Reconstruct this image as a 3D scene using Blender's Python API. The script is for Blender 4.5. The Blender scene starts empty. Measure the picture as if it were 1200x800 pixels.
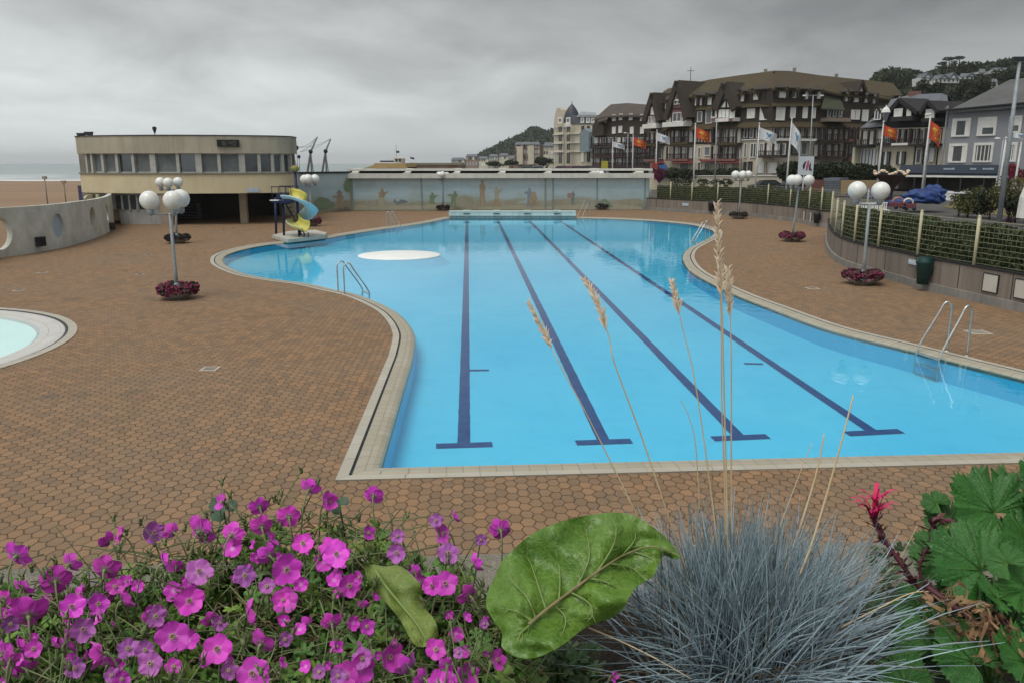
import bpy, math, random
from math import sin, cos, pi, radians, atan2, sqrt, hypot
from mathutils import Vector, Matrix, noise
from mathutils.geometry import tessellate_polygon
random.seed(11)
R = random.random
def U(a, b): return a + (b - a) * R()
SC = bpy.context.scene
COL = SC.collection
V = Vector
# ------------------------------------------------------------------ camera and ray helpers
FPX, PIT, H = 940.0, radians(12.5), 4.5
CAM = V((0, 0, H))
FW = V((0, cos(PIT), -sin(PIT))); UPV = V((0, sin(PIT), cos(PIT)))
cd = bpy.data.cameras.new('camera'); cam = bpy.data.objects.new('camera', cd); COL.objects.link(cam)
cam.location = CAM; cam.rotation_euler = (pi / 2 - PIT, 0, 0)
cd.sensor_width = 36; cd.lens = FPX / 1200 * 36; cd.clip_start = 0.02; cd.clip_end = 20000
SC.camera = cam
def ray(px, py): return V(((px - 600) / FPX, 0, 0)) + FW + UPV * ((400 - py) / FPX)
def G(px, py, z=0.0):
    d = ray(px, py); t = (z - H) / d.z
    return CAM + d * t
def AT(px, py, Y):
    d = ray(px, py); return CAM + d * (Y / d.y)
def XA(px, py, Y): return AT(px, py, Y).x
# ------------------------------------------------------------------ materials
MATS = {}
class NT:
    def __init__(s, m):
        s.t = m.node_tree; s.n = s.t.nodes; s.l = s.t.links
    def add(s, typ, **kw):
        n = s.n.new(typ)
        for k, v in kw.items():
            if k.startswith('i_'):
                key = k[2:]
                n.inputs[int(key) if key.isdigit() else key.replace('_', ' ')].default_value = v
            else: setattr(n, k, v)
        return n
    def link(s, a, b): s.l.new(a, b)
    def math(s, op, a, b=None, c=None, clamp=False):
        n = s.n.new('ShaderNodeMath'); n.operation = op; n.use_clamp = clamp
        for i, v in enumerate((a, b, c)):
            if v is None: continue
            if isinstance(v, (int, float)): n.inputs[i].default_value = v
            else: s.l.new(v, n.inputs[i])
        return n.outputs[0]
    def vmath(s, op, a, b=None):
        n = s.n.new('ShaderNodeVectorMath'); n.operation = op
        for i, v in enumerate((a, b)):
            if v is None: continue
            if isinstance(v, (tuple, list)): n.inputs[i].default_value = v
            elif isinstance(v, (int, float)): n.inputs[i].default_value = (v, v, v)
            else: s.l.new(v, n.inputs[i])
        return n.outputs['Value'] if op in ('DOT_PRODUCT', 'LENGTH') else n.outputs[0]
    def mix(s, f, a, b, blend='MIX'):
        n = s.n.new('ShaderNodeMix'); n.data_type = 'RGBA'; n.blend_type = blend
        for i, v in ((0, f), (6, a), (7, b)):
            if isinstance(v, (int, float)): n.inputs[i].default_value = v
            elif isinstance(v, (tuple, list)): n.inputs[i].default_value = (*v[:3], 1)
            else: s.l.new(v, n.inputs[i])
        return n.outputs[2]
    def noise(s, vec, scale, detail=4, rough=0.55, dist=0.0):
        n = s.add('ShaderNodeTexNoise'); n.inputs['Scale'].default_value = scale
        n.inputs['Detail'].default_value = detail; n.inputs['Roughness'].default_value = rough; n.inputs['Distortion'].default_value = dist
        if vec is not None: s.l.new(vec, n.inputs['Vector'])
        return n.outputs['Fac']
    def ramp(s, f, a, b, ca=(0, 0, 0), cb=(1, 1, 1)):
        n = s.add('ShaderNodeValToRGB'); e = n.color_ramp.elements
        e[0].position = a; e[1].position = b; e[0].color = (*ca, 1); e[1].color = (*cb, 1)
        s.l.new(f, n.inputs[0]); return n.outputs[0]
    def scaled(s, vec, sc):
        n = s.add('ShaderNodeMapping'); n.inputs['Scale'].default_value = sc; s.l.new(vec, n.inputs['Vector']); return n.outputs[0]
def newmat(name):
    m = bpy.data.materials.new(name); m.use_nodes = True; MATS[name] = m
    t = NT(m); b = t.n['Principled BSDF']; return m, t, b
def coords(t, kind='Object'): return t.add('ShaderNodeTexCoord').outputs[kind]
def mat(name, c, c2=None, scale=3.0, rough=0.7, metal=0.0, bump=0.0, bscale=None, spec=0.3, rand=0.0, streak=0.0, emis=None, sub=0.0, dirt=None, stretch=(1, 1, 1), world=False):
    if name in MATS: return MATS[name]
    m, t, b = newmat(name)
    b.inputs['Roughness'].default_value = rough; b.inputs['Metallic'].default_value = metal
    b.inputs['Specular IOR Level'].default_value = spec
    tc = t.add('ShaderNodeNewGeometry').outputs['Position'] if world else coords(t)
    tc = t.scaled(tc, stretch)
    c2 = c2 or tuple(x * 0.72 for x in c)
    f = t.ramp(t.noise(tc, scale, 6, 0.6), 0.32, 0.7)
    col = t.mix(f, c, c2)
    if rand:
        g = t.add('ShaderNodeNewGeometry').outputs['Random Per Island']
        hs = t.add('ShaderNodeHueSaturation'); t.link(col, hs.inputs['Color'])
        t.link(t.math('MULTIPLY_ADD', g, rand * 2, 1 - rand), hs.inputs['Value'])
        t.link(t.math('MULTIPLY_ADD', t.math('FRACT', t.math('MULTIPLY', g, 17.3)), rand * 0.09, 0.5 - rand * 0.045), hs.inputs['Hue'])
        col = hs.outputs[0]
    if streak:
        s2 = t.scaled(tc, (1.6, 1.6, 0.12)); ff = t.ramp(t.noise(s2, 2.2, 6, 0.7), 0.48, 0.75)
        col = t.mix(t.math('MULTIPLY', ff, streak), col, dirt or (0.05, 0.045, 0.035))
    t.link(col, b.inputs['Base Color'])
    if bump:
        bp = t.add('ShaderNodeBump'); bp.inputs['Strength'].default_value = bump; bp.inputs['Distance'].default_value = 0.02
        t.link(t.noise(tc, bscale or scale * 6, 5), bp.inputs['Height']); t.link(bp.outputs[0], b.inputs['Normal'])
    if emis: b.inputs['Emission Color'].default_value = (*c, 1); b.inputs['Emission Strength'].default_value = emis
    if sub: b.inputs['Subsurface Weight'].default_value = sub; b.inputs['Subsurface Radius'].default_value = (0.004, 0.004, 0.004)
    return m
# ------------------------------------------------------------------ mesh builder
ORG = {}
def clean(o, name): o.name = name
class MB:
    def __init__(s): s.v = []; s.f = []; s.m = []; s.uv = None; s.sm = []
    def add(s, vs, fs, mi=0, smooth=False):
        n = len(s.v); s.v += [tuple(v) for v in vs]
        for f in fs: s.f.append(tuple(i + n for i in f)); s.m.append(mi); s.sm.append(smooth)
    def box(s, x0, y0, z0, x1, y1, z1, mi=0, M=None):
        vs = [V((x, y, z)) for z in (z0, z1) for y in (y0, y1) for x in (x0, x1)]
        if M is not None: vs = [M @ v for v in vs]
        s.hexa([vs[0], vs[1], vs[3], vs[2], vs[4], vs[5], vs[7], vs[6]], mi)
    def hexa(s, p, mi=0):
        s.add(p, [(3, 2, 1, 0), (4, 5, 6, 7), (0, 1, 5, 4), (1, 2, 6, 5), (2, 3, 7, 6), (3, 0, 4, 7)], mi)
    def prism(s, pts, off, mi=0, cap=True):
        """planar polygon pts extruded by vector off"""
        n = len(pts); a = [V(p) for p in pts]; b = [p + off for p in a]
        tris = tessellate_polygon([a])
        fs = [tuple(t) for t in tris] + [tuple(reversed([i + n for i in t])) for t in tris]
        fs += [(i, (i + 1) % n, (i + 1) % n + n, i + n) for i in range(n)]
        s.add(a + b, fs, mi)
    def tube(s, pts, r, seg=8, mi=0, smooth=True, cap=True):
        pts = [V(p) for p in pts]; n = len(pts)
        rs = r if isinstance(r, (list, tuple)) else [r] * n
        vs = []; fs = []; ref = None
        for i, p in enumerate(pts):
            d = (pts[min(i + 1, n - 1)] - pts[max(i - 1, 0)])
            d = d.normalized() if d.length > 1e-9 else V((0, 0, 1))
            if ref is None: ref = V((1, 0, 0)) if abs(d.x) < 0.9 else V((0, 1, 0))
            a = (ref - d * ref.dot(d)); a = a.normalized() if a.length > 1e-6 else d.orthogonal().normalized()
            b = d.cross(a); ref = a
            for k in range(seg):
                t = 2 * pi * k / seg; vs.append(p + (a * cos(t) + b * sin(t)) * rs[i])
        for i in range(n - 1):
            for k in range(seg):
                k2 = (k + 1) % seg
                fs.append((i * seg + k, i * seg + k2, (i + 1) * seg + k2, (i + 1) * seg + k))
        if cap and seg > 2:
            fs.append(tuple(reversed(range(seg)))); fs.append(tuple((n - 1) * seg + k for k in range(seg)))
        s.add(vs, fs, mi, smooth)
    def lathe(s, c, prof, seg=16, mi=0, smooth=True, ax=None):
        c = V(c); vs = []; fs = []
        for r, z in prof:
            for k in range(seg):
                t = 2 * pi * k / seg
                p = V((r * cos(t), r * sin(t), z)); vs.append(c + (ax @ p if ax is not None else p))
        for i in range(len(prof) - 1):
            for k in range(seg):
                k2 = (k + 1) % seg; fs.append((i * seg + k, i * seg + k2, (i + 1) * seg + k2, (i + 1) * seg + k))
        s.add(vs, fs, mi, smooth)
    def ball(s, c, r, seg=16, rings=10, mi=0, sc=(1, 1, 1)):
        c = V(c)
        prof = [(max(1e-4, r * sin(pi * i / rings)), -r * cos(pi * i / rings)) for i in range(rings + 1)]
        n0 = len(s.v); s.lathe((0, 0, 0), prof, seg, mi)
        for i in range(n0, len(s.v)):
            v = s.v[i]; s.v[i] = (c.x + v[0] * sc[0], c.y + v[1] * sc[1], c.z + v[2] * sc[2])
    def strip(s, A, B, mi=0, close=False, smooth=False):
        n = len(A); m = n if close else n - 1
        s.add(list(A) + list(B), [(i, (i + 1) % n, (i + 1) % n + n, i + n) for i in range(m)], mi, smooth)
    def build(s, name, mats, parent=None, kind=None, org=None):
        if not isinstance(mats, (list, tuple)): mats = [mats]
        if org is None:
            if parent is not None: org = ORG[parent.name]
            elif s.v:
                xs = [v[0] for v in s.v]; ys = [v[1] for v in s.v]; zs = [v[2] for v in s.v]
                org = V(((min(xs) + max(xs)) / 2, (min(ys) + max(ys)) / 2, min(zs)))
            else: org = V((0, 0, 0))
        org = V(org)
        me = bpy.data.meshes.new(name)
        me.from_pydata([(v[0] - org.x, v[1] - org.y, v[2] - org.z) for v in s.v], [], s.f)
        for mm in mats: me.materials.append(mm)
        me.polygons.foreach_set('material_index', s.m); me.polygons.foreach_set('use_smooth', s.sm)
        if s.uv is not None:
            uvl = me.uv_layers.new(name='UVMap'); fl = []
            for p in me.polygons:
                for vi in p.vertices: fl += [s.uv[vi][0], s.uv[vi][1]]
            uvl.data.foreach_set('uv', fl)
        me.update()
        o = bpy.data.objects.new(name, me); COL.objects.link(o)
        if parent is not None: o.parent = parent
        else: o.location = org
        ORG[o.name] = org
        if kind: o['kind'] = kind
        return o
def tag(o, label=None, cat=None, group=None, kind=None):
    if label: o['label'] = label
    if cat: o['category'] = cat
    if group: o['group'] = group
    if kind: o['kind'] = kind
    return o
def empty(name, loc, label, cat, group=None):
    o = bpy.data.objects.new(name, None); COL.objects.link(o); o.location = loc; o.empty_display_size = 0.2
    ORG[o.name] = V(loc); return tag(o, label, cat, group)
def dup(root, loc, rotz=0.0, label=None, scale=None, group=None):
    r = root.copy(); COL.objects.link(r); r.location = loc; r.rotation_euler = (0, 0, rotz)
    if scale: r.scale = (scale,) * 3
    if label: r['label'] = label
    if group: r['group'] = group
    def kids(a, b):
        for ch in list(a.children):
            c = ch.copy(); COL.objects.link(c); c.parent = b; kids(ch, c)
    kids(root, r); return r
def catmull(P, n=8, closed=False):
    out = []; m = len(P)
    rng = range(m if closed else m - 1)
    for i in rng:
        g = (lambda k: P[k % m]) if closed else (lambda k: P[max(0, min(m - 1, k))])
        p0, p1, p2, p3 = g(i - 1), g(i), g(i + 1), g(i + 2)
        for j in range(n):
            t = j / n
            out.append(0.5 * ((2 * p1) + (p2 - p0) * t + (2 * p0 - 5 * p1 + 4 * p2 - p3) * t * t + (3 * p1 - p0 - 3 * p2 + p3) * t ** 3))
    if not closed: out.append(P[-1].copy())
    return out
def leafcloud(mb, blobs, n, size, mi=0, flat=0.0):
    """n small leaf-sized faces spread through the volume of the blobs (centre, radii)"""
    w = [b[1][0] * b[1][1] * b[1][2] for b in blobs]; tot = sum(w)
    for (c, r), wi in zip(blobs, w):
        k = max(6, int(n * wi / tot)); c = V(c)
        for _ in range(k):
            d = V((random.gauss(0, 1), random.gauss(0, 1), random.gauss(0, 1))).normalized()
            q = U(0.35, 1.0) ** 0.5
            p = c + V((d.x * r[0], d.y * r[1], d.z * r[2])) * q
            a = V((random.gauss(0, 1), random.gauss(0, 1), random.gauss(0, 1) * (1 - flat))).normalized()
            b = a.orthogonal().normalized(); b = (Matrix.Rotation(U(0, 6.28), 3, a) @ b)
            e = a.cross(b); s1 = size * U(0.6, 1.3)
            mb.add([p - b * s1 * .5, p + e * s1 * .35, p + b * s1 * .6, p - e * s1 * .35], [(0, 1, 2, 3)], mi)
# ------------------------------------------------------------------ facade frame (a vertical plane between two plan points)
class Fac:
    def __init__(s, p0, p1):
        s.p = V((p0[0], p0[1], 0)); q = V((p1[0], p1[1], 0)); s.u = (q - s.p).normalized(); s.L = (q - s.p).length
        s.n = V((s.u.y, -s.u.x, 0))
        if s.n.dot(V((0, 0, 0)) - s.p) < 0: s.n = -s.n
    def hit(s, px, py, d=0.0):
        r = ray(px, py); o = s.p + s.n * d
        t = (o - CAM).dot(s.n) / r.dot(s.n); return CAM + r * t
    def uz(s, px, py, d=0.0):
        q = s.hit(px, py, d); return (q - s.p).dot(s.u), q.z
    def W(s, u, z, d=0.0):
        q = s.p + s.u * u + s.n * d; return V((q.x, q.y, z))
    def bx(s, mb, u0, z0, u1, z1, d0, d1, mi=0):
        if u0 > u1: u0, u1 = u1, u0
        if z0 > z1: z0, z1 = z1, z0
        mb.hexa([s.W(u0, z0, d1), s.W(u1, z0, d1), s.W(u1, z0, d0), s.W(u0, z0, d0), s.W(u0, z1, d1), s.W(u1, z1, d1), s.W(u1, z1, d0), s.W(u0, z1, d0)], mi)
    def rc(s, a, b, c, e):
        mx, my = (a + c) / 2, (b + e) / 2
        return s.uz(a, my)[0], s.uz(mx, e)[1], s.uz(c, my)[0], s.uz(mx, b)[1]
    def rect(s, mb, a, b, c, e, d0, d1, mi=0):
        u0, z0, u1, z1 = s.rc(a, b, c, e); s.bx(mb, u0, z0, u1, z1, d0, d1, mi)
    def poly(s, mb, pts, d0, d1, mi=0):
        P = [s.hit(x, y) + s.n * d1 for x, y in pts]; mb.prism(P, s.n * (d0 - d1), mi)
    def bar(s, mb, a, b, c, e, w, d0, d1, mi=0):
        """beam from pixel (a,b) to (c,e), w metres wide"""
        A = s.hit(a, b); B = s.hit(c, e); t = (B - A).normalized(); q = t.cross(s.n) * (w / 2)
        mb.prism([A - q + s.n * d1, A + q + s.n * d1, B + q + s.n * d1, B - q + s.n * d1], s.n * (d0 - d1), mi)
# ------------------------------------------------------------------ world, sun, view
SUN_EL, SUN_AZ = radians(66), radians(-140)      # azimuth measured from +Y towards +X
w = bpy.data.worlds.new('World'); SC.world = w; w.use_nodes = True
t = NT(w); bg = t.n['Background']
sky = t.add('ShaderNodeTexSky'); sky.sky_type = 'NISHITA'; sky.sun_disc = False; sky.sun_elevation = SUN_EL; sky.sun_rotation = SUN_AZ
sky.air_density = 1.0; sky.dust_density = 3.0
tc = t.add('ShaderNodeTexCoord').outputs['Generated']
sep = t.add('ShaderNodeSeparateXYZ'); t.link(tc, sep.inputs[0]); zz = sep.outputs[2]; xx = sep.outputs[0]
# cloud layer: direction projected on to a high plane so that the clouds flatten towards the horizon
den = t.math('ADD', t.math('MAXIMUM', zz, 0.0), 0.26)
cx = t.math('DIVIDE', xx, den); cy = t.math('DIVIDE', sep.outputs[1], den)
cv = t.add('ShaderNodeCombineXYZ'); t.link(cx, cv.inputs[0]); t.link(cy, cv.inputs[1])
cvs = t.scaled(cv.outputs[0], (1.7, 1.5, 1))
n1 = t.noise(cvs, 1.0, 8, 0.55, 0.35)
base = t.add('ShaderNodeValToRGB'); e = base.color_ramp.elements
cl = [(0.0, (0.62, 0.66, 0.665)), (0.035, (0.61, 0.645, 0.65)), (0.10, (0.56, 0.585, 0.59)), (0.19, (0.42, 0.435, 0.44)), (0.36, (0.42, 0.43, 0.435)), (0.7, (0.85, 0.87, 0.89))]
e[0].position = cl[0][0]; e[0].color = (*cl[0][1], 1); e[1].position = cl[-1][0]; e[1].color = (*cl[-1][1], 1)
for p_, c_ in cl[1:-1]:
    q_ = e.new(p_); q_.color = (*c_, 1)
t.link(zz, base.inputs[0])
cf = t.math('MULTIPLY_ADD', t.ramp(n1, 0.34, 0.66), -0.46, 1.22)
lr = t.math('MULTIPLY_ADD', xx, -0.80, 0.95)
lr = t.math('MINIMUM', t.math('MAXIMUM', lr, 0.60), 1.3)
fade = t.math('MULTIPLY', t.math('SUBTRACT', cf, 1.0), t.math('MINIMUM', t.math('MULTIPLY', t.math('MAXIMUM', zz, 0), 12), 1.0))
bk_ = t.math('MULTIPLY_ADD', t.math('MAXIMUM', t.math('MULTIPLY', sep.outputs[1], -1.0), 0.0), 0.75, 1.0)
mul = t.math('MULTIPLY', t.math('MULTIPLY', t.math('ADD', fade, 1.0), lr), bk_)
mv = t.add('ShaderNodeCombineXYZ')
for i in range(3): t.link(mul, mv.inputs[i])
cloud = t.mix(1.0, base.outputs[0], mv.outputs[0], 'MULTIPLY')
bg2 = t.add('ShaderNodeBackground'); t.link(cloud, bg2.inputs[0]); bg2.inputs[1].default_value = 1.0
t.link(sky.outputs[0], bg.inputs[0]); bg.inputs[1].default_value = 0.06
mx = t.add('ShaderNodeMixShader'); mx.inputs[0].default_value = 0.95
t.link(bg.outputs[0], mx.inputs[1]); t.link(bg2.outputs[0], mx.inputs[2]); t.link(mx.outputs[0], t.n['World Output'].inputs[0])
sd = bpy.data.lights.new('sun', 'SUN'); sd.energy = 1.7; sd.angle = radians(26); sd.color = (1.0, 0.95, 0.88)
so = bpy.data.objects.new('sun', sd); COL.objects.link(so)
sdir = V((sin(SUN_AZ) * cos(SUN_EL), cos(SUN_AZ) * cos(SUN_EL), sin(SUN_EL)))
so.rotation_euler = (-sdir).to_track_quat('-Z', 'Y').to_euler(); so.location = (0, 0, 60)
SC.view_settings.view_transform = 'Standard'; SC.view_settings.look = 'None'; SC.view_settings.gamma = 1; SC.view_settings.use_curve_mapping = False
SC.view_settings.exposure = 0.0
cy_ = SC.cycles; cy_.use_denoising = True
try: cy_.denoiser = 'OPENIMAGEDENOISE'
except Exception: pass
cy_.max_bounces = 6; cy_.diffuse_bounces = 3; cy_.glossy_bounces = 3; cy_.transmission_bounces = 3; cy_.transparent_max_bounces = 16
cy_.volume_bounces = 0; cy_.sample_clamp_indirect = 4; cy_.use_adaptive_sampling = True; cy_.adaptive_threshold = 0.02
# ------------------------------------------------------------------ shared materials
M_conc = mat('concrete', (0.30, 0.28, 0.24), (0.19, 0.175, 0.15), 1.2, 0.85, bump=0.3, streak=0.45)
M_concl = mat('pale_concrete', (0.46, 0.45, 0.40), (0.34, 0.33, 0.28), 1.5, 0.8, bump=0.2, streak=0.3)
M_steel = mat('steel', (0.55, 0.56, 0.54), None, 8, 0.32, 0.85)
M_white = mat('white_paint', (0.72, 0.73, 0.71), (0.6, 0.6, 0.57), 4, 0.5)
M_globe = mat('opal_globe', (0.74, 0.75, 0.72), (0.56, 0.56, 0.51), 2.3, 0.3, spec=0.5, sub=0.1)
M_grey = mat('grey_pole', (0.30, 0.33, 0.35), (0.22, 0.24, 0.25), 5, 0.5, 0.2)
M_dark = mat('dark_iron', (0.03, 0.032, 0.035), None, 6, 0.6)
M_glass = mat('window_glass', (0.05, 0.065, 0.075), (0.02, 0.03, 0.035), 0.8, 0.08, spec=0.9)
M_blue = mat('blue_paint', (0.012, 0.024, 0.075), None, 4, 0.45)
# pavers: interlocking hexagon-like stones
PA = atan2(-52.0, FPX / cos(PIT) * 1.0)      # direction of the pool's long axis
def paver_mat():
    m, t, b = newmat('pavers')
    pos = t.add('ShaderNodeNewGeometry').outputs['Position']
    mp = t.add('ShaderNodeMapping'); mp.inputs['Rotation'].default_value = (0, 0, PA + pi / 2); t.link(pos, mp.inputs['Vector'])
    wz = t.noise(mp.outputs[0], 0.35, 2); wb = t.add('ShaderNodeTexNoise', i_Scale=7.0); t.link(mp.outputs[0], wb.inputs['Vector']); cxyz = t.vmath('ADD', mp.outputs[0], t.vmath('MULTIPLY', wb.outputs['Color'], (0.075, 0.075, 0)))
    p = t.vmath('MULTIPLY', cxyz, (1 / 0.235, 1 / 0.176, 0))
    s = (1, 1.732, 1); hs = (0.5, 0.866, 0.5)
    def cell(off):
        q = t.vmath('SUBTRACT', p, off) if off else p
        d = t.vmath('DIVIDE', q, s); fr = t.vmath('FRACTION', d); return t.vmath('SUBTRACT', t.vmath('MULTIPLY', fr, s), hs)
    a = cell(None); c = cell(hs)
    flat = (1, 1, 0); a = t.vmath('MULTIPLY', a, flat); c = t.vmath('MULTIPLY', c, flat)
    sel = t.math('LESS_THAN', t.vmath('DOT_PRODUCT', a, a), t.vmath('DOT_PRODUCT', c, c))
    mn = t.add('ShaderNodeMix', data_type='VECTOR'); t.link(sel, mn.inputs[0]); t.link(c, mn.inputs[4]); t.link(a, mn.inputs[5]); g = mn.outputs[1]
    ab = t.vmath('ABSOLUTE', g); sp = t.add('ShaderNodeSeparateXYZ'); t.link(ab, sp.inputs[0])
    ed = t.math('MAXIMUM', sp.outputs[0], t.vmath('DOT_PRODUCT', ab, (0.5, 0.866, 0)))
    cid = t.vmath('SUBTRACT', p, g); wn = t.add('ShaderNodeTexWhiteNoise'); sn = t.add('ShaderNodeVectorMath', operation='SNAP'); t.link(t.vmath('ADD', cid, (0.07, 0.07, 0)), sn.inputs[0]); sn.inputs[1].default_value = (0.25, 0.25, 0.25)
    t.link(sn.outputs[0], wn.inputs['Vector'])
    joint = t.ramp(t.math('MULTIPLY_ADD', t.noise(pos, 13, 3), 0.07, t.math('ADD', ed, -0.035)), 0.440, 0.480)
    big = t.ramp(t.noise(pos, 0.22, 7, 0.7), 0.40, 0.62)
    mid = t.ramp(t.noise(pos, 2.1, 4, 0.6), 0.35, 0.7)
    c1 = t.mix(wn.outputs[0], (0.325, 0.188, 0.094), (0.185, 0.120, 0.069))
    c1 = t.mix(t.math('MULTIPLY', big, 0.45), c1, (0.215, 0.165, 0.115))
    c1 = t.mix(t.math('MULTIPLY', mid, 0.35), c1, (0.19, 0.125, 0.08))
    stains = t.ramp(t.noise(pos, 0.55, 3, 0.5, 1.5), 0.60, 0.72)
    c1 = t.mix(t.math('MULTIPLY', stains, 0.5), c1, (0.10, 0.095, 0.07))
    c1 = t.mix(t.math('MULTIPLY', t.noise(pos, 60, 3), 0.35), c1, (0.13, 0.10, 0.075))
    col = t.mix(t.math('MULTIPLY', joint, 0.76), c1, (0.045, 0.036, 0.026))
    t.link(col, b.inputs['Base Color'])
    b.inputs['Specular IOR Level'].default_value = 0.12; b.inputs['Roughness'].default_value = 0.8
    bp = t.add('ShaderNodeBump'); bp.inputs['Strength'].default_value = 0.7; bp.inputs['Distance'].default_value = 0.012
    hgt = t.math('ADD', t.math('MULTIPLY', joint, -1.0), t.math('MULTIPLY', t.noise(pos, 45, 4), 0.5)); t.link(hgt, bp.inputs['Height']); t.link(bp.outputs[0], b.inputs['Normal'])
    return m
M_pav = paver_mat()
# ------------------------------------------------------------------ pool outline
def PX(l): return [G(x, y, -0.02) for x, y in l]
near = PX([(446.7, 546), (700, 539), (1200, 527.5), (1475, 521)])
near = [near[0] + (near[-1] - near[0]) * (i / 24) for i in range(25)]
right = catmull(PX([(1475, 521), (1350, 484), (1200, 444), (1120, 424), (1060, 408.5), (970, 386), (900, 360.5), (860, 345), (825, 328), (808, 317), (801, 308), (799.5, 300), (805, 292), (818, 284.8), (830, 279), (836, 273.5), (833, 269.5), (822, 266), (805, 262.5), (775, 259.5), (745, 257.5), (710, 256), (672, 255.3)]), 5)
far = PX([(672, 255.3), (528, 255.3)])
left = catmull(PX([(528, 255.3), (518, 257.2), (505, 260), (480, 264), (440, 269.5), (405, 275), (380, 279.5), (345, 283.5), (319, 286), (297, 289.5), (277, 294.5), (266, 299), (262, 304), (266, 311), (290, 321), (325, 327.5), (360, 332), (394.5, 339.5), (420, 345), (444, 354), (465, 365), (478, 377), (485, 388.5), (487, 398), (484.5, 418)]), 5)
straight = [left[-1] + (near[0] - left[-1]) * (i / 12) for i in range(1, 12)]
OUT = near[:-1] + right[:-1] + far[:1] + left + straight
for p in OUT: p.z = 0
def offset(P, d):
    n = len(P); res = []
    area = sum(P[i].x * P[(i + 1) % n].y - P[(i + 1) % n].x * P[i].y for i in range(n))
    sg = 1 if area > 0 else -1
    for i in range(n):
        a, b, c = P[i - 1], P[i], P[(i + 1) % n]
        t1 = (b - a); t2 = (c - b)
        t1 = t1.normalized() if t1.length > 1e-6 else t2.normalized(); t2 = t2.normalized() if t2.length > 1e-6 else t1
        n1 = V((t1.y, -t1.x, 0)) * sg; n2 = V((t2.y, -t2.x, 0)) * sg
        m = (n1 + n2); m = m.normalized() if m.length > 1e-6 else n1
        k = 1 / max(0.5, m.dot(n1)); res.append(b + m * d * k)
    return res
OP = [p for i, p in enumerate(OUT) if (p - OUT[i - 1]).length > 1e-3]
arc = [0]
for i in range(1, len(OP)): arc.append(arc[-1] + (OP[i] - OP[i - 1]).length)
def lay(P, z): return [V((p.x, p.y, z)) for p in P]
def flz(y): return -0.62 + (y - 11.0) * (0.36 / 57.0)
def floorhit(px, py):
    d = ray(px, py); k = 0.36 / 57.0
    t_ = (-1.1 - 11 * k - H) / (d.z - k * d.y) if False else ((-0.62 - 11.0 * k) - H) / (d.z - k * d.y)
    return CAM + d * t_
def ringmat(name, c, c2, bw, bh):
    m, t, b = newmat(name); uv = t.add('ShaderNodeUVMap').outputs[0]
    br = t.add('ShaderNodeTexBrick'); br.offset = 0; br.inputs['Scale'].default_value = 1; br.inputs['Brick Width'].default_value = bw; br.inputs['Row Height'].default_value = bh
    br.inputs['Mortar Size'].default_value = 0.006; br.inputs['Color1'].default_value = (*c, 1); br.inputs['Color2'].default_value = (*[x * 0.88 for x in c], 1)
    br.inputs['Mortar'].default_value = (*[x * 0.45 for x in c], 1); t.link(uv, br.inputs['Vector'])
    pos = t.add('ShaderNodeNewGeometry').outputs['Position']
    col = t.mix(t.math('MULTIPLY', t.ramp(t.noise(pos, 1.3, 6, 0.65), 0.35, 0.72), 0.7), br.outputs[0], c2)
    t.link(col, b.inputs['Base Color']); b.inputs['Roughness'].default_value = 0.7; b.inputs['Specular IOR Level'].default_value = 0.2
    return m
def ring(name, P, arc, prof, mats, parent=None, kind=None):
    """prof: list of (offset, z, material index of the strip that starts here)"""
    mb = MB(); mb.uv = []
    rows = []
    for d, z, mi in prof:
        rows.append(lay(offset(P, d) if abs(d) > 1e-6 else P, z))
    for (d, z, mi), (d2, z2, _), A, B in zip(prof, prof[1:], rows, rows[1:]):
        A2 = A + [A[0]]; B2 = B + [B[0]]; ar = arc + [arc[-1] + (P[0] - P[-1]).length]
        mb.strip(A2, B2, mi); mb.uv += [(a, d) for a in ar] + [(a, d2) for a in ar]
    return mb.build(name, mats, parent, kind)
M_cop = ringmat('coping_stone', (0.36, 0.335, 0.265), (0.28, 0.25, 0.185), 0.25, 0.22)
M_cop2 = ringmat('coping_edge', (0.40, 0.38, 0.315), (0.32, 0.295, 0.235), 0.5, 0.6)
ring('pool_coping', OP, arc, [(0.60, -0.03, 1), (0.60, 0.02, 1), (0.43, 0.02, 2), (0.405, 0.0, 2), (0.38, 0.018, 0), (0.12, 0.0, 0), (0.0, -0.055, 0), (0.0, -0.12, 0)], [M_cop, M_cop2, M_dark], kind='structure')
for pg_ in bpy.data.objects['pool_coping'].data.polygons:
    if pg_.material_index == 2 and (pg_.index % len(OP)) < 24: pg_.material_index = 0
# pool shell
def shellmat(name, c, c2):
    m, t, b = newmat(name); pos = t.add('ShaderNodeNewGeometry').outputs['Position']
    f = t.ramp(t.noise(pos, 0.25, 5, 0.6, 0.8), 0.35, 0.68); col = t.mix(f, c, c2)
    f2 = t.ramp(t.noise(pos, 1.7, 5, 0.7), 0.5, 0.8); col = t.mix(t.math('MULTIPLY', f2, 0.4), col, tuple(x * 0.75 for x in c))
    t.link(col, b.inputs['Base Color']); b.inputs['Roughness'].default_value = 0.8; b.inputs['Specular IOR Level'].default_value = 0.0
    return m
M_shell = shellmat('pool_paint', (0.112, 0.555, 0.76), (0.152, 0.60, 0.77))
M_line = mat('lane_paint', (0.012, 0.05, 0.17), (0.03, 0.09, 0.22), 2.5, 0.8, spec=0)
mb = MB(); tri = tessellate_polygon([OP]); mb.add([V((p.x, p.y, flz(p.y))) for p in OP], [tuple(f) for f in tri]); mb.build('pool_floor', M_shell, kind='structure')
mb = MB(); mb.strip(lay(OP, -0.11) + [V((OP[0].x, OP[0].y, -0.11))], [V((p.x, p.y, flz(p.y) - 0.01)) for p in OP + OP[:1]]); mb.build('pool_side_walls', M_shell, kind='structure')
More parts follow.
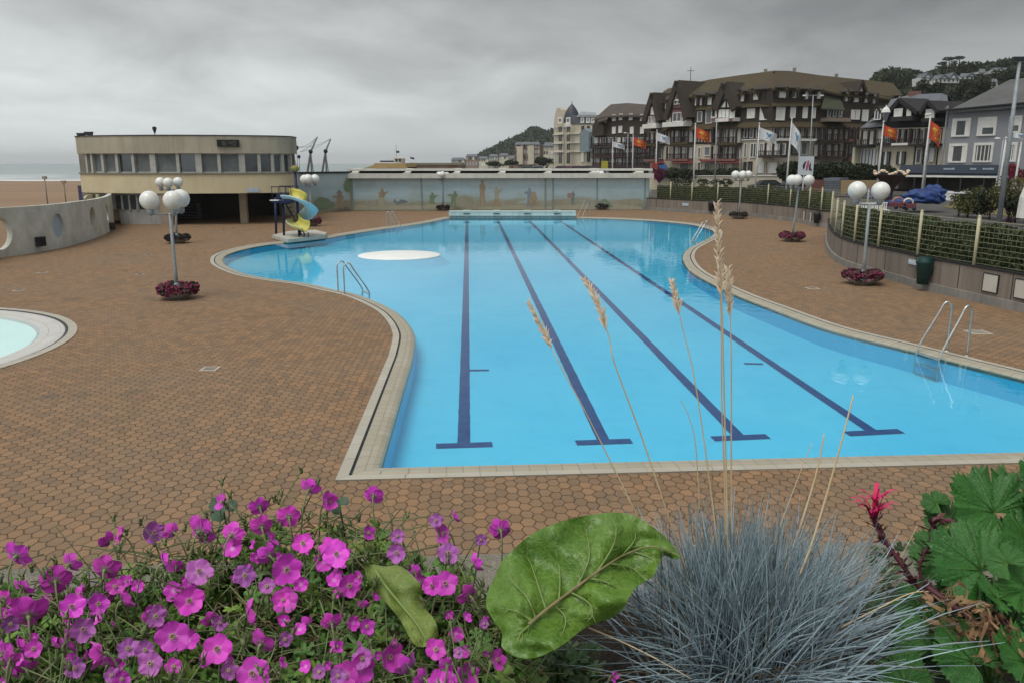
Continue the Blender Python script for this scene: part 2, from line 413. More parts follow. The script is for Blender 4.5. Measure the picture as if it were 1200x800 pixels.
def flatbar(mb, a, b, w, zoff):
    d = (b - a); d.z = 0; d.normalize(); q = V((d.y, -d.x, 0)) * (w / 2)
    n = 160; A = []; B = []
    for i in range(n + 1):
        p = a + (b - a) * (i / n) + q.normalized() * .010 * noise.noise(V((i * .9, w * 50, a.x)))
        A.append(V((p.x - q.x, p.y - q.y, flz(p.y - q.y) + zoff))); B.append(V((p.x + q.x, p.y + q.y, flz(p.y + q.y) + zoff)))
    mb.strip(A, B)
ends = [((543.5, 521.5), (547.3, 258.5), (511, 522.6), (577, 520.6)), ((708, 517.6), (583.3, 258.5), (675, 518.8), (740, 516.6)), ((867, 512.3), (620, 258.5), (835, 514), (900, 511.2)), ((1024, 506.5), (655.5, 258.5), (992, 508.2), (1056, 505))]
for i, (a, b, c, d) in enumerate(ends):
    mb = MB(); A, B, C, D = floorhit(*a), floorhit(*b), floorhit(*c), floorhit(*d)
    flatbar(mb, A, B, 0.24, 0.006)
    mid = (C + D) / 2; flatbar(mb, mid + (C - D) * .5, mid + (D - C) * .5, 0.26, 0.010)
    if i in (0, 3):
        e0, e1 = ((548, 434), (573, 433.6)) if i == 0 else ((872, 426), (894, 426.5))
        flatbar(mb, floorhit(*e0), floorhit(*e1), 0.16, 0.008)
    mb.build('lane_line_marking', M_line, kind='structure')
# water
def water(name, tint, P, z, fres=1.33, rough=0.015):
    m, t, b = newmat(name); t.n.remove(b)
    tr = t.add('ShaderNodeBsdfTransparent'); tr.inputs[0].default_value = (*tint, 1)
    gl = t.add('ShaderNodeBsdfGlossy'); gl.inputs['Roughness'].default_value = rough; gl.inputs[0].default_value = (0.9, 0.95, 1, 1)
    fr = t.add('ShaderNodeFresnel'); fr.inputs[0].default_value = fres
    bp = t.add('ShaderNodeBump'); bp.inputs['Strength'].default_value = 0.55; bp.inputs['Distance'].default_value = 0.010
    pos = t.add('ShaderNodeNewGeometry').outputs['Position']
    t.link(t.noise(t.scaled(pos, (1, 0.7, 1)), 2.2, 3), bp.inputs['Height']); t.link(bp.outputs[0], gl.inputs['Normal']); t.link(bp.outputs[0], fr.inputs['Normal'])
    ms = t.add('ShaderNodeMixShader'); t.link(fr.outputs[0], ms.inputs[0]); t.link(tr.outputs[0], ms.inputs[1]); t.link(gl.outputs[0], ms.inputs[2])
    t.link(ms.outputs[0], t.n['Material Output'].inputs[0])
    mb = MB(); tri = tessellate_polygon([P]); mb.add(lay(P, z), [tuple(f) for f in tri]); return mb.build(name, m, kind='structure')
water('pool_water', (0.80, 0.94, 0.97), offset(OP, 0.05), -0.035)
# ------------------------------------------------------------------ paddling pool (a circle fitted to its rim)
rim = [G(x, y) for x, y in [(0, 362), (45, 364), (75, 372), (91, 384), (82, 396), (60, 409.5), (30, 422.5), (0, 433)]]
def fitcirc(P):
    import numpy as np
    A = np.array([[2 * p.x, 2 * p.y, 1] for p in P]); b = np.array([p.x ** 2 + p.y ** 2 for p in P])
    s = np.linalg.lstsq(A, b, rcond=None)[0]; return V((s[0], s[1], 0)), sqrt(s[2] + s[0] ** 2 + s[1] ** 2)
kc, kr = fitcirc(rim)
KO = [kc + V((cos(2 * pi * i / 96), sin(2 * pi * i / 96), 0)) * (kr - 1.0) for i in range(96)]
karc = [i * 2 * pi * (kr - 1) / 96 for i in range(96)]
M_kp = ringmat('paddling_pool_tile', (0.50, 0.50, 0.47), (0.42, 0.40, 0.37), 0.3, 0.3)
ring('paddling_pool_coping', KO, karc, [(1.0, -0.03, 1), (1.0, 0.02, 1), (0.78, 0.02, 2), (0.70, 0.0, 0), (0.66, 0.012, 0), (0.1, -0.03, 0), (0.0, -0.10, 0)], [M_kp, M_cop2, M_dark], kind='structure')
M_kf = mat('paddling_pool_paint', (0.70, 0.84, 0.81), (0.62, 0.78, 0.76), 0.6, 0.8, spec=0)
mb = MB()
n = 96; A = lay(KO, -0.09); B = [V((kc.x + (p.x - kc.x) * .8, kc.y + (p.y - kc.y) * .8, -0.2)) for p in KO]; C = [V((kc.x + (p.x - kc.x) * .55, kc.y + (p.y - kc.y) * .55, -0.32)) for p in KO]
mb.strip(A, B, 0, True); mb.strip(B, C, 0, True); mb.add(C, [tuple(range(n))]); mb.build('paddling_pool_floor', M_kf, kind='structure')
water('paddling_pool_water', (0.92, 0.98, 0.97), [kc + V((cos(2 * pi * i / 96), sin(2 * pi * i / 96), 0)) * (kr - 0.9) for i in range(96)], -0.035)
# ------------------------------------------------------------------ deck
YD0, YD1 = 1.45, 82
outer = [V((-62, YD0, 0)), V((62, YD0, 0)), V((62, YD1, 0)), V((-62, YD1, 0))]
h1 = offset(OP, 0.59); h2 = [kc + (p - kc) * ((kr - 0.01) / (kr - 1)) for p in KO]
polys = [outer, h1, h2]; allp = outer + h1 + h2
tri = tessellate_polygon(polys)
mb = MB(); mb.add(allp, [tuple(f) for f in tri]); o = mb.build('pool_deck', M_pav, kind='structure')
# ------------------------------------------------------------------ beach, sea, street, far ground
def grid(fn, xs, ys, name, m, kind='structure'):
    mb = MB(); nx, ny = len(xs), len(ys)
    mb.add([V((x, y, fn(x, y))) for y in ys for x in xs], [(j * nx + i, j * nx + i + 1, (j + 1) * nx + i + 1, (j + 1) * nx + i) for j in range(ny - 1) for i in range(nx - 1)], 0, True)
    return mb.build(name, m, kind=kind)
def lin(a, b, n): return [a + (b - a) * i / (n - 1) for i in range(n)]
SHORE = 320
def beachz(x, y):
    s_ = (y - 84) / (SHORE + 20 - 84); s_ = max(0, s_)
    return -0.25 - 2.1 * s_ + 0.12 * noise.noise(V((x * .05, y * .03, 0))) * min(1, s_ * 6)
M_sand = mat('sand', (0.25, 0.165, 0.10), (0.19, 0.125, 0.075), 0.05, 0.95, bump=0.4, bscale=1.2, world=True, stretch=(0.35, 1, 1))
grid(beachz, lin(-900, 500, 60), [82, 84] + lin(95, 420, 50), 'beach', M_sand)
m, t, b = newmat('sea_water'); pos = t.add('ShaderNodeNewGeometry').outputs['Position']
sp = t.add('ShaderNodeSeparateXYZ'); t.link(pos, sp.inputs[0])
wn_ = t.noise(t.scaled(pos, (0.012, 0.06, 1)), 1.0, 5, 0.65)
surf = t.math('SUBTRACT', 1.0, t.math('DIVIDE', t.math('SUBTRACT', sp.outputs[1], SHORE - 8), 420.0), clamp=True)
th = t.math('MULTIPLY_ADD', surf, -0.28, 0.72)
foam = t.math('MULTIPLY', t.math('SUBTRACT', wn_, th), 14, clamp=True)
near_s = t.math('SUBTRACT', 1.0, t.math('DIVIDE', t.math('SUBTRACT', sp.outputs[1], SHORE + 6), 26.0), clamp=True)
foam = t.math('MAXIMUM', foam, near_s)
col = t.mix(foam, t.mix(t.noise(pos, 0.004, 3), (0.19, 0.25, 0.25), (0.26, 0.31, 0.30)), (0.62, 0.63, 0.62))
t.link(col, b.inputs['Base Color']); b.inputs['Roughness'].default_value = 0.45
b.inputs['Specular IOR Level'].default_value = 0.35
mb = MB(); mb.add([V((-9000, SHORE - 8, -2.2)), V((9000, SHORE - 8, -2.2)), V((9000, 15000, -2.2)), V((-9000, 15000, -2.2))], [(0, 1, 2, 3)]); mb.build('sea', m, kind='structure')
M_ground = mat('far_ground', (0.12, 0.10, 0.075), (0.07, 0.07, 0.05), 0.02, 0.95, world=True)
mb = MB(); mb.add([V((-9000, -600, -3.0)), V((9000, -600, -3.0)), V((9000, 15000, -3.0)), V((-9000, 15000, -3.0))], [(0, 1, 2, 3)]); mb.build('ground', M_ground, kind='structure')
# retaining wall path (deck side)
WA = [G(x, y) for x, y in [(757, 246), (800, 249), (840, 251.3), (879, 253.8), (931, 260), (962, 266)]]
WB = [G(x, y) for x, y in [(969, 283), (970.5, 293.5), (979, 305), (1000, 315.5), (1048, 329), (1084, 339.5), (1200, 366.5), (1330, 398)]]
far_gap = [WA[-1] + V((1.8, -3.5, 0)), WB[0] + V((1.6, 3.5, 0))]
WPATH = catmull(WA + far_gap[:1] + far_gap[1:] + WB, 8)
ZS = 1.1
stre = [p.copy() for p in WPATH] + [V((90, WPATH[-1].y - 4, 0)), V((600, WPATH[-1].y, 0)), V((600, 900, 0)), V((-30, 900, 0)), V((-10, 200, 0)), V((WPATH[0].x + 0.0, 90, 0))]
mb = MB(); tri = tessellate_polygon([stre]); mb.add(lay(stre, ZS), [tuple(f) for f in tri])
M_asph = mat('asphalt', (0.085, 0.082, 0.078), (0.06, 0.058, 0.055), 0.5, 0.9, bump=0.2, bscale=20, world=True)
mb.build('street', M_asph, kind='structure')
# ------------------------------------------------------------------ globe lamps standing in round flower tubs
M_petA = mat('petunia_magenta', (0.21, 0.02, 0.075), (0.10, 0.010, 0.04), 9, 0.7, rand=0.4)
M_petD = mat('petunia_dark', (0.05, 0.02, 0.03), (0.02, 0.015, 0.02), 9, 0.8, rand=0.4)
M_tub_leaf = mat('tub_leaf', (0.035, 0.05, 0.022), (0.02, 0.03, 0.014), 9, 0.8, rand=0.5)
GRP_L = 'globe lamps around the pool deck'
def globe_lamp(base, top, globes, rg, label):
    """base: pixel of the pole foot; top: pixel of the pole head; globes: pixels of the globe centres"""
    g = G(*base); D = g.y
    tp = AT(top[0], top[1], D)
    root = empty('globe_lamp', g, label, 'street lamp', GRP_L)
    px = lambda r: r / FPX * D * 1.05
    mb = MB(); mb.tube([g + V((0, 0, 0.1)), g + V((0, 0, 1.0)), V((tp.x * .5 + g.x * .5, D, tp.z * .5)), V((tp.x, D, tp.z))], [0.065, 0.06, 0.055, 0.05], 12)
    mb.lathe(g, [(0.16, 0.0), (0.16, 0.05), (0.1, 0.08), (0.09, 0.5), (0.066, 0.55)], 14)
    mb.build('pole', M_grey, root)
    for i, (gx, gy) in enumerate(globes):
        # the arms fan out in plan: the middle globe points at or away from the pool
        c = AT(gx, gy, D); R0 = px(rg)
        off = [-0.18, -0.42, 0.40][i % 3] if len(globes) == 3 else [0.1, -0.1][i % 2]
        s = (D + off) / D; c = CAM + (c - CAM) * s
        mb = MB(); q = c + V((0, 0, -R0 - 0.12))
        mb.tube([V((tp.x, D, tp.z - 0.04)), V(((tp.x + q.x) / 2, (D + q.y) / 2, min(tp.z, q.z) - 0.03)), q + V((0, 0, -.02)), q + V((0, 0, 0.1))], [0.028] * 4, 8)
        mb.lathe(q, [(0.03, -0.08), (0.10, -0.02), (0.12, 0.08), (0.11, 0.14)], 12)
        arm = mb.build('arm', M_grey, root)
        mb = MB(); mb.ball(c, R0, 24, 16); mb.build('globe', M_globe, arm)
    return root, D
def flower_tub(c, r, h, dark, label):
    root = empty('flower_tub', c, label, 'planter', 'round flower tubs at the lamp feet')
    mb = MB(); mb.lathe(c, [(r * .45, 0.0), (r * .5, 0.04), (r * .82, 0.16), (r * .9, 0.26), (r * .84, 0.27), (r * .8, 0.2), (0.12, 0.2)], 28)
    mb.build('bowl', M_conc, root)
    for name, n, m, rr in (('leaves', 700, M_tub_leaf, 1.0), ('blossoms', 900, M_petD if dark else M_petA, 1.03)):
        mb = MB()
        for _ in range(n):
            a = U(0, 6.28); q = r * rr * (0.72 + 0.17 * sin(5 * a + r * 9) * .3) ; tt = U(0, 6.28); rad = h * .5 * U(0.6, 1.08)
            p = c + V((cos(a) * (q + cos(tt) * rad * 1.1), sin(a) * (q + cos(tt) * rad * 1.1), 0.2 + h * .42 + sin(tt) * rad * (0.9 + 0.25 * sin(3 * a + 1))))
            s_ = U(.035, .07); nn = V((random.gauss(0, 1), random.gauss(0, 1) - .6, random.gauss(0, 1) + .5)).normalized(); e1 = nn.orthogonal().normalized(); e2 = nn.cross(e1)
            mb.add([p + e1 * s_, p + e2 * s_, p - e1 * s_, p - e2 * s_, p + nn * s_ * .4], [(0, 1, 4), (1, 2, 4), (2, 3, 4), (3, 0, 4)])
        mb.build(name, m, root)
L = [
 ((208.5, 350), (199, 250), [(175, 235), (202.5, 235), (211, 233)], 10.3, 'grey globe lamp in the flower tub nearest the paddling pool', 24, 17, 0, 'tub of dark red flowers around the lamp pole nearest the paddling pool'),
 ((208, 285), (205, 222), [(188, 214), (197, 214.5), (208.5, 213.8)], 5.4, 'globe lamp before the dark undercroft, behind the lamp nearest the paddling pool', 15, 9.5, 1, 'tub of dark foliage under the lamp before the undercroft'),
 ((365.5, 265), (363, 218), [(357, 210.5), (361, 210), (369, 210)], 5.0, 'globe lamp behind the spiral water slide', 11, 9, 0, 'dark red flower tub just right of the slide foot'),
 ((519, 247), (519, 210), [(514.5, 205), (518.5, 204.6), (523.5, 205)], 3.3, 'globe lamp before the mural at the left end of the starting platform', 8, 6, 1, 'dark flower tub at the left end of the starting platform'),
 ((705, 246), (705.5, 208), [(700.5, 203.5), (705, 203.8), (711, 203.5)], 3.1, 'globe lamp before the mural at the right end of the starting platform', 9, 7, 1, 'dark flower tub before the green shape on the mural'),
 ((865.5, 256.5), (869, 211), [(862, 205), (870.5, 205), (877, 205)], 4.4, 'globe lamp before the hedge, in front of the cream terrace wall', 11, 7, 1, 'dark flower tub before the concrete hedge wall'),
 ((928.5, 283), (936, 219), [(928, 211.5), (934, 211.3), (948, 211.5)], 5.9, 'three-globe lamp in the far pink flower tub beside the hedge wall', 15, 10, 0, 'smaller bright pink flower tub beside the hedge wall'),
 ((1010.5, 333), (1019, 239), [(1004.5, 223.3), (1032, 224)], 9.9, 'two-globe lamp in the large pink flower tub beside the hedge wall', 24, 15, 0, 'largest pink flower tub beside the hedge wall'),
]
for base, top, gl, rg, lab, tr_, th_, dk, lab2 in L:
    root, D = globe_lamp(base, top, gl, rg, lab)
    r = tr_ / FPX * D * 1.03; flower_tub(G(*base), r * .92, th_ / FPX * D * .72, dk, lab2)
# ------------------------------------------------------------------ pool ladders
def ladder(df1, df2, wf1, wf2, h, label, r=0.024):
    a1, a2, b1, b2 = G(*df1), G(*df2), G(wf1[0], wf1[1], -.15), G(wf2[0], wf2[1], -.15)
    root = empty('pool_ladder', (a1 + a2) / 2, label, 'pool ladder', 'pool ladders along the edge')
    for a, b in ((a1, b1), (a2, b2)):
        d = b - a; d.z = 0; L_ = d.length; e = d.normalized()
        pts = [a, a + V((0, 0, h * .55)), a + V((0, 0, h * .86)) + e * 0.0, a + e * L_ * .07 + V((0, 0, h * .96)), a + e * L_ * .17 + V((0, 0, h)), a + e * L_ * .28 + V((0, 0, h * .95)), a + e * L_ * .42 + V((0, 0, h * .76)), a + e * L_ * .95 + V((0, 0, h * .1)), b + V((0, 0, -.05)), b + V((0, 0, -.75))]
        mb = MB(); mb.tube(catmull(pts, 5), r, 10); mb.lathe(a, [(0.05, 0.0), (0.05, .02), (.03, .03)], 12); mb.build('handrail', M_steel, root)
    for k in range(3):
        z = -.05 - .26 * k; p, q = V((b1.x, b1.y, z)), V((b2.x, b2.y, z)); t_ = (q - p); n_ = V((t_.y, -t_.x, 0)).normalized() * .04
        mb = MB(); mb.prism([p - n_, p + n_, q + n_, q - n_], V((0, 0, .03))); mb.build('tread', M_steel, root)
    return root
ladder((1109.5, 411.5), (1133, 417), (1073.5, 418), (1100, 427), 1.22, 'large steel ladder on the right pool edge')
ladder((396.5, 343.5), (404, 346), (425, 344.5), (433, 348.5), 1.12, 'steel ladder at the bend left of the lanes')
ladder((453.5, 267.6), (458, 267), (464.5, 270), (470.5, 269.6), 1.15, 'small ladder on the far left edge beyond the white island')
ladder((686.5, 252), (691, 252.6), (677, 256), (682.5, 256.6), 1.15, 'small ladder beside the right end of the starting platform')
ladder((826, 283.5), (831, 281), (810, 287.5), (815, 285), 1.15, 'ladder in the right-hand lobe of the pool')
# ------------------------------------------------------------------ white island in the pool
c = G(468, 298.5); rr = 47 / FPX * c.y * 1.02
mb = MB(); mb.lathe(V((c.x, c.y, 0)), [(rr - .06, -0.06), (rr, -0.05), (rr, -0.02), (rr - .03, -0.005), (0.01, 0.0)], 64)
o = mb.build('island', mat('island_white', (0.74, 0.76, 0.73), (0.66, 0.67, 0.64), 0.8, 0.6)); tag(o, 'low round white island in the shallow water left of the lanes', 'island')
mb = MB(); mb.lathe(V((c.x, c.y, 0)), [(rr + .5, flz(c.y - rr) - .02), (rr - .02, -.055)], 64); mb.build('base', M_shell, o)
# ------------------------------------------------------------------ starting platform at the far end
a, b_ = G(529, 255.2), G(672, 255.2)
F0 = Fac(a, b_); M_pale = mat('pale_green_paint', (0.50, 0.58, 0.54), (0.42, 0.50, 0.46), 1.5, 0.6, streak=.3)
root = empty('starting_platform', a, 'long pale green starting platform along the far pool end', 'platform')
mb = MB(); F0.bx(mb, -.1, -.3, F0.L + .1, .16, -.9, .02); mb.build('base', mat('platform_base', (0.30, 0.36, 0.35), None, 2, .8, streak=.5), root)
mb = MB(); F0.bx(mb, -.2, .16, F0.L + .2, .50, -.9, .16); F0.bx(mb, -.2, .50, F0.L + .2, .54, -.92, .2); mb.build('beam', M_pale, root)
for px in (547, 582, 618, 653):
    u, _ = F0.uz(px, 250); mb = MB(); F0.bx(mb, u - .28, .30, u + .28, .37, .16, .21); mb.build('lane_plate', M_dark, root)
    mb = MB(); F0.bx(mb, u - .3, .54, u + .3, .60, -.6, .1); mb.build('lane_block', M_pale, root)
# ------------------------------------------------------------------ mural wall
Wp0, Wp1 = G(413, 247.4), G(760, 246)
FW1 = Fac(Wp0, Wp1); zt = FW1.uz(580, 206)[1]
Wq = G(362, 251)
FW2 = Fac(Wq, Wp0)
def muralmat():
    m, t, b = newmat('mural_paint'); pos = t.add('ShaderNodeNewGeometry').outputs['Position']
    sp = t.add('ShaderNodeSeparateXYZ'); t.link(pos, sp.inputs[0]); z = sp.outputs[2]
    nz = t.noise(t.scaled(pos, (0.25, 0.25, 1.2)), 1.2, 6, 0.62)
    hh = t.math('MULTIPLY_ADD', t.math('SUBTRACT', nz, 0.5), 2.2, z)
    r = t.add('ShaderNodeValToRGB'); e = r.color_ramp.elements
    st = [(0.0, (0.17, 0.17, 0.13)), (0.10, (0.27, 0.26, 0.20)), (0.22, (0.27, 0.27, 0.20)), (0.30, (0.30, 0.40, 0.41)), (0.45, (0.35, 0.47, 0.52)), (0.60, (0.31, 0.43, 0.47)), (0.75, (0.40, 0.49, 0.51)), (1.0, (0.35, 0.47, 0.52))]
    e[0].position = 0; e[0].color = (*st[0][1], 1); e[1].position = 1; e[1].color = (*st[-1][1], 1)
    for p, c in st[1:-1]: e.new(p).color = (*c, 1)
    t.link(t.math('DIVIDE', hh, 3.8), r.inputs[0])
    sp2 = t.scaled(pos, (1, 1, 0.15)); stn = t.ramp(t.noise(sp2, 1.4, 6, .7), 0.46, 0.74)
    col = t.mix(t.math('MULTIPLY', stn, .5), r.outputs[0], (0.36, 0.37, 0.33))
    grn = t.math('MULTIPLY', t.ramp(t.noise(pos, 0.35, 4, .6), 0.52, 0.7), 0.25); col = t.mix(grn, col, (0.17, 0.23, 0.14))
    bk = t.add('ShaderNodeTexBrick'); bk.inputs['Scale'].default_value = 1; bk.inputs['Brick Width'].default_value = 2.9; bk.inputs['Row Height'].default_value = 9; bk.inputs['Mortar Size'].default_value = .025
    t.link(pos, bk.inputs['Vector']); 
    t.link(col, b.inputs['Base Color']); b.inputs['Roughness'].default_value = .9; b.inputs['Specular IOR Level'].default_value = .1
    return m
M_mur = muralmat()
root = empty('mural_wall', Wp0, 'long wall painted with a faded blue beach mural behind the pool', 'wall')
mb = MB(); FW1.bx(mb, 0, 0, FW1.L, zt, -2.2, 0); mb.build('painted_panel', M_mur, root)
mb = MB(); zl = FW2.uz(385, 203.5)[1]; FW2.bx(mb, -3, 0, FW2.L, zl, -.5, 0); mb.build('painted_panel', M_mur, root)
mb = MB(); FW2.bx(mb, -3, zl, FW2.L + .1, zl + .16, -.6, .12); mb.build('wall_cap', M_dark, root)
M_roofw = mat('roof_slab', (0.60, 0.60, 0.55), (0.47, 0.47, 0.42), 1.0, .8, streak=.2)
mb = MB(); z2, z1_ = FW1.uz(580, 198)[1], FW1.uz(580, 209)[1]
hz = (z2 - z1_); FW1.bx(mb, -.4, z1_, FW1.L + .3, z1_ + hz * .50, -2.3, .45); FW1.bx(mb, -.4, z1_ + hz * .78, FW1.L + .3, z2, -2.3, -.1); mb.build('roof_slab', M_roofw, root)
mb = MB(); FW1.bx(mb, -.2, z1_ + hz * .5, FW1.L + .1, z1_ + hz * .78, -2.2, -1.0); mb.build('skylight_slot', M_dark, root)
for a, b_ in [(413, 423), (475, 483), (533, 537), (586, 592), (640, 648), (693, 704), (745, 757)]:
    u0, u1 = FW1.uz(a, 204)[0], FW1.uz(b_, 204)[0]; s_ = max(0.7, u1 - u0)
    mb = MB(); zz0, zz1 = z1_ + hz * .5, z2 + .03
    mb.hexa([FW1.W(u0 - .3, zz0, .3), FW1.W(u0 + s_ * .7, zz0, .3), FW1.W(u0 + s_ * .7, zz0, -2.2), FW1.W(u0 - .3, zz0, -2.2), FW1.W(u0, zz0 + .12, .3), FW1.W(u0 + s_ * .7, zz0 + .12, .3), FW1.W(u0 + s_, zz1, -1.2), FW1.W(u0, zz1, -1.2)])
    mb.build('roof_rib', M_roofw, root)
for px in (413, 494, 639, 648, 699.5, 755.5):
    u = FW1.uz(px, 230)[0]; mb = MB(); FW1.bx(mb, u - .07, 0, u + .07, z1_, 0, .06); mb.build('pilaster', mat('faded_green', (0.22, 0.29, 0.28), None, 2, .8), root)
# painted figures: thin coats of paint on the wall, drawn as soft outlines
def blob(F, mb, pts, mi=0, off=.012):
    P = [F.hit(x, y) + F.n * off for x, y in pts]; tr = tessellate_polygon([P]); mb.add(P, [tuple(t_) for t_ in tr], mi)
def body(F, mb, x, y0, y1, lean=0, arms=1, mi=0, w=1.0, off=.012):
    h = y1 - y0
    P = [(x + lean * h, y0), (x + lean * h + .09 * h * w, y0 + .05 * h), (x + lean * h + .07 * h * w, y0 + .15 * h), (x + (.16 * w + lean) * h, y0 + .2 * h)]
    if arms == 1: P += [(x + .32 * h * w, y0 + .12 * h), (x + .36 * h * w, y0 + .18 * h)]
    P += [(x + .17 * h * w + lean * h * .7, y0 + .34 * h), (x + .13 * h * w, y0 + .5 * h), (x + .16 * h * w, y0 + .75 * h), (x + .2 * h * w, y1), (x + .08 * h * w, y1), (x + .02 * h * w, y0 + .6 * h), (x - .05 * h * w, y1), (x - .16 * h * w, y1), (x - .12 * h * w, y0 + .55 * h), (x - .14 * h * w, y0 + .34 * h)]
    if arms == 2: P += [(x - .34 * h * w, y0 + .3 * h), (x - .33 * h * w, y0 + .22 * h)]
    P += [(x - .15 * h * w + lean * h, y0 + .2 * h), (x - .06 * h * w + lean * h, y0 + .15 * h), (x - .08 * h * w + lean * h, y0 + .05 * h)]
    blob(F, mb, P, mi, off)
FC = [mat('fig_ochre', (0.34, 0.27, 0.17), (0.24, 0.21, 0.16), 2.2, .9), mat('fig_rose', (0.30, 0.20, 0.20), (0.22, 0.22, 0.22), 2.2, .9), mat('fig_green', (0.14, 0.21, 0.12), (0.2, 0.25, 0.18), 2.2, .9), mat('fig_ink', (0.12, 0.15, 0.16), (0.2, 0.24, 0.25), 2.5, .9), mat('fig_sand', (0.36, 0.34, 0.25), (0.28, 0.29, 0.22), 1.0, .9), mat('fig_blue', (0.17, 0.21, 0.33), (0.2, 0.28, 0.33), 2, .9)]
def fig(F, fn):
    mb = MB(); fn(mb); mb.build('painted_figure', FC, root)
fig(FW1, lambda m: (body(FW1, m, 447, 221, 244, 0.03, 1, 0), blob(FW1, m, [(444, 232), (450, 232), (451, 245), (443, 245)], 4, .02)))
fig(FW1, lambda m: blob(FW1, m, [(462, 233), (466, 237), (470, 234), (478, 236), (477, 238), (470, 239), (464, 240), (461, 237)], 3))
fig(FW1, lambda m: (body(FW1, m, 506, 226, 243, .05, 1, 2, 1.2), blob(FW1, m, [(500, 240), (512, 240), (514, 244), (499, 245)], 4, .02)))
fig(FW1, lambda m: body(FW1, m, 531, 224, 243, .12, 2, 2, 1.0))
fig(FW1, lambda m: body(FW1, m, 565, 211, 242, 0, 0, 0, .72))
fig(FW1, lambda m: (body(FW1, m, 582, 219, 242, -.02, 1, 4, .8), blob(FW1, m, [(579, 234), (585, 233), (588, 242), (577, 242)], 0, .02)))
fig(FW1, lambda m: (body(FW1, m, 620, 220, 243, .02, 2, 5, .7), blob(FW1, m, [(622, 226), (627, 225), (629.5, 232), (628, 240), (622, 243), (619.5, 236)], 0, .02)))
fig(FW1, lambda m: (body(FW1, m, 671, 224, 241, .05, 0, 3, .7), blob(FW1, m, [(664.5, 227), (671, 226), (671.5, 232), (665, 232)], 1, .02)))
fig(FW1, lambda m: blob(FW1, m, [(703, 243), (704, 236), (708, 233), (713, 236), (716, 240), (719, 243)], 2))
fig(FW2, lambda m: (blob(FW2, m, [(416 - 1, 246), (410, 246), (410.5, 232), (409, 222), (413, 222), (413, 234)], 0), blob(FW2, m, [(402, 217), (406, 208), (411, 206), (413, 212), (413, 222), (407, 226), (403, 223)], 2, .02)))
fig(FW2, lambda m: (body(FW2, m, 398, 226, 245, 0, 2, 0, 1.4), blob(FW2, m, [(394, 227), (397, 222), (401, 226), (399, 231)], 1, .02)))
fig(FW2, lambda m: blob(FW2, m, [(368, 236), (374, 231), (384, 233), (392, 239), (390, 245), (368, 246)], 2))
fig(FW1, lambda m: blob(FW1, m, [(414, 240), (440, 242), (490, 241), (530, 243), (530, 246), (414, 246.4)], 4, .006))
fig(FW1, lambda m: blob(FW1, m, [(560, 243), (600, 240.5), (640, 242.5), (690, 239), (725, 240), (752, 243), (752, 245.5), (560, 246)], 4, .006))
# ------------------------------------------------------------------ curved wall with portholes on the left
cpx = [(-90, 322), (-40, 311.5), (0, 302.6), (38, 297), (75, 290), (100, 283), (118, 277), (130, 270.5), (134.5, 264), (131, 259)]
CW = catmull([G(*p) for p in cpx], 10)
zc = 2.42
base_c = MB()
inn = []
n = len(CW)
for i in range(n):
    d = (CW[min(i + 1, n - 1)] - CW[max(0, i - 1)]).normalized(); q = V((-d.y, d.x, 0)); inn.append(CW[i] + q * 0.28)
zb = [zc * (1.0 - 0.06 * (i / n)) for i in range(n)]
vs = []; fs = []
for i in range(n): vs += [CW[i], V((CW[i].x, CW[i].y, zb[i])), V((inn[i].x, inn[i].y, zb[i])), V((inn[i].x, inn[i].y, 0))]
for i in range(n - 1):
    for k in range(4): fs.append((i * 4 + k, i * 4 + (k + 1) % 4, (i + 1) * 4 + (k + 1) % 4, (i + 1) * 4 + k))
fs += [(3, 2, 1, 0), tuple((n - 1) * 4 + k for k in range(4))]
base_c.add(vs, fs); tmp = base_c.build('porthole_wall', mat('mottled_wall', (0.56, 0.58, 0.55), (0.40, 0.40, 0.33), 1.1, .9, bump=.25, streak=.1, world=True), org=(0, 0, 0))
bpy.context.view_layer.update()
def near_on(P, px):
    best = min(range(len(P) - 1), key=lambda i: abs((P[i].x / ((P[i] - CAM).dot(FW))) * FPX + 600 - px)); return best
holes = []
cut = MB()
for (hx, hy, hr) in [(5, 274, 0.78), (73, 265, .66), (112, 255, .62), (128.5, 249.5, .55), (-62, 285, .8)]:
    i = near_on(CW, hx); D = CW[i].y; c = AT(hx, hy, D); d = (CW[i + 1] - CW[i]).normalized(); q = V((-d.y, d.x, 0)); z = c.z
    holes.append((CW[i], q, z, hr, d))
    M_ = Matrix((d, q, (0, 0, 1))).transposed()
    ctr = V((CW[i].x, CW[i].y, z))
    ringp = [ctr + d * cos(a) * hr + V((0, 0, 1)) * sin(a) * hr for a in [2 * pi * k / 32 for k in range(32)]]
    cut.add([p - q * 1.2 for p in ringp] + [p + q * 1.5 for p in ringp], [tuple(reversed(range(32))), tuple(range(32, 64))] + [(k, (k + 1) % 32, (k + 1) % 32 + 32, k + 32) for k in range(32)])
co = cut.build('cutter', M_conc, org=(0, 0, 0))
import bmesh
for ob in (tmp, co):
    bm = bmesh.new(); bm.from_mesh(ob.data); bmesh.ops.recalc_face_normals(bm, faces=bm.faces); bm.to_mesh(ob.data); bm.free()
md = tmp.modifiers.new('b', 'BOOLEAN'); md.operation = 'DIFFERENCE'; md.object = co; md.solver = 'EXACT'
dg = bpy.context.evaluated_depsgraph_get(); nm = bpy.data.meshes.new_from_object(tmp.evaluated_get(dg)); tmp.modifiers.clear(); tmp.data = nm
bpy.data.objects.remove(co)
for p in nm.polygons: p.use_smooth = False
tag(tmp, 'curved grey concrete wall pierced by round portholes', 'wall')
c0, q0, z0_, r0_, d0_ = holes[1]
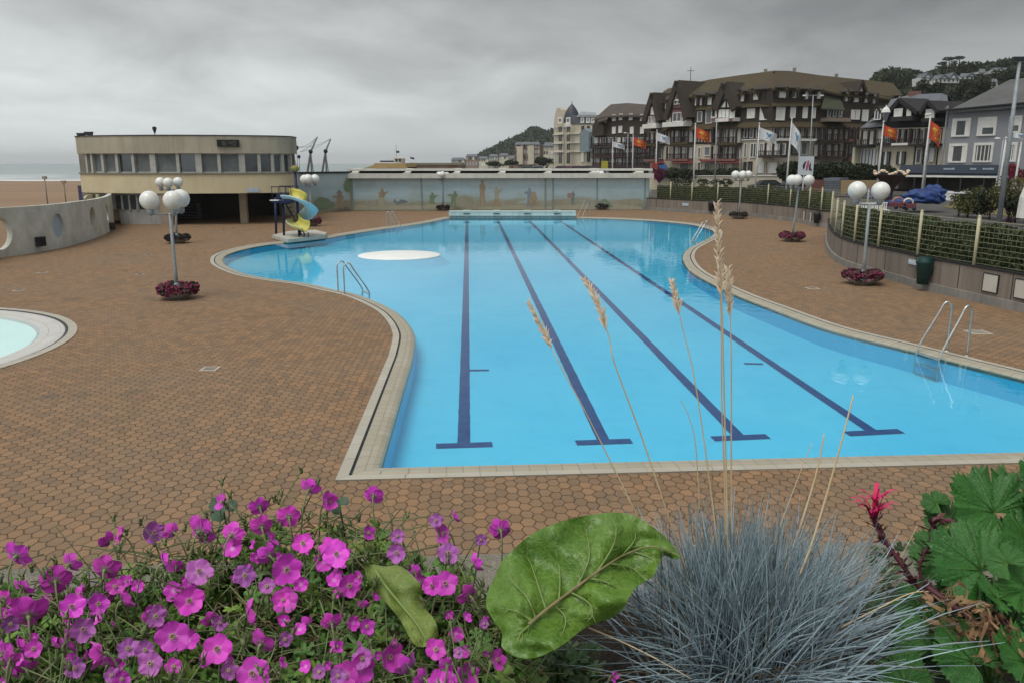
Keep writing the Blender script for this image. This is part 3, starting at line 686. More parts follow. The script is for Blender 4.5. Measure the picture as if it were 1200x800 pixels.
mb = MB(); ctr = V((c0.x, c0.y, z0_)) + q0 * .14; mb.prism([ctr + d0_ * cos(2 * pi * k / 32) * (r0_ + .02) + V((0, 0, 1)) * sin(2 * pi * k / 32) * (r0_ + .02) for k in range(32)], q0 * .05)
mb.build('porthole_pane', mat('pale_blue_pane', (0.36, 0.45, 0.52), (0.30, 0.39, 0.46), 1.5, .4), tmp)
for k, (bx_, by_) in enumerate([(47, 283.5), (129.3, 265.5)]):
    i = near_on(CW, bx_); c = AT(bx_, by_, CW[i].y - .1); d = (CW[i + 1] - CW[i]).normalized(); q = V((d.y, -d.x, 0)); 
    M_ = Matrix.Translation(V((CW[i].x, CW[i].y, c.z))) @ Matrix((d.to_4d()[:3], (-q)[:3], (0, 0, 1))).transposed().to_4x4()
    root = empty('wall_box_light', V((CW[i].x, CW[i].y, c.z)), ['black square box low on the porthole wall between two portholes', 'black square box at the end of the porthole wall'][k], 'wall box', 'black boxes on the porthole wall')  # black box lights on the wall, modelled unlit
    mb = MB(); mb.box(-.24, -.30, -.24, .24, -.02, .24, 0, M_); mb.build('housing', M_dark, root)
    mb = MB(); mb.box(-.2, -.315, -.2, .2, -.302, .2, 0, M_); mb.build('grille', M_grey if 0 else mat('grille', (.012, .012, .014), None, 3, .7), root)
# ------------------------------------------------------------------ hedge wall on the right
n = len(WPATH)
def wnorm(i):
    d = (WPATH[min(i + 1, n - 1)] - WPATH[max(0, i - 1)]).normalized(); q = V((d.y, -d.x, 0)); 
    return -q if q.x < 0 and i > n // 2 else q
NR = []
for i in range(n):
    d = (WPATH[min(i + 1, n - 1)] - WPATH[max(0, i - 1)]).normalized(); q = V((-d.y, d.x, 0)); NR.append(q)
WH = 1.12
def wallsolid(mb, zlo, zhi, o0, o1, i0=0, i1=None, mi=0):
    i1 = n if i1 is None else i1
    A = [WPATH[i] + NR[i] * o0 for i in range(i0, i1)]; B = [WPATH[i] + NR[i] * o1 for i in range(i0, i1)]
    k = len(A); vs = lay(A, zlo) + lay(A, zhi) + lay(B, zhi) + lay(B, zlo)
    fs = []
    for j in range(4):
        for i in range(k - 1): fs.append((j * k + i, j * k + i + 1, ((j + 1) % 4) * k + i + 1, ((j + 1) % 4) * k + i))
    fs += [(0, k, 2 * k, 3 * k), (k - 1, 2 * k - 1, 3 * k - 1, 4 * k - 1)]
    mb.add(vs, fs, mi)
root_w = empty('retaining_wall', WPATH[0], 'long curved board-marked concrete wall along the right of the deck', 'wall')
M_board = mat('board_concrete', (0.235, 0.20, 0.165), (0.16, 0.135, 0.11), 1.0, .9, bump=.4, bscale=9, streak=.6, stretch=(1.2, 1.2, .25), world=True)
mb = MB(); wallsolid(mb, .28, WH, 0.0, .32); mb.build('wall_face', M_board, root_w)
mb = MB(); wallsolid(mb, -.02, .28, -.10, .32); mb.build('plinth', mat('plinth_concrete', (0.25, 0.24, 0.215), (.17, .165, .15), 1.3, .9, streak=.5, world=True), root_w)
mb = MB(); wallsolid(mb, WH, WH + .05, -.03, .36); mb.build('coping_strip', mat('strip_black', (0.02, 0.02, 0.02), None, 3, .9), root_w)  # thin black strip along the wall top, slightly proud of the face
# joints
wa = [0]
for i in range(1, n): wa.append(wa[-1] + (WPATH[i] - WPATH[i - 1]).length)
def wat(s):
    s = max(0, min(wa[-1] - 1e-4, s)); i = max(j for j in range(n - 1) if wa[j] <= s); f = (s - wa[i]) / (wa[i + 1] - wa[i])
    return WPATH[i].lerp(WPATH[i + 1], f), NR[i].lerp(NR[i + 1], f).normalized()
def s_of_px(px, part):
    lo, hi = (0, len(WA) * 8 - 8) if part == 'A' else ((len(WA) + 2) * 8, n - 1)
    def pxof(p): return 600 + FPX * p.x / ((p - CAM).dot(FW))
    best = None
    for i in range(lo, min(hi, n - 1)):
        a, b2 = pxof(WPATH[i]), pxof(WPATH[i + 1])
        if (a - px) * (b2 - px) <= 0 and abs(a - b2) > 1e-6: best = wa[i] + (wa[i + 1] - wa[i]) * (px - a) / (b2 - a)
    return best
mb = MB(); s_ = 1.5
while s_ < wa[-1]:
    p, q = wat(s_); tdir = V((q.y, -q.x, 0)) * .02; mb.hexa([p - q * .004 - tdir + V((0, 0, .3)), p - q * .004 + tdir + V((0, 0, .3)), p + q * .1 + tdir + V((0, 0, .3)), p + q * .1 - tdir + V((0, 0, .3)), p - q * .004 - tdir + V((0, 0, WH - .01)), p - q * .004 + tdir + V((0, 0, WH - .01)), p + q * .1 + tdir + V((0, 0, WH - .01)), p + q * .1 - tdir + V((0, 0, WH - .01))]); s_ += 2.4
mb.build('joints', M_dark, root_w)
# fence
M_fence = mat('pale_yellow_paint', (0.45, 0.42, 0.27), (0.36, 0.34, 0.22), 3, .6)
root_f = empty('wire_fence', WPATH[0] + V((0, 0, WH)), 'pale yellow wire fence on top of the curved concrete wall', 'fence')
FT = 2.72
def fpt(i, z): p = WPATH[i] + NR[i] * .12; return V((p.x, p.y, z))
for z in [WH + .12 + k * (FT - WH - .2) / 8 for k in range(9)]:
    mb = MB(); mb.tube([fpt(i, z) for i in range(0, n, 2)],   .0075 if z < FT - .15 else .014, 4); mb.build('wire', mat('wire_dull', (.27, .26, .16), None, 3, .6), root_f)
mb = MB(); s_ = .5
while s_ < wa[-1]:
    p, q = wat(s_); p = p + q * .13; mb.tube([V((p.x, p.y, WH)), V((p.x, p.y, FT - .06))], .0022, 3); s_ += .2
mb.build('mesh_wires', M_fence, root_f)
ps = [s_of_px(x, 'A') for x in (761, 784, 809, 839, 865, 897, 923, 945, 959)] + [s_of_px(x, 'B') for x in (974, 981, 995.5, 1023, 1068, 1133, 1222)]
ps = [p for p in ps if p is not None]
gA = s_of_px(960, 'A'); gB = s_of_px(974, 'B')
if gA and gB: ps += [gA + (gB - gA) * f for f in (.25, .5, .75)]
for s_ in ps:
    p, q = wat(s_); p = p + q * .1; mb = MB(); mb.tube([V((p.x, p.y, WH - .25)), V((p.x, p.y, FT + .04))], .055, 8); mb.ball((p.x, p.y, FT + .05), .06, 8, 5); mb.build('post', M_fence, root_f)
# hedge
M_hedge = mat('hedge_leaf', (0.055, 0.075, 0.028), (0.03, 0.045, 0.02), 1.2, .8, rand=.55, world=True)
def hedge_strip(name, s0, s1, label, hgt=1.35, nper=420, z0=WH, o=.28, w_=.75):
    mb = MB(); core = MB()
    mb.v = []; k = int((s1 - s0) * nper)
    for _ in range(k):
        s_ = U(s0, s1); p, q = wat(s_); hh = hgt * (0.93 + .12 * noise.noise(V((s_ * .8, 0, 3))))
        side = R()
        if side < .6: oo = o + U(0, .10); z = z0 + U(0.05, hh)
        elif side < .9: oo = o + U(0, w_); z = z0 + hh - abs(random.gauss(0, .05))
        else: oo = o + w_ - U(0, .1); z = z0 + U(.05, hh)
        c = p + q * oo; c = V((c.x, c.y, z + .0)); a = V((random.gauss(0, 1), random.gauss(0, 1), random.gauss(0, 1))).normalized(); b3 = a.orthogonal().normalized(); e3 = a.cross(b3); s1_ = U(.05, .11)
        mb.add([c - b3 * s1_, c + e3 * s1_ * .6, c + b3 * s1_, c - e3 * s1_ * .6], [(0, 1, 2, 3)])
    m2 = int((s1 - s0) / .5) + 2; A = []; B = []
    for j in range(m2):
        p, q = wat(s0 + (s1 - s0) * j / (m2 - 1)); A.append(p + q * (o + .08)); B.append(p + q * (o + w_ - .08))
    hh = hgt * .9; a0, a1, b1_, b0 = lay(A, z0), lay(A, z0 + hh), lay(B, z0 + hh), lay(B, z0)
    mb.strip(a0, a1); mb.strip(a1, b1_); mb.strip(b1_, b0)
    mb.add([a0[0], a1[0], b1_[0], b0[0], a0[-1], a1[-1], b1_[-1], b0[-1]], [(0, 1, 2, 3), (4, 5, 6, 7)])
    o_ = mb.build(name, M_hedge); tag(o_, label, 'hedge')
hedge_strip('hedge', s_of_px(766, 'A'), s_of_px(897, 'A'), 'clipped dark hedge behind the far stretch of wire fence', nper=330)
hedge_strip('hedge', s_of_px(898, 'A'), gA, 'clipped hedge behind the fence at the far bend of the wall', nper=330)
hedge_strip('hedge', gB + .5, wa[-1] - 1, 'clipped hedge behind the nearest stretch of wire fence', nper=650, hgt=1.42)
# things on the wall
def wall_panel(px, part, z0, z1, wdt, m_, name, label, cat, th=.04, grp=None, frame=True):
    s_ = s_of_px(px, part); p, q = wat(s_); t_ = V((q.y, -q.x, 0)); 
    root = empty(name, p + V((0, 0, z0)), label, cat, grp)
    def bx2(mb, a0, a1, za, zb_, d0, d1):
        mb.hexa([V((*(p + t_ * a0 - q * d1).xy, za)), V((*(p + t_ * a1 - q * d1).xy, za)), V((*(p + t_ * a1 - q * d0).xy, za)), V((*(p + t_ * a0 - q * d0).xy, za)), V((*(p + t_ * a0 - q * d1).xy, zb_)), V((*(p + t_ * a1 - q * d1).xy, zb_)), V((*(p + t_ * a1 - q * d0).xy, zb_)), V((*(p + t_ * a0 - q * d0).xy, zb_))])
    mb = MB(); bx2(mb, -wdt / 2, wdt / 2, z0, z1, .004, th); mb.build('panel', m_, root)
    if frame:
        mb = MB(); e = .03
        for a0, a1, za, zb_ in ((-wdt / 2 - e, -wdt / 2, z0 - e, z1 + e), (wdt / 2, wdt / 2 + e, z0 - e, z1 + e), (-wdt / 2, wdt / 2, z1, z1 + e), (-wdt / 2, wdt / 2, z0 - e, z0)): bx2(mb, a0, a1, za, zb_, .002, th + .01)
        mb.build('frame', M_dark, root)
    return root, p, q, t_, bx2
M_panelw = mat('panel_white', (0.50, 0.48, 0.42), (0.42, 0.40, 0.35), 2, .6)
wall_panel(1158.5, 'B', .42, .98, .62, M_panelw, 'service_hatch', 'white hatch in a dark frame on the near concrete wall', 'wall hatch')
wall_panel(1196, 'B', .42, .98, .64, M_panelw, 'service_hatch', 'white hatch cut by the picture edge on the concrete wall', 'wall hatch')
M_plq = mat('plaque_blue', (0.42, 0.50, 0.58), (0.36, 0.43, 0.52), 2, .5)
r_, p, q, t_, bx2 = wall_panel(1067.5, 'B', .80, .98, .62, M_plq, 'sign_plaque', 'pale blue notice plate beside the large dark green bin', 'sign', frame=False)
for k in range(7):
    if k != 3: mb = MB(); bx2(mb, -.25 + k * .07, -.21 + k * .07, .86, .93 - .015 * (k % 2), .041, .045); mb.build('lettering', mat('ink_white', (.75, .78, .8), None, 2, .5), r_)
wall_panel(803, 'A', .62, .86, .75, M_plq, 'sign_plaque', 'pale notice plate on the far wall before the hedge', 'sign', frame=False)
wall_panel(958, 'A', .62, .78, .5, M_plq, 'sign_plaque', 'small pale plate beside the far bend of the wall', 'sign', frame=False)
wall_panel(942, 'A', .25, .95, .34, M_panelw, 'service_hatch', 'narrow white hatch on the far wall, left one of two', 'wall hatch')
wall_panel(949.8, 'A', .25, .95, .34, M_panelw, 'service_hatch', 'narrow white hatch on the far wall, right one of two', 'wall hatch')
M_bin = mat('bin_green', (0.012, 0.05, 0.045), (0.01, 0.035, 0.032), 5, .35)
def litter_bin(px, part, label, s0=1.0, m_=M_bin):
    s_ = s_of_px(px, part); p, q = wat(s_); c = p - q * .3; c.z = .25
    root = empty('litter_bin', c, label, 'bin', 'bins hung on the hedge wall')
    mb = MB(); mb.lathe(c, [(.01, .0), (.20 * s0, .0), (.27 * s0, .72 * s0), (.285 * s0, .76 * s0), (.26 * s0, .78 * s0), (.24 * s0, .70 * s0), (.18 * s0, .1), (.01, .1)], 20); mb.build('bin_body', m_, root)
    mb = MB(); mb.lathe(c, [(.29 * s0, .74 * s0), (.30 * s0, .80 * s0), (.24 * s0, .95 * s0), (.01, 1.0 * s0)], 20, smooth=False); 
    n0 = len(mb.v)
    mb.build('lid', m_, root)
    mb = MB(); t_ = V((q.y, -q.x, 0)); mb.hexa([c + q * .2 - t_ * .1 + V((0, 0, .3)), c + q * .2 + t_ * .1 + V((0, 0, .3)), c + q * .30 + t_ * .1 + V((0, 0, .3)), c + q * .30 - t_ * .1 + V((0, 0, .3)), c + q * .2 - t_ * .1 + V((0, 0, .6)), c + q * .2 + t_ * .1 + V((0, 0, .6)), c + q * .30 + t_ * .1 + V((0, 0, .6)), c + q * .30 - t_ * .1 + V((0, 0, .6))]); mb.build('bracket', M_dark, root)
litter_bin(1089, 'B', 'dark green bin beside the pale blue notice plate')
litter_bin(960.5, 'A', 'dark bin at the far bend of the hedge wall', .85, M_dark)
litter_bin(835, 'A', 'dark bin hanging on the far hedge wall, behind the tall seed head', .95, M_dark)
# drain covers on the deck
M_drain = mat('drain_plate', (0.42, 0.38, 0.31), (0.34, 0.31, 0.26), 5, .7)
for k, (x, y, s_) in enumerate([(246, 432, 1.1), (22, 340.5, 1.0), (50, 319.5, 1.0), (174, 299, .8), (164, 321.5, .8), (952, 338, 1.3), (1146, 389.5, 1.6), (853, 262.5, 1.1), (262, 270.5, .8)]):
    c = G(x, y); root = empty('drain_cover', c, ['square drain cover alone in the middle of the left deck', 'drain cover left of the near globe lamp, nearest the paddling pool', 'drain cover before the porthole wall', 'drain cover left of the lamp pole, farther one', 'drain cover left of the lamp pole, nearer one', 'pale cover on the deck left of the largest pink flower tub', 'pale cover on the deck beside the large steel ladder', 'pale cover near the far flower tub on the right deck', 'pale cover before the dark undercroft'][k], 'drain cover', 'drain covers in the paving')
    mb = MB(); w2 = .17 * s_; mb.box(c.x - w2, c.y - w2, 0.0, c.x + w2, c.y + w2, .012); mb.build('plate', M_drain, root)
    mb = MB(); 
    for j in range(-2, 3): mb.box(c.x - w2 * .7, c.y + j * w2 * .3 - .008, .012, c.x + w2 * .7, c.y + j * w2 * .3 + .008, .016)
    mb.build('slot', M_dark, root)
# ------------------------------------------------------------------ spiral water slide
D = G(340, 282).y + 0.6
def S(px, py, dy=0.0): return AT(px, py, D + dy)
root = empty('water_slide', S(350, 283), 'yellow and pale blue spiral water slide on dark blue posts', 'water slide')
M_yel = mat('slide_yellow', (0.58, 0.52, 0.10), (0.46, 0.42, 0.10), 2, .35); M_lb = mat('slide_pale_blue', (0.42, 0.58, 0.62), (0.34, 0.50, 0.55), 2, .35)
P = [(334, 231, -.5), (340, 231, -.75), (348, 233, -.95), (358, 239, -.9), (365.5, 248, -.3), (362, 255, .55), (352, 258.5, .8), (344, 259, .2), (342.5, 262, -.5), (347, 265.5, -.95), (354, 268, -1.15), (358, 269, -1.25)]
path = catmull([S(*p) for p in P], 7)
A = []; B = []; Cc = []; nseg = 10
prof_in = [(sin(a) * .40, .42 - cos(a) * .42) for a in [(-pi / 2 * 1.25) + pi / 2 * 1.95 * k / nseg for k in range(nseg + 1)]]
vs = []; fs = []; ms = []
for i, p in enumerate(path):
    d = (path[min(i + 1, len(path) - 1)] - path[max(0, i - 1)]).normalized(); sd_ = d.cross(V((0, 0, 1))).normalized(); up = sd_.cross(d).normalized()
    sc_ = 0.95
    for layer in (1.0, 1.1):
        for (a_, b2) in prof_in:
            vs.append(p + sd_ * a_ * sc_ * layer + up * ((b2 - .42) * layer * sc_ + .30))
k = nseg + 1; st = 2 * k
for i in range(len(path) - 1):
    for j in range(nseg):
        a0 = i * st + j; fs.append((a0, a0 + 1, a0 + 1 + st, a0 + st)); ms.append(0)
        b0 = a0 + k; fs.append((b0, b0 + st, b0 + 1 + st, b0 + 1)); ms.append(1 if i < 42 else 0)
    fs.append((i * st, i * st + st, i * st + st + k, i * st + k)); ms.append(0)
    a0 = i * st + nseg; fs.append((a0, a0 + k, a0 + k + st, a0 + st)); ms.append(1)
mb = MB(); mb.v = [tuple(v) for v in vs]; mb.f = fs; mb.m = ms; mb.sm = [True] * len(fs); mb.build('chute', [M_yel, M_lb], root)
mb = MB(); a = S(350.5, 276); b_ = S(350.5, 196); mb.tube([V((a.x, a.y + .1, 0)), V((a.x - .05, a.y + .1, b_.z))], .085, 12); po = mb.build('post', M_blue, root)
mb = MB(); mb.lathe(V((a.x - .05, a.y + .1, b_.z)), [(.1, -.28), (.24, -.2), (.26, -.05), (.16, .05), (.01, .1)], 14); mb.build('post_cap', mat('cap_olive', (.25, .22, .06), None, 4, .6), po)
for px, dy in ((331.5, .3), (322.5, 1.5)):
    a = S(px + 1.2, 276, dy); b_ = S(px, 232, dy); mb = MB(); mb.tube([V((a.x, a.y, 0)), b_], .07, 10); mb.build('post', M_blue, root)
pz = S(331, 235).z
mb = MB(); x0, x1 = S(321, 235).x, S(344, 235).x; mb.box(x0, D - .5, pz - .15, x1, D + 1.3, pz); mb.build('platform', M_blue, root)
mb = MB(); mb.box(S(320, 234).x, D - .7, pz, S(330, 234).x, D - .3, pz + .05); mb.build('platform_lip', M_white, root)
hz_ = S(331, 219).z
for y in (D - .45, D + 1.25):
    for px in (321.5, 329, 337, 343.5):
        mb = MB(); x = S(px, 230).x; mb.tube([(x, y, pz), (x, y, hz_)], .022, 6); mb.build('railing_post', M_dark, root)
    mb = MB(); mb.tube([(x0, y, hz_), (x1, y, hz_)], .03, 6); mb.tube([(x0, y, (hz_ + pz) / 2), (x1, y, (hz_ + pz) / 2)], .02, 6); mb.build('railing', M_dark, root)
mb = MB(); mb.box(x0, D + .5, pz, x1, D + .6, pz + .4); mb.build('side_sheet', M_blue, root)
mb = MB()
for k in range(2): mb.tube([S(333.5, 237, .1 + k * .7), V((S(350 + 4, 262).x, D + .1 + k * .7, .1))], .03, 6)
for k in range(9):
    f = (k + .5) / 9; a = S(333.5, 237, .1); b2 = V((S(354, 262).x, D + .1, .1)); q = a.lerp(b2, f); mb.box(q.x - .1, D + .12, q.z - .015, q.x + .1, D + .78, q.z + .015)
mb.build('ladder_steps', M_dark, root)
for px in (350, 356, 361): 
    a = S(px, 270, -.9); mb = MB(); mb.tube([V((a.x, a.y, .12)), V((a.x, a.y, .5))], .035, 6); mb.build('exit_leg', M_dark, root)
sl = [G(319, 280), G(337, 285.5), G(381, 280.5), G(383, 277), G(370, 273.5), G(340, 275)]
mb = MB(); mb.prism(lay(sl, .03), V((0, 0, .20))); o = mb.build('slide_slab', M_concl); tag(o, 'pale concrete slab under the spiral slide overhanging the water', 'slab')
# ------------------------------------------------------------------ pool building (drum shaped)
def pl(px, D): 
    r = ray(px, 191.6); return V((r.x / r.y * D, D, 0))
FR = catmull([pl(96.5, 64.6), pl(99, 62.6), pl(130, 61.2), pl(190, 60.3), pl(245, 60.5), pl(300, 61.4), pl(335, 62.8), pl(345, 65.5)], 10)
def zof(py, px=190, D=60.3): return AT(px, py, D).z
zr, zw1, zw0, zy0 = zof(158.3), zof(180), zof(203), zof(227)
M_ych = mat('yellow_render', (0.56, 0.485, 0.32), (0.48, 0.415, 0.27), .7, .85, streak=.12)
M_par = mat('stained_parapet', (0.42, 0.38, 0.29), (0.30, 0.275, 0.215), .8, .9, streak=.32, stretch=(.5, .5, .4))
root = empty('pool_building', pl(190, 66), 'two-storey drum-shaped yellow pool building with a window band', 'building')
def band(name, m_, z0, z1, o, i0=0, i1=None, depth=1.0, parent=None, top=True):
    P = FR[i0:i1]; k = len(P); c = pl(215, 80)
    Q = []
    for i in range(k):
        d = (P[min(i + 1, k - 1)] - P[max(0, i - 1)]).normalized(); q = V((d.y, -d.x, 0)); Q.append((P[i] + q * o, P[i] - q * depth))
    A = [q[0] for q in Q]; B = [q[1] for q in Q]
    poly_ = A + B[::-1]; mb = MB()
    tr = tessellate_polygon([poly_]); m_n = len(poly_)
    vs = lay(poly_, z0) + lay(poly_, z1); fs = [tuple(t_) for t_ in tr] + [tuple(x + m_n for x in t_) for t_ in tr] + [(i, (i + 1) % m_n, (i + 1) % m_n + m_n, i + m_n) for i in range(m_n)]
    mb.add(vs, fs); return mb.build(name, m_, parent or root)
band('parapet', M_par, zw1, zr - .06, .25, depth=.5)
band('roof_edge', M_dark, zr - .06, zr, .30, depth=.4)
band('wall_band', M_ych, zy0, zw0 - .1, .22, depth=.5)
band('sill', mat('sill', (.2, .19, .15), None, 3, .8), zw0 - .1, zw0, .3, depth=.5)
# roof and floors as full plates
def plate(name, z0, z1, m_, sh=.0):
    P = [p.copy() for p in FR]; P = P + [pl(345, 82), pl(93, 82)]
    mb = MB(); mb.prism(lay(P, z0), V((0, 0, z1 - z0))); mb.build(name, m_, root)
plate('roof', zr - .4, zr - .12, M_conc); plate('floor_slab', zy0 + .02, zy0 + .3, M_conc)
mb = MB(); mb.box(pl(93, 82).x, 82, 0, pl(345, 82).x, 82.3, zr - .12); mb.build('back_wall', M_conc, root)
# window band: panes and mullions
def fpx(px):
    best = None
    for i in range(len(FR) - 1):
        a, b2 = 600 + FPX * FR[i].x / (FR[i].y * cos(PIT) + 0), 600 + FPX * FR[i + 1].x / (FR[i + 1].y * cos(PIT))
        # project at window height
        za = (zw0 + zw1) / 2
        pa, pb = V((FR[i].x, FR[i].y, za)) - CAM, V((FR[i + 1].x, FR[i + 1].y, za)) - CAM
        a, b2 = 600 + FPX * pa.x / pa.dot(FW), 600 + FPX * pb.x / pb.dot(FW)
        if min(a, b2) <= px <= max(a, b2) and abs(a - b2) > 1e-6:
            f = (px - a) / (b2 - a); d = (FR[i + 1] - FR[i]).normalized(); best = (FR[i].lerp(FR[i + 1], f), V((d.y, -d.x, 0)), d)
    return best
edges = [103, 109, 121.5, 138, 157, 180, 209, 233, 257, 283.5, 303.5, 319, 330.5, 340]
M_wframe = mat('window_frame_pale', (.42, .42, .38), None, 3, .6)
M_cur = mat('curtained_glass', (.16, .18, .18), (.09, .105, .11), 1.5, .35, streak=.3)
thick = {180, 233, 283.5}
for i in range(len(edges) - 1):
    a, b2 = fpx(edges[i]), fpx(edges[i + 1])
    if not a or not b2: continue
    mb = MB(); ins = -.12
    A0, B0 = a[0] + a[1] * ins, b2[0] + b2[1] * ins
    mb.add([V((A0.x, A0.y, zw0)), V((B0.x, B0.y, zw0)), V((B0.x, B0.y, zw1)), V((A0.x, A0.y, zw1))], [(0, 1, 2, 3)])
    w_ = mb.build('window', M_cur if i in (2, 4, 5, 8, 1, 7) else M_glass, root)
    mb = MB(); t_ = (B0 - A0).normalized()
    for z0, z1 in ((zw0, zw0 + .08), (zw1 - .07, zw1)): 
        q = a[1] * .06; mb.hexa([V((*(A0 + q).xy, z0)), V((*(B0 + q).xy, z0)), V((*B0.xy, z0)), V((*A0.xy, z0)), V((*(A0 + q).xy, z1)), V((*(B0 + q).xy, z1)), V((*B0.xy, z1)), V((*A0.xy, z1))])
    mb.build('window_frame', M_wframe, w_)
for e in edges:
    a = fpx(e); 
    if not a: continue
    hw = .22 if e in thick else .11; p, q, d = a; mb = MB()
    mb.hexa([V((*(p + d * sx * hw + q * oy).xy, z)) for z in (zw0, zw1) for sx, oy in ((-1, .12), (1, .12), (1, -.2), (-1, -.2))]); mb.build('mullion', M_wframe, root)
# corner return wall on the left, back rooms
i0 = 0
# ground floor: glazed wall at the left, dark undercroft on the right
gp = [pl(134, 61.5), pl(160, 61.15), pl(190, 60.9), pl(200, 66.5), pl(200, 81)]
mb = MB()
for a, b2 in zip(gp, gp[1:]):
    d = (b2 - a).normalized(); q = V((-d.y, d.x, 0)) * .25; mb.prism([a, b2, b2 + q, a + q], V((0, 0, zy0)))
mb.build('ground_wall', mat('grey_render', (.42, .43, .41), (.33, .33, .31), 1, .9, streak=.4), root)
GFa = Fac(gp[0], gp[2])
for x0, x1 in ((137, 143.5), (145.5, 152), (154, 161), (164, 171)):
    mb = MB(); u0 = GFa.uz(x0, 240)[0]; u1 = GFa.uz(x1, 240)[0]; z0 = GFa.uz(150, 245)[1]; z1 = GFa.uz(150, 229)[1]; GFa.bx(mb, u0, z0, u1, z1, .02, .10); mb.build('window', M_glass, root)
    mb = MB(); GFa.bx(mb, u1, z0 - .1, u1 + .14, z1, .02, .14); mb.build('mullion', M_wframe, root)
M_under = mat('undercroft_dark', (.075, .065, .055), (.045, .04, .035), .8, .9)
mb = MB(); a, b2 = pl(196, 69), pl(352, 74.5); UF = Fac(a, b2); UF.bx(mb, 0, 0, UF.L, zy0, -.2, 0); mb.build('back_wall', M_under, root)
for px in (302, 318, 333): 
    mb = MB(); u = UF.uz(px, 240)[0]; UF.bx(mb, u - .04, 0, u + .04, zy0, 0, .04); mb.build('door_joint', M_dark, root)
for px, wd in ((190, .45), (285, .26), (344, .15)):
    a = fpx(px) or fpx(339); p = a[0] - a[1] * .25; c_ = V((p.x, p.y, 0)); mb = MB()
    if px == 285: c_ = G(287, 261.5)
    mb.prism([c_ + V((x, y, 0)) for x, y in ((-wd, -wd * .8), (wd, -wd * .8), (wd, wd * .8), (-wd, wd * .8))], V((0, 0, zy0))) ; mb.build('pillar', mat('pillar_tan', (.33, .27, .20), (.26, .21, .16), 1.5, .85), root)
# concrete soffit fascia sign and clock
a = fpx(262)[0:3]; 
def on_front(px, py, w_, h_, th, m_, name, par, mi=0, off=.3):
    p, q, d = fpx(px); c_ = CAM + ray(px, py) * ((p + q * off - CAM).dot(q) / ray(px, py).dot(q))
    mb = MB(); mb.hexa([c_ + d * sx * w_ / 2 + q * oy + V((0, 0, sz * h_ / 2)) for sz in (-1, 1) for sx, oy in ((-1, th), (1, th), (1, 0), (-1, 0))]); return mb.build(name, m_, par), c_, d, q
rt = empty('digital_clock', fpx(267)[0] + V((0, 0, zr - .9)), 'black digital display mounted on the roof parapet of the pool building', 'clock')
o, c_, d, q = on_front(267.5, 168.2, 1.55, .50, .16, mat('display_black', (.012, .014, .012), None, 3, .4), 'display_case', rt, off=.27)
M_seg = mat('display_digits', (.16, .20, .17), (.12, .15, .13), 3, .6)
def digit(ch, cx):
    segs = {'1': 'bc', '6': 'acdefg', '4': 'bcfg', '0': 'abcdef', '9': 'abcdfg', '5': 'acdfg'}[ch]; mb = MB()
    H2, W2, T = .15, .08, .028
    pos_ = {'a': (0, H2, 1), 'g': (0, 0, 1), 'd': (0, -H2, 1), 'f': (-W2, H2 / 2, 0), 'b': (W2, H2 / 2, 0), 'e': (-W2, -H2 / 2, 0), 'c': (W2, -H2 / 2, 0)}
    for s_ in segs:
        x, z, hor = pos_[s_]; hx, hz2 = (W2 * .85, T / 2) if hor else (T / 2, H2 * .42)
        mb.hexa([c_ + d * (cx + x + sx * hx) + q * oy + V((0, 0, z + sz * hz2)) for sz in (-1, 1) for sx, oy in ((-1, .172), (1, .172), (1, .162), (-1, .162))])
    mb.build('digit', M_seg, rt)
dsg = 1 if d.x > 0 else -1
for ch, cx in zip('1640', (-.48, -.22, .14, .42)): digit(ch, cx * dsg)
rs = empty('small_sign', fpx(296)[0] + V((0, 0, zy0)), 'small blue and white plate at the bottom edge of the yellow band', 'sign')
on_front(296.5, 223, .85, .3, .05, M_plq, 'plate', rs, off=.24)
# roof bits: floodlights and a loudspeaker on a pole
def rooftop(px, py, D_, label, kind_):
    c_ = AT(px, py, D_); root2 = empty('floodlight' if kind_ else 'roof_horn', V((c_.x, c_.y, zr)), label, 'floodlight' if kind_ else 'loudspeaker')
    mb = MB(); mb.tube([V((c_.x, c_.y, zr - .1)), V((c_.x, c_.y, c_.z))], .03, 6); mb.build('bracket', M_dark, root2)
    mb = MB()
    if kind_: mb.hexa([V((c_.x + sx * .32 * (1 - .3 * (sz < 0)), c_.y + sy * .15, c_.z + sz * .13)) for sz in (-1, 1) for sx, sy in ((-1, -1), (1, -1), (1, 1), (-1, 1))])
    else: mb.lathe(c_, [(.06, -.25), (.1, -.1), (.17, .1), (.1, .2)], 10)
    mb.build('lamp_head', M_dark, root2)
rooftop(95, 158.2, 65.6, 'floodlight overhanging the left corner of the drum building roof', 1)
rooftop(104, 156.8, 64.5, 'floodlight on the roof just inside the left corner', 1)
rooftop(181, 152, 60.6, 'small dark horn on a pole on the drum building roof', 0)
# stacked loungers in the undercroft
rt = empty('lounger_stack', G(223, 257), 'stack of grey loungers in the dark undercroft', 'loungers'); c_ = G(223, 257.5)
for k in range(6):
    mb = MB(); z = .12 + k * .22; mb.box(c_.x - .95 + .05 * (k % 2), c_.y - .35, z, c_.x + .85, c_.y + .35, z + .06); mb.box(c_.x - .9, c_.y - .33, z - .1, c_.x - .84, c_.y + .33, z); mb.box(c_.x + .74, c_.y - .33, z - .1, c_.x + .8, c_.y + .33, z); mb.build('lounger', mat('lounger_grey', (.20, .20, .20), None, 3, .6), rt)
# small wall end and cream curved screen behind the porthole wall
mb = MB(); cs = catmull([G(103, 281), G(106, 273), G(114, 270), G(119, 271)], 6)
i_ = [V((p.x, p.y + .2, 0)) for p in cs]; mb.prism(cs + i_[::-1], V((0, 0, 2.45))); o = mb.build('curved_screen', M_ych); tag(o, 'low curved cream screen wall behind the porthole wall', 'wall')
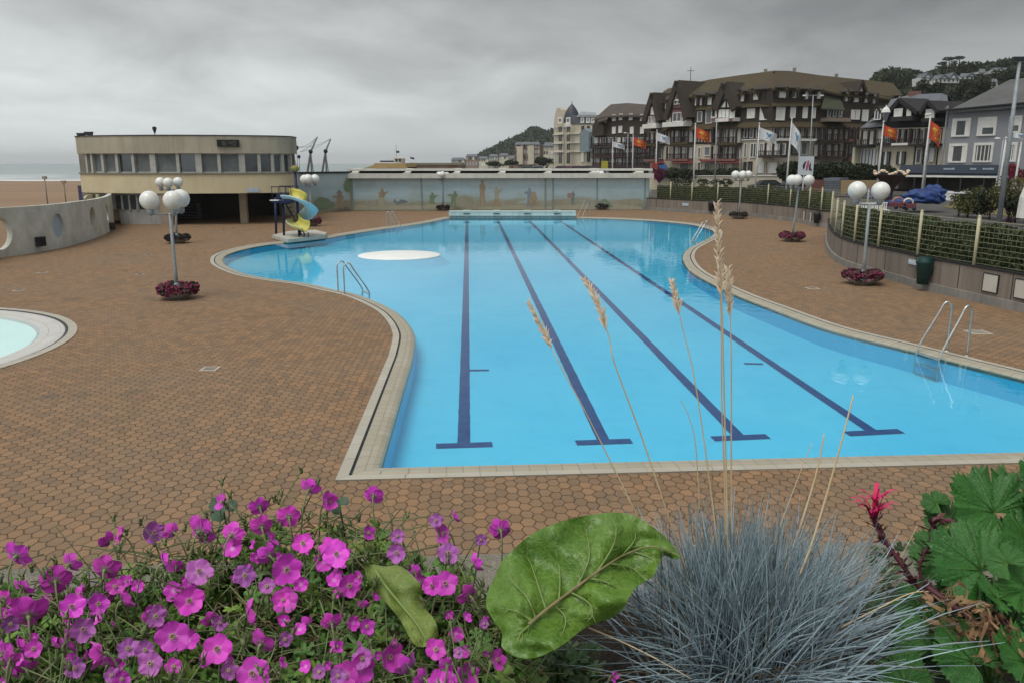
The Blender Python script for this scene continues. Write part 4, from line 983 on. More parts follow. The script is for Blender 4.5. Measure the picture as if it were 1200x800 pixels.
# beach bits
for k, (px, y0, y1, D_, wd, lab) in enumerate([(55, 207, 232, 95, .5, 'thin beach post with a square head, far left'), (77.5, 212, 239, 95, .5, 'thin beach post beside the cream panel')]):
    a = AT(px, y1, D_); b_ = AT(px, y0, D_); rt = empty('beach_post', V((a.x, a.y, -.4)), lab, 'post', 'posts on the beach')
    mb = MB(); mb.tube([V((a.x, a.y, -.4)), V((a.x, a.y, b_.z))], .07, 8); mb.build('pole', mat('weathered_wood', (.30, .26, .20), None, 2, .9), rt)
    mb = MB(); mb.box(a.x - .22, a.y - .15, b_.z - .3, a.x + .22, a.y + .15, b_.z); mb.build('head', mat('weathered_wood', (0, 0, 0)), rt)
rt = empty('beach_sign', AT(97, 236, 92), 'dark and pink poster board on the beach left of the yellow building', 'sign')
a = AT(97, 222, 92); mb = MB(); mb.box(a.x - .55, a.y, -.4, a.x + .1, a.y + .1, a.z + .4); mb.build('board', mat('navy', (.05, .06, .11), None, 2, .7), rt); mb = MB(); mb.box(a.x - .1, a.y - .03, a.z - 1.0, a.x + .5, a.y - .005, a.z + .1); mb.build('poster', mat('poster_rose', (.35, .25, .24), (.15, .2, .35), 1.5, .7), rt)
# ------------------------------------------------------------------ bungee rig behind the mural wall
def rig(px_foot1, px_foot2, top, joint, D_, label):
    root = empty('bungee_mast', pl(px_foot2, D_), label, 'mast', 'leaning bungee masts on the beach')
    z0 = -.3; a = pl(px_foot1, D_); b2 = pl(px_foot2, D_ + 1)
    J = AT(joint[0], joint[1], D_); T = AT(top[0], top[1], D_)
    mb = MB(); mb.tube([V((a.x, a.y, z0)), J, T], [.16, .14, .09], 8); mb.build('boom', mat('galvanised', (.20, .22, .23), None, 3, .5), root)
    mb = MB(); mb.tube([V((b2.x, b2.y, z0)), J], .12, 8); mb.build('mast_leg', mat('galvanised', (0, 0, 0)), root)
    mb = MB(); mb.tube([V((b2.x + .6, b2.y, z0)), J], .06, 6); mb.build('mast_leg', mat('galvanised', (0, 0, 0)), root)
    mb = MB(); mb.ball(J, .3, 8, 6); mb.build('joint', M_dark, root)
    for tx, ty in ((349, 173), (352, 178)):
        mb = MB(); E = AT(tx, ty, D_ + 3); pts = [T.lerp(E, k / 8) + V((0, 0, -.35 * sin(pi * k / 8))) for k in range(9)]; mb.tube(pts, .03, 4); mb.build('bungee_cord', mat('galvanised', (0, 0, 0)), root)
rig(353, 364.5, (372, 160.5), (364, 178), 110, 'taller leaning bungee mast beside the yellow building')
rig(370.5, 382, (387.5, 163), (381.5, 177.5), 112, 'leaning bungee mast farther from the yellow building')
for k, (x, y, r) in enumerate([(347.5, 173.5, .26), (350.3, 184, .2)]):
    c_ = AT(x, y, 113); mb = MB(); mb.ball(c_, r * 1.1, 10, 8, 0, (1, 1, 1.2)); mb.tube([c_, V((c_.x, c_.y, -.3))], .03, 5); o = mb.build('bungee_harness', M_dark if k == 0 else M_blue); tag(o, ['dark seat hanging in the bungee rig, upper one', 'small blue seat in the bungee rig, lower one'][k], 'harness')
mb = MB(); 
rt = empty('pole_tripod', pl(346, 111), 'pale tripod of poles right against the yellow building', 'mast')
for a_, b_ in (((343, 214), (343.5, 178)), ((352, 214), (344, 183)), ((346, 214), (342, 190))):
    mb = MB(); mb.tube([AT(*a_, 108), AT(*b_, 108)], .09, 6); mb.build('pole', mat('galvanised', (0, 0, 0)), rt)
# ------------------------------------------------------------------ town along the sea front
M_moss = mat('mossy_roof', (0.062, 0.045, 0.027), (0.066, 0.056, 0.027), .22, .95, bump=.3, bscale=3, world=True, streak=.3, dirt=(.04, .035, .025))
M_tile = mat('dark_tiles', (0.040, 0.033, 0.028), (0.055, 0.045, 0.034), .5, .9, bump=.3, bscale=6, world=True)
M_cream = mat('cream_render', (0.50, 0.455, 0.35), (0.42, 0.38, 0.29), .3, .9, world=True, streak=.15)
M_timb = mat('dark_timber', (0.028, 0.023, 0.021), None, 3, .8)
M_pink = mat('faded_red_timber', (0.20, 0.10, 0.085), (0.15, 0.08, 0.07), 2, .8)
M_shut = mat('white_shutter', (0.68, 0.67, 0.62), (0.54, 0.54, 0.50), 1.5, .6)
M_slate = mat('slate', (0.115, 0.125, 0.14), (0.085, 0.092, 0.10), .5, .6, world=True)
M_gls2 = mat('far_glass', (0.03, 0.035, 0.04), (.08, .085, .09), .6, .15, spec=.6)
M_red = mat('awning_red', (0.16, 0.03, 0.03), None, 2, .8)
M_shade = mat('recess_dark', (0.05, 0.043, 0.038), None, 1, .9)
M_balc = mat('balcony_brown', (0.045, 0.032, 0.029), (.035, .025, .023), 2, .8)
def win(F, root, a, b, c, e, d=.0, kind='shutter', fr=.09, name='window'):
    u0, z0, u1, z1 = F.rc(a, b, c, e); mb = MB()
    F.bx(mb, u0 + fr * .6, z0 + fr * .6, u1 - fr * .6, z1 - fr * .6, d + .02, d + .07, 0)
    mb.m = [0] * 6
    w_ = u1 - u0
    F.bx(mb, u0, z0, u0 + fr, z1, d + .01, d + .14, 1); F.bx(mb, u1 - fr, z0, u1, z1, d + .01, d + .14, 1)
    F.bx(mb, u0 + fr, z1 - fr, u1 - fr, z1, d + .01, d + .14, 1); F.bx(mb, u0 + fr, z0, u1 - fr, z0 + fr, d + .01, d + .14, 1)
    if kind == 'glass' and w_ > .8: F.bx(mb, (u0 + u1) / 2 - .05, z0 + fr, (u0 + u1) / 2 + .05, z1 - fr, d + .03, d + .11, 1)
    if kind == 'shutter' and w_ > 1.5:
        F.bx(mb, (u0 + u1) / 2 - .03, z0 + fr, (u0 + u1) / 2 + .03, z1 - fr, d + .03, d + .09, 2)
    ms_ = {'shutter': [M_shut, M_white, M_timb], 'glass': [M_gls2, M_white, M_timb], 'curtain': [M_cur, M_white, M_timb], 'dark': [M_gls2, M_timb, M_timb]}[kind]
    return mb.build(name, ms_, root)
def bld(name, org, label, cat='building'): return empty(name, V((org.x, org.y, ZS)), label, cat)
def at_(px, D): return pl(px, D)
# ---- large half-timbered hotel: left wing facade FA, right wing facade FB
pA0, pA1 = at_(762, 141), at_(905, 118); pB1 = at_(1062, 127)
FA = Fac(pA0, pA1); FB = Fac(pA1, pB1)
root = bld('timbered_hotel', at_(900, 125), 'huge half-timbered seafront hotel under a mossy brown roof')
mb = MB(); FA.poly(mb, [(762, 212), (905, 216), (905, 146), (762, 150)], -9, 0); FB.poly(mb, [(905, 216), (1062, 216), (1062, 150), (905, 146)], -9, 0); mb.build('wall', M_cream, root)
mb = MB()
FA.poly(mb, [(764, 151), (905, 147.5), (905, 103), (868, 105), (812, 111), (777, 116), (766, 122)], -6, .15); FB.poly(mb, [(905, 147.5), (1060, 151), (1060, 116), (1030, 112), (985, 109), (963, 104), (905, 103)], -6, .15); mb.build('tiled_upper_wall', M_tile, root)
def roofq(F, mb, low, high, dl, dh, th=.3):
    """sloping roof sheet: low edge pixels at offset dl, high edge pixels at offset dh"""
    A = [F.hit(x, y, dl) for x, y in low]; B = [F.hit(x, y, dh) for x, y in high]; k = len(A)
    dn = V((0, 0, -th)); vs = A + B + [p + dn for p in A] + [p + dn for p in B]
    fs = []
    for i in range(k - 1): fs += [(i, i + 1, k + i + 1, k + i), (2 * k + i, 3 * k + i, 3 * k + i + 1, 2 * k + i + 1), (i, 2 * k + i, 2 * k + i + 1, i + 1), (k + i, k + i + 1, 3 * k + i + 1, 3 * k + i)]
    fs += [(0, k, 3 * k, 2 * k), (k - 1, 3 * k - 1, 4 * k - 1, 2 * k - 1)]; mb.add(vs, fs)
mb = MB()
roofq(FA, mb, [(762, 124), (777, 119), (800, 113.5), (830, 112), (860, 110), (905, 104.5)], [(778, 107), (783, 104), (800, 100), (832, 93.5), (866, 88.5), (908, 83)], .6, -5)
roofq(FB, mb, [(905, 104.5), (940, 104.5), (962, 105), (985, 110.5), (1030, 114), (1064, 119)], [(908, 83), (925, 83.3), (961, 88.5), (985, 91), (1020, 94.5), (1046, 97.5)], .6, -5)
# back slope so that the roof is closed
for F, hi in ((FA, [(778, 107), (783, 104), (800, 100), (832, 93.5), (866, 88.5), (908, 83)]), (FB, [(908, 83), (925, 83.3), (961, 88.5), (985, 91), (1020, 94.5), (1046, 97.5)])):
    B = [F.hit(x, y, -5) for x, y in hi]; Cc = [p - F.n * 6 + V((0, 0, -4)) for p in B]; mb.strip(B, Cc)
mb.build('roof', M_moss, root)
# eave between tiled wall and balconies
mb = MB(); roofq(FA, mb, [(762, 153.5), (820, 151.5), (868, 149.5), (905, 149)], [(763, 148), (820, 145.5), (868, 144), (905, 143)], .9, .15, .15); roofq(FB, mb, [(905, 149), (960, 149), (1010, 151.5), (1060, 153)], [(905, 143), (960, 143), (1010, 146), (1060, 147)], .9, .15, .15); mb.build('skirt_roof', M_moss, root)
mb = MB(); roofq(FA, mb, [(868, 126), (905, 124.5)], [(868, 122), (905, 120.5)], .6, .15, .1); mb.build('skirt_roof', M_moss, root); mb = MB(); roofq(FA, mb, [(816, 129), (846, 127)], [(816, 125), (846, 123.5)], .6, .15, .1); mb.build('skirt_roof', M_moss, root); mb = MB(); roofq(FB, mb, [(905, 124.5), (962, 124)], [(905, 120.5), (962, 120)], .6, .15, .1); mb.build('skirt_roof', M_moss, root)
# dormer hoods above the upper windows
UA = [(816, 112.5, 820, 124, 1), (822, 112.5, 826.5, 123.5, 1), (831, 111, 838, 123, 1), (845, 111, 848.5, 122.5, 0), (870, 107.5, 876, 119, 1), (884.5, 105.5, 893, 117, 1), (893.5, 105, 900, 116.5, 1), (781, 118, 784.5, 128, 1), (786, 117.5, 789.5, 127.5, 1)]
LA = [(818.5, 131, 824, 143.5, 1), (828.5, 129, 835.5, 145, 1), (877, 127.5, 886, 139, 1), (892, 124.5, 900.5, 141, 1), (782.5, 135, 786, 146, 1)]
UB = [(909.5, 103.5, 919.5, 115, 1), (925.5, 104, 931.5, 115, 1), (940, 105, 945.5, 116.5, 1), (954, 106, 960.5, 116, 1), (986.5, 108.5, 992, 119, 1), (997, 108, 1005, 120, 1), (1009.5, 110, 1015, 120.5, 1), (1019, 111, 1024.5, 121.5, 1), (1048, 113, 1052.5, 123.5, 1)]
LB = [(908.5, 124, 918.5, 141.5, 1), (925, 124, 931, 138.5, 1), (939.5, 125, 945, 139, 1), (950, 126, 954.5, 139, 1), (996, 129, 1006, 140.5, 1), (1009, 129, 1016, 142.5, 1)]
for F, lst in ((FA, UA), (FA, LA), (FB, UB), (FB, LB)):
    for a, b2, c2, e2, _ in lst:
        win(F, root, a, b2, c2, e2, .16, 'shutter' if R() < .8 else 'curtain')
        if lst in (UA, UB):
            mb = MB(); roofq(F, mb, [(a - 1.5, b2 - 1), (c2 + 1.5, b2 - 1)], [(a, b2 - 5.5), (c2, b2 - 5.5)], .9, -.8, .12); F.rect(mb, a - .8, b2 - 1, a - .1, e2, .1, .75); F.rect(mb, c2 + .1, b2 - 1, c2 + .8, e2, .1, .75); mb.build('dormer_hood', M_tile, root)
# gables
def gable(F, apex, bl, br, d0, d1, root, infill, frame=M_tile, wbar=1.0):
    mb = MB(); F.poly(mb, [bl, br, apex], d0, d1, 0); g_ = mb.build('gable', infill, root)
    mb = MB(); ex = 1.2
    F.bar(mb, apex[0], apex[1] - 1.5, bl[0] - ex, bl[1] + 1, wbar, d0, d1 + .5); F.bar(mb, apex[0], apex[1] - 1.5, br[0] + ex, br[1] + 1, wbar, d0, d1 + .5); mb.build('barge_board', frame, g_); return g_
g1 = gable(FA, (802, 98), (789, 139), (812, 138.5), -5, 1.2, root, M_pink)
mb = MB(); FA.poly(mb, [(789, 139), (812, 138.5), (811, 146), (788.5, 146.5)], -1, 1.2); mb.build('bay_wall', M_cream, root)
for a in ((797, 118, 804.5, 123), (795.5, 132.5, 805.5, 143)): win(FA, root, *a, 1.22, 'glass')
for b_ in ((793, 128, 811, 127.5), (796, 118, 808, 117.5), (799, 109, 805, 109), (794, 130, 794, 146), (808, 126, 808, 146), (801, 105, 798, 117), (802, 105, 806, 117)): mb = MB(); FA.bar(mb, *b_, .22, 1.2, 1.3); mb.build('timber', M_shut if b_[3] < 118 else M_timb, g1)
mb = MB(); FA.rect(mb, 787, 143.5, 812, 149, 0, 2.0); mb.build('balcony', M_shut, root)
g2 = gable(FA, (857, 101), (846, 128), (867.5, 127.5), -5, 1.0, root, M_shut, wbar=1.3)
for b_ in ((849, 127, 857, 115), (865, 127, 857, 115), (857, 128, 857, 104), (848, 127.5, 867, 127)): mb = MB(); FA.bar(mb, *b_, .25, 1.0, 1.1); mb.build('timber', M_timb, g2)
mb = MB(); FA.rect(mb, 846, 128, 867.5, 139, -1, 1.0); mb.build('bay_wall', M_timb, root)
for x in (848.5, 852.6, 857, 861.5): win(FA, root, x, 129, x + 3.4, 138.3, 1.02, 'shutter', .06)
for x in (845, 866): mb = MB(); FA.rect(mb, x - 1, 128, x + 1, 138.5, .9, 1.1); mb.build('timber', M_shut, root)
mb = MB(); FA.rect(mb, 843.5, 139, 868.5, 143.2, .2, 1.7); mb.build('balcony', M_shut, root)
for x in (845.5, 866): mb = MB(); FA.rect(mb, x - 2.2, 139.3, x + 2.2, 143, 1.7, 1.76); mb.build('balcony_panel', M_pink, root)
g3 = gable(FA, (773, 112), (764, 142), (779, 142), -5, 1.2, root, M_pink)
mb = MB(); FA.rect(mb, 763, 146, 779, 151, 0, 1.9); mb.build('balcony', M_shut, root); mb = MB(); FA.rect(mb, 764, 141, 778, 147, -1, 1.2); mb.build('bay_wall', M_cream, root)
for x in (767, 772.5): win(FA, root, x, 137, x + 4, 145.5, 1.22, 'glass', .08)
win(FA, root, 770, 126, 775, 135, 1.22, 'shutter', .08)
g4 = gable(FB, (1003, 97), (999, 108), (1006.5, 108), -3, .9, root, M_shut, wbar=.35)
mb = MB(); FB.rect(mb, 965, 127, 984, 141, -.5, .2); mb.build('loggia_shade', M_shade, root);  # flat dark sheet, its colour stands in for the recess shade
for x in (968, 974.5, 981): win(FB, root, x, 128.5, x + 4, 137.5, .22, 'curtain', .08)
mb = MB(); FB.rect(mb, 960.5, 139, 986, 143.5, .2, 1.9); mb.build('balcony', mat('balcony_tan', (.26, .21, .17), None, 2, .8), root)
mb = MB(); roofq(FB, mb, [(962, 127), (990, 129)], [(968, 108), (984, 112)], 1.8, -.3, .2); mb.build('roof_slope', mat('green_moss_roof', (.045, .055, .04), (.06, .06, .035), .5, .95, world=True), root)
# balcony bays on the main floors
def bays(F, x0, x1, y0, y1, root, proj=1.3, shut=True, nb=None, rail=7.0, skew=0.0, floor=M_moss, ywin=None):
    """a balcony bay: flat dark sheet painted as recess shade, shutters, dark posts, railing band and floor slab"""
    k = nb or max(1, round((x1 - x0) / 8))
    mb = MB(); F.rect(mb, x0, y0, x1, y1, -.2, .06); mb.build('loggia_shade', M_shade, root)
    for i in range(k):
        a = x0 + (x1 - x0) * i / k; c2 = x0 + (x1 - x0) * (i + 1) / k
        win(F, root, a + (c2 - a) * .08, y0 + .8, c2 - (c2 - a) * .08, y1 - .6, .07, random.choice(['shutter', 'shutter', 'curtain', 'glass']), .06)
    mb = MB()
    for i in range(k + 1):
        a = x0 + (x1 - x0) * i / k; u = F.uz(a, (y0 + y1) / 2)[0]; z0 = F.uz(a, y1)[1]; z1 = F.uz(a, y0)[1]; F.bx(mb, u - .11, z0, u + .11, z1, proj - .25, proj)
    F.rect(mb, x0 - .4, y1 - rail, x1 + .4, y1 - rail + .9, proj - .06, proj + .06)
    u0, z0, u1, z1 = F.rc(x0 - .4, y1 - rail, x1 + .4, y1)
    nbal = int(abs(u1 - u0) / .28)
    for i in range(nbal): u = min(u0, u1) + (i + .5) * abs(u1 - u0) / nbal; F.bx(mb, u - .03, z0, u + .03, z1, proj - .04, proj + .04)
    mb.build('railing', M_balc, root)
    mb = MB(); F.rect(mb, x0 - .8, y1, x1 + .8, y1 + 2.6, 0, proj + .15); mb.build('balcony_slab', floor, root)
for a in ((788, 813, 152, 167.5), (842, 869.5, 149.5, 168)): bays(FA, *a, root, nb=3)
for a in ((788, 812.5, 172, 186.5), (841, 868.5, 171.5, 186.5)): bays(FA, *a, root, nb=3, floor=M_pink, rail=6)
bays(FA, 762.5, 778, 156, 169, root, nb=3, rail=5); bays(FA, 762.5, 777, 173, 187, root, nb=3, rail=5, floor=M_pink)
bays(FB, 955, 983, 149, 164.5, root, nb=4, floor=M_balc); bays(FB, 953, 984, 169, 184, root, nb=4, floor=M_balc)
bays(FB, 905, 948, 149.5, 163, root, nb=5, floor=M_shut, rail=3)
bays(FA, 894.5, 922, 168, 182.5, root, nb=3, floor=M_balc, rail=5.5)
bays(FB, 988, 1010, 149.5, 164, root, nb=4, floor=M_pink, rail=3); bays(FB, 988, 1008, 168, 186, root, nb=3, floor=M_pink, rail=5)
# half-timbered strips between
def timbers(F, x0, x1, y0, y1, root, step=3.4, d=.02, w_=.2):
    mb = MB(); x = x0
    while x <= x1 + .1: F.bar(mb, x, y0, x, y1, w_, d - .02, d + .07); x += step
    F.bar(mb, x0, y0 + .4, x1, y0 + .4, w_, d - .02, d + .07); F.bar(mb, x0, y1, x1, y1, w_ * 1.4, d - .02, d + .07); mb.build('timber', M_timb, root)
for a in ((871, 904, 150, 163), (814, 841, 152, 168), (779, 787, 153, 170)): timbers(FA, *a, root)
for a in ((873, 150.5, 877, 162), (880, 150.5, 884, 162), (888, 150.5, 892, 162)): win(FA, root, *a, .1, 'glass', .06)
mb = MB(); FA.rect(mb, 870, 163, 905, 164.3, 0, .25); mb.build('string_course', M_shut, root)
for a in ((826, 172, 833, 183, 'curtain'), (818.5, 173, 822, 186, 'curtain'), (872.5, 168, 876, 185, 'curtain'), (880, 168, 887, 185, 'glass'), (891, 168, 896, 180, 'glass'), (818, 190, 822, 202, 'glass'), (826, 191, 833, 204, 'glass'), (842, 191, 849, 203, 'glass'), (853, 192, 859, 204, 'shutter'), (872, 190, 875, 202, 'dark'), (878, 189.5, 882, 202, 'dark'), (889, 190, 896, 203, 'shutter'), (902, 191, 911, 203, 'shutter'), (781, 172, 785, 186, 'shutter'), (797, 191, 808, 204, 'curtain'), (766, 192, 776, 204, 'dark')): win(FA, root, *a[:4], .05, a[4], .1)
for a in ((927, 167, 935, 182, 'dark'), (938, 167, 945, 182, 'curtain'), (914, 191, 920, 204, 'shutter'), (925, 190, 934, 204, 'dark'), (940, 190, 949, 204, 'glass'), (1014, 152, 1020, 165, 'glass'), (1024, 153, 1030, 166, 'shutter')): win(FB, root, *a[:4], .05, a[4], .1)
for x in (876.8, 887.5, 898.5, 912): 
    mb = MB()
    for k in range(7): FA.rect(mb, x - .5, 190 + k * 2.2, x + .5, 191 + k * 2.2, 0, .08)
    mb.build('brick_quoins', M_balc, root)
for a in ((788, 813, 188.5, 191), (841, 869, 188.5, 191), (762, 778, 189, 191.2), (820, 838, 187, 189)):
    mb = MB(); roofq(FA, mb, [(a[0], a[3]), (a[1], a[3])], [(a[0], a[2]), (a[1], a[2])], 2.2, .1, .08); mb.build('awning', M_red, root)
mb = MB(); p = FA.hit(809, 95, -5); mb.tube([p, p + V((0, 0, 2.2))], .05, 5); mb.tube([p + V((-.6, 0, 1.6)), p + V((.6, 0, 1.6))], .04, 4); mb.build('aerial', M_dark, root)
for x, y, F in ((897, 84.5, FA), (931, 83, FB), (980, 90, FB)): p = F.hit(x, y, -5); mb = MB(); mb.box(p.x - .2, p.y - .2, p.z - .6, p.x + .2, p.y + .2, p.z + .4); mb.build('chimney', M_conc, root)
# ---- dark hotel next door
pC0, pC1 = at_(695, 172), at_(768, 150); FCc = Fac(pC0, pC1)
root = bld('dark_hotel', at_(730, 165), 'dark timbered hotel with brown hipped roof, left of the mossy-roofed hotel')
mb = MB(); FCc.poly(mb, [(697, 200), (769, 200), (769, 160), (697, 160)], -10, 0); mb.build('wall', mat('tan_render', (.20, .17, .125), (.15, .13, .10), .3, .9, world=True), root)
mb = MB(); FCc.poly(mb, [(697, 161), (769, 161), (769, 135), (755, 134), (722, 134), (699, 139)], -7, .2); mb.build('tiled_upper_wall', M_tile, root)
mb = MB(); roofq(FCc, mb, [(696, 140), (712, 136.5), (735, 135.5), (770, 136.5)], [(712, 125.5), (716, 122.5), (735, 121), (768, 123.5)], .8, -5); roofq(FCc, mb, [(700, 143), (712, 139)], [(703, 138), (712, 136)], 1.4, .2)
B = [FCc.hit(x, y, -5) for x, y in [(712, 125.5), (716, 122.5), (735, 121), (768, 123.5)]]; mb.strip(B, [p - FCc.n * 6 + V((0, 0, -4)) for p in B])
mb.build('roof', mat('brown_roof', (.085, .07, .058), (.06, .05, .04), .4, .95, world=True, streak=.3), root)
mb = MB(); FCc.rect(mb, 733, 117.5, 765, 121.5, -7, -6.6); mb.build('ridge_screen', mat('pale_screen', (.40, .42, .43), None, 2, .7), root)
for x, y0, y1 in ((701, 138.5, 146), (708, 137, 144.5), (719, 134.5, 142), (727, 133.5, 141), (739, 133.5, 141), (752, 134, 142), (757, 134, 142), (726.5, 148, 156), (740, 149, 157), (719, 149, 157), (752, 149, 157)): win(FCc, root, x, y0, x + 4, y1, .22, 'shutter', .12)
for y0, y1 in ((160.5, 170.5), (173, 182.5), (185, 194)): bays(FCc, 699 if y0 > 165 else 697, 768, y0, y1, root, nb=8, rail=3.5, floor=M_balc, proj=.9)
mb = MB(); FCc.poly(mb, [(699, 147), (706, 141), (712, 147), (712, 159), (699, 160)], -2, 1.0); mb.build('bay', M_tile, root)
# ---- cream hotel with the domed tower
pD0, pD1 = at_(648, 205), at_(700, 190); FD = Fac(pD0, pD1)
root = bld('domed_hotel', at_(670, 200), 'cream hotel with dark pointed dome on its corner tower')
mb = MB(); FD.poly(mb, [(649, 200), (699, 200), (699, 145), (649, 145)], -14, 0); mb.build('wall', M_cream, root)
mb = MB(); FD.poly(mb, [(649.5, 150), (661, 150), (661, 138), (658.5, 129), (655.5, 126.5), (652.5, 128), (650, 141)], -3, .15); mb.build('gable', M_cream, root)
mb = MB(); FD.poly(mb, [(660, 146), (699, 146), (697, 135), (662, 135)], -12, .1); mb.build('mansard', M_slate, root)
mb = MB(); roofq(FD, mb, [(676, 136), (699, 136)], [(681, 131), (698, 132)], .5, -4); mb.build('roof', mat('zinc', (.28, .30, .31), None, 1, .5), root)
c_ = FD.hit(670, 140, -1.2); sc_ = (c_ - CAM).dot(FW) / FPX
mb = MB(); mb.lathe(V((c_.x, c_.y, 0)), [(8.7 * sc_, 1.1), (8.7 * sc_, FD.hit(670, 147, -1)[2])], 10, smooth=False); mb.build('tower', M_cream, root)
zb_, zt_ = FD.hit(670, 138.5, -1)[2], FD.hit(670, 119, -1)[2]; hh = zt_ - zb_
mb = MB(); mb.lathe(V((c_.x, c_.y, zb_ - .6)), [(8.9 * sc_, 0), (9.1 * sc_, .5), (8.7 * sc_, hh * .3), (7.2 * sc_, hh * .52), (4.8 * sc_, hh * .74), (2.0 * sc_, hh * .92), (.5 * sc_, hh * 1.0), (.05, hh * 1.16)], 20); mb.build('dome', mat('dome_slate', (.045, .05, .065), (.035, .04, .05), 1, .5), root)
mb = MB(); mb.lathe(V((c_.x, c_.y, zb_ - 2)), [(9.3 * sc_, -.3), (9.6 * sc_, .2), (9.0 * sc_, .8)], 16); mb.build('cornice', M_shut, root)
for x in (663, 672.5): 
    for y0, y1 in ((149, 155), (158.5, 166), (169, 176), (179.5, 192)): win(FD, root, x - 1.6, y0, x + 1.8, y1, 1.6, 'dark', .1)
    win(FD, root, x - 2.4, 138, x + 2.4, 145, 1.6, 'glass', .3)
for x in (683.5, 690, 695.5):
    win(FD, root, x - 2, 138, x + 2, 144.5, .15, 'glass', .3)
    for y0, y1 in ((148, 155), (158, 165), (168, 175), (179, 190)): win(FD, root, x - 1.4, y0, x + 1.4, y1, .1, 'dark' if R() < .6 else 'shutter', .12)
for x in (652, 656.5):
    for y0, y1 in ((148, 153), (158.5, 164), (169, 175), (180, 190)): win(FD, root, x - .8, y0, x + .8, y1, .05, 'curtain', .1)
for y in (156.5, 167.2, 177.6): mb = MB(); FD.rect(mb, 649, y, 699, y + .9, 0, .35); mb.build('string_course', M_shut, root)
mb = MB(); FD.poly(mb, [(688, 178), (699, 178), (699, 155), (694, 151), (688, 156)], 0, 2.2); mb.build('glazed_bay', mat('bay_blue', (.20, .25, .27), None, 1, .5), root)
# ---- far buildings under the hill
def simple(name, label, x0, x1, ytop, ybot, D_, wallm, roofm, nwin, rows, roofh=3, mans=True, seed=1):
    F = Fac(at_(x0, D_), at_(x1, D_ * .985)); root = bld(name, at_((x0 + x1) / 2, D_), label)
    mb = MB(); F.poly(mb, [(x0, ybot), (x1, ybot), (x1, ytop), (x0, ytop)], -10, 0); mb.build('wall', wallm, root)
    mb = MB(); roofq(F, mb, [(x0 - .4, ytop), (x1 + .4, ytop)], [(x0 + 1.5, ytop - roofh), (x1 - 1.5, ytop - roofh)], .5, -4); B = [F.hit(x0 + 1.5, ytop - roofh, -4), F.hit(x1 - 1.5, ytop - roofh, -4)]; mb.strip(B, [p - F.n * 6 + V((0, 0, -4)) for p in B]); mb.build('roof', roofm, root)
    rnd = random.Random(seed)
    for r_ in range(rows):
        for k in range(nwin):
            xa = x0 + (x1 - x0) * (k + .5) / nwin; ya = ytop + (ybot - ytop) * (r_ + .35) / (rows + .3); hw_ = (x1 - x0) / nwin * .22; hh_ = (ybot - ytop) / (rows + .3) * .27
            win(F, root, xa - hw_, ya - hh_, xa + hw_, ya + hh_, .02, rnd.choice(['dark', 'curtain', 'shutter', 'glass']), .15)
    return root, F
M_brk = mat('far_brick', (.17, .11, .085), (.24, .19, .15), .15, .9, world=True)
root, F = simple('far_hotel', 'distant brick and cream hotel with flat grey roof below the hill', 603.5, 633, 169.5, 197, 330, M_brk, M_slate, 9, 4, 3)
for a in ((607, 172, 614, 193), (620, 171, 627, 193)): mb = MB(); F.rect(mb, *a, 0, 1.2); mb.build('bay', M_cream, root)
simple('far_house', 'small cream house between the distant brick hotel and the domed hotel', 637, 648.5, 171, 197, 290, M_cream, M_slate, 4, 4, 4, seed=3)
for i, (x0, x1, yt, D_, m_, lab) in enumerate([(529, 545, 187.5, 620, M_conc, 'low pale block at the left end of the distant sea-front row'), (546, 560, 183.5, 600, M_brk, 'distant brick house with grey roof left of the hill foot'), (561, 572, 186, 560, M_cream, 'distant cream house in front of the hill foot'), (573, 584, 183.5, 520, M_conc, 'distant grey gabled house before the wooded hill'), (585, 596, 182.5, 470, M_cream, 'distant pale house with a rosy front before the hill'), (596.5, 603, 186, 420, M_brk, 'narrow brick house left of the distant brick hotel')]):
    simple('far_house', lab, x0, x1, yt, 198, D_, m_, M_slate, 4, 2, 2.6, seed=i)
# beach pavilion with the flag and the long hut row
F = Fac(at_(428, 240), at_(500, 236)); root = bld('beach_pavilion', at_(455, 240), 'yellow-roofed beach pavilion with a small lookout behind the mural wall')
mb = MB(); F.poly(mb, [(440, 203), (478, 203), (478, 196), (440, 196)], -8, 0); mb.build('wall', M_timb, root)
mb = MB(); F.poly(mb, [(437, 197.5), (478, 197.5), (476, 191.5), (440, 191.5)], -8, .8); F.poly(mb, [(425, 198), (440, 197.5), (440, 193.5)], -6, .6); mb.build('roof', mat('straw_yellow', (.36, .27, .12), (.3, .22, .10), .5, .8), root)
mb = MB(); F.rect(mb, 443, 188.5, 459, 190.3, -2, -1.5); mb.build('parapet_rail', M_timb, root)
mb = MB(); F.poly(mb, [(461, 191.5), (469, 191.5), (469.5, 185), (460, 185)], -4, -1); F.poly(mb, [(459, 186), (470.5, 186), (469, 184.3), (460, 184.3)], -5, -.5); mb.build('lookout', M_white, root)
for x in (462, 466): win(F, root, x, 186.5, x + 2.5, 190, -.98, 'dark', .1)
mb = MB(); p = F.hit(464.5, 185, -2); mb.tube([p, V((p.x, p.y, F.hit(464.5, 170, -2).z))], .05, 5); mb.box(p.x, p.y, F.hit(464, 179.5).z, p.x + .9, p.y + .05, F.hit(464, 177).z); mb.build('aerial', M_dark, root)
F = Fac(at_(480, 300), at_(545, 296)); root = bld('beach_huts', at_(510, 300), 'long low line of beach huts right of the yellow-roofed pavilion', 'beach huts')
mb = MB(); F.poly(mb, [(479, 203), (541, 203), (541, 193.5), (479, 193.5)], -5, 0); mb.build('wall', M_brk, root); mb = MB(); F.poly(mb, [(479, 193.8), (541, 193.8), (540, 191.2), (480, 191.2)], -5, .5); mb.build('roof', mat('hut_green', (.13, .15, .10), (.2, .19, .14), .3, .8, world=True), root)
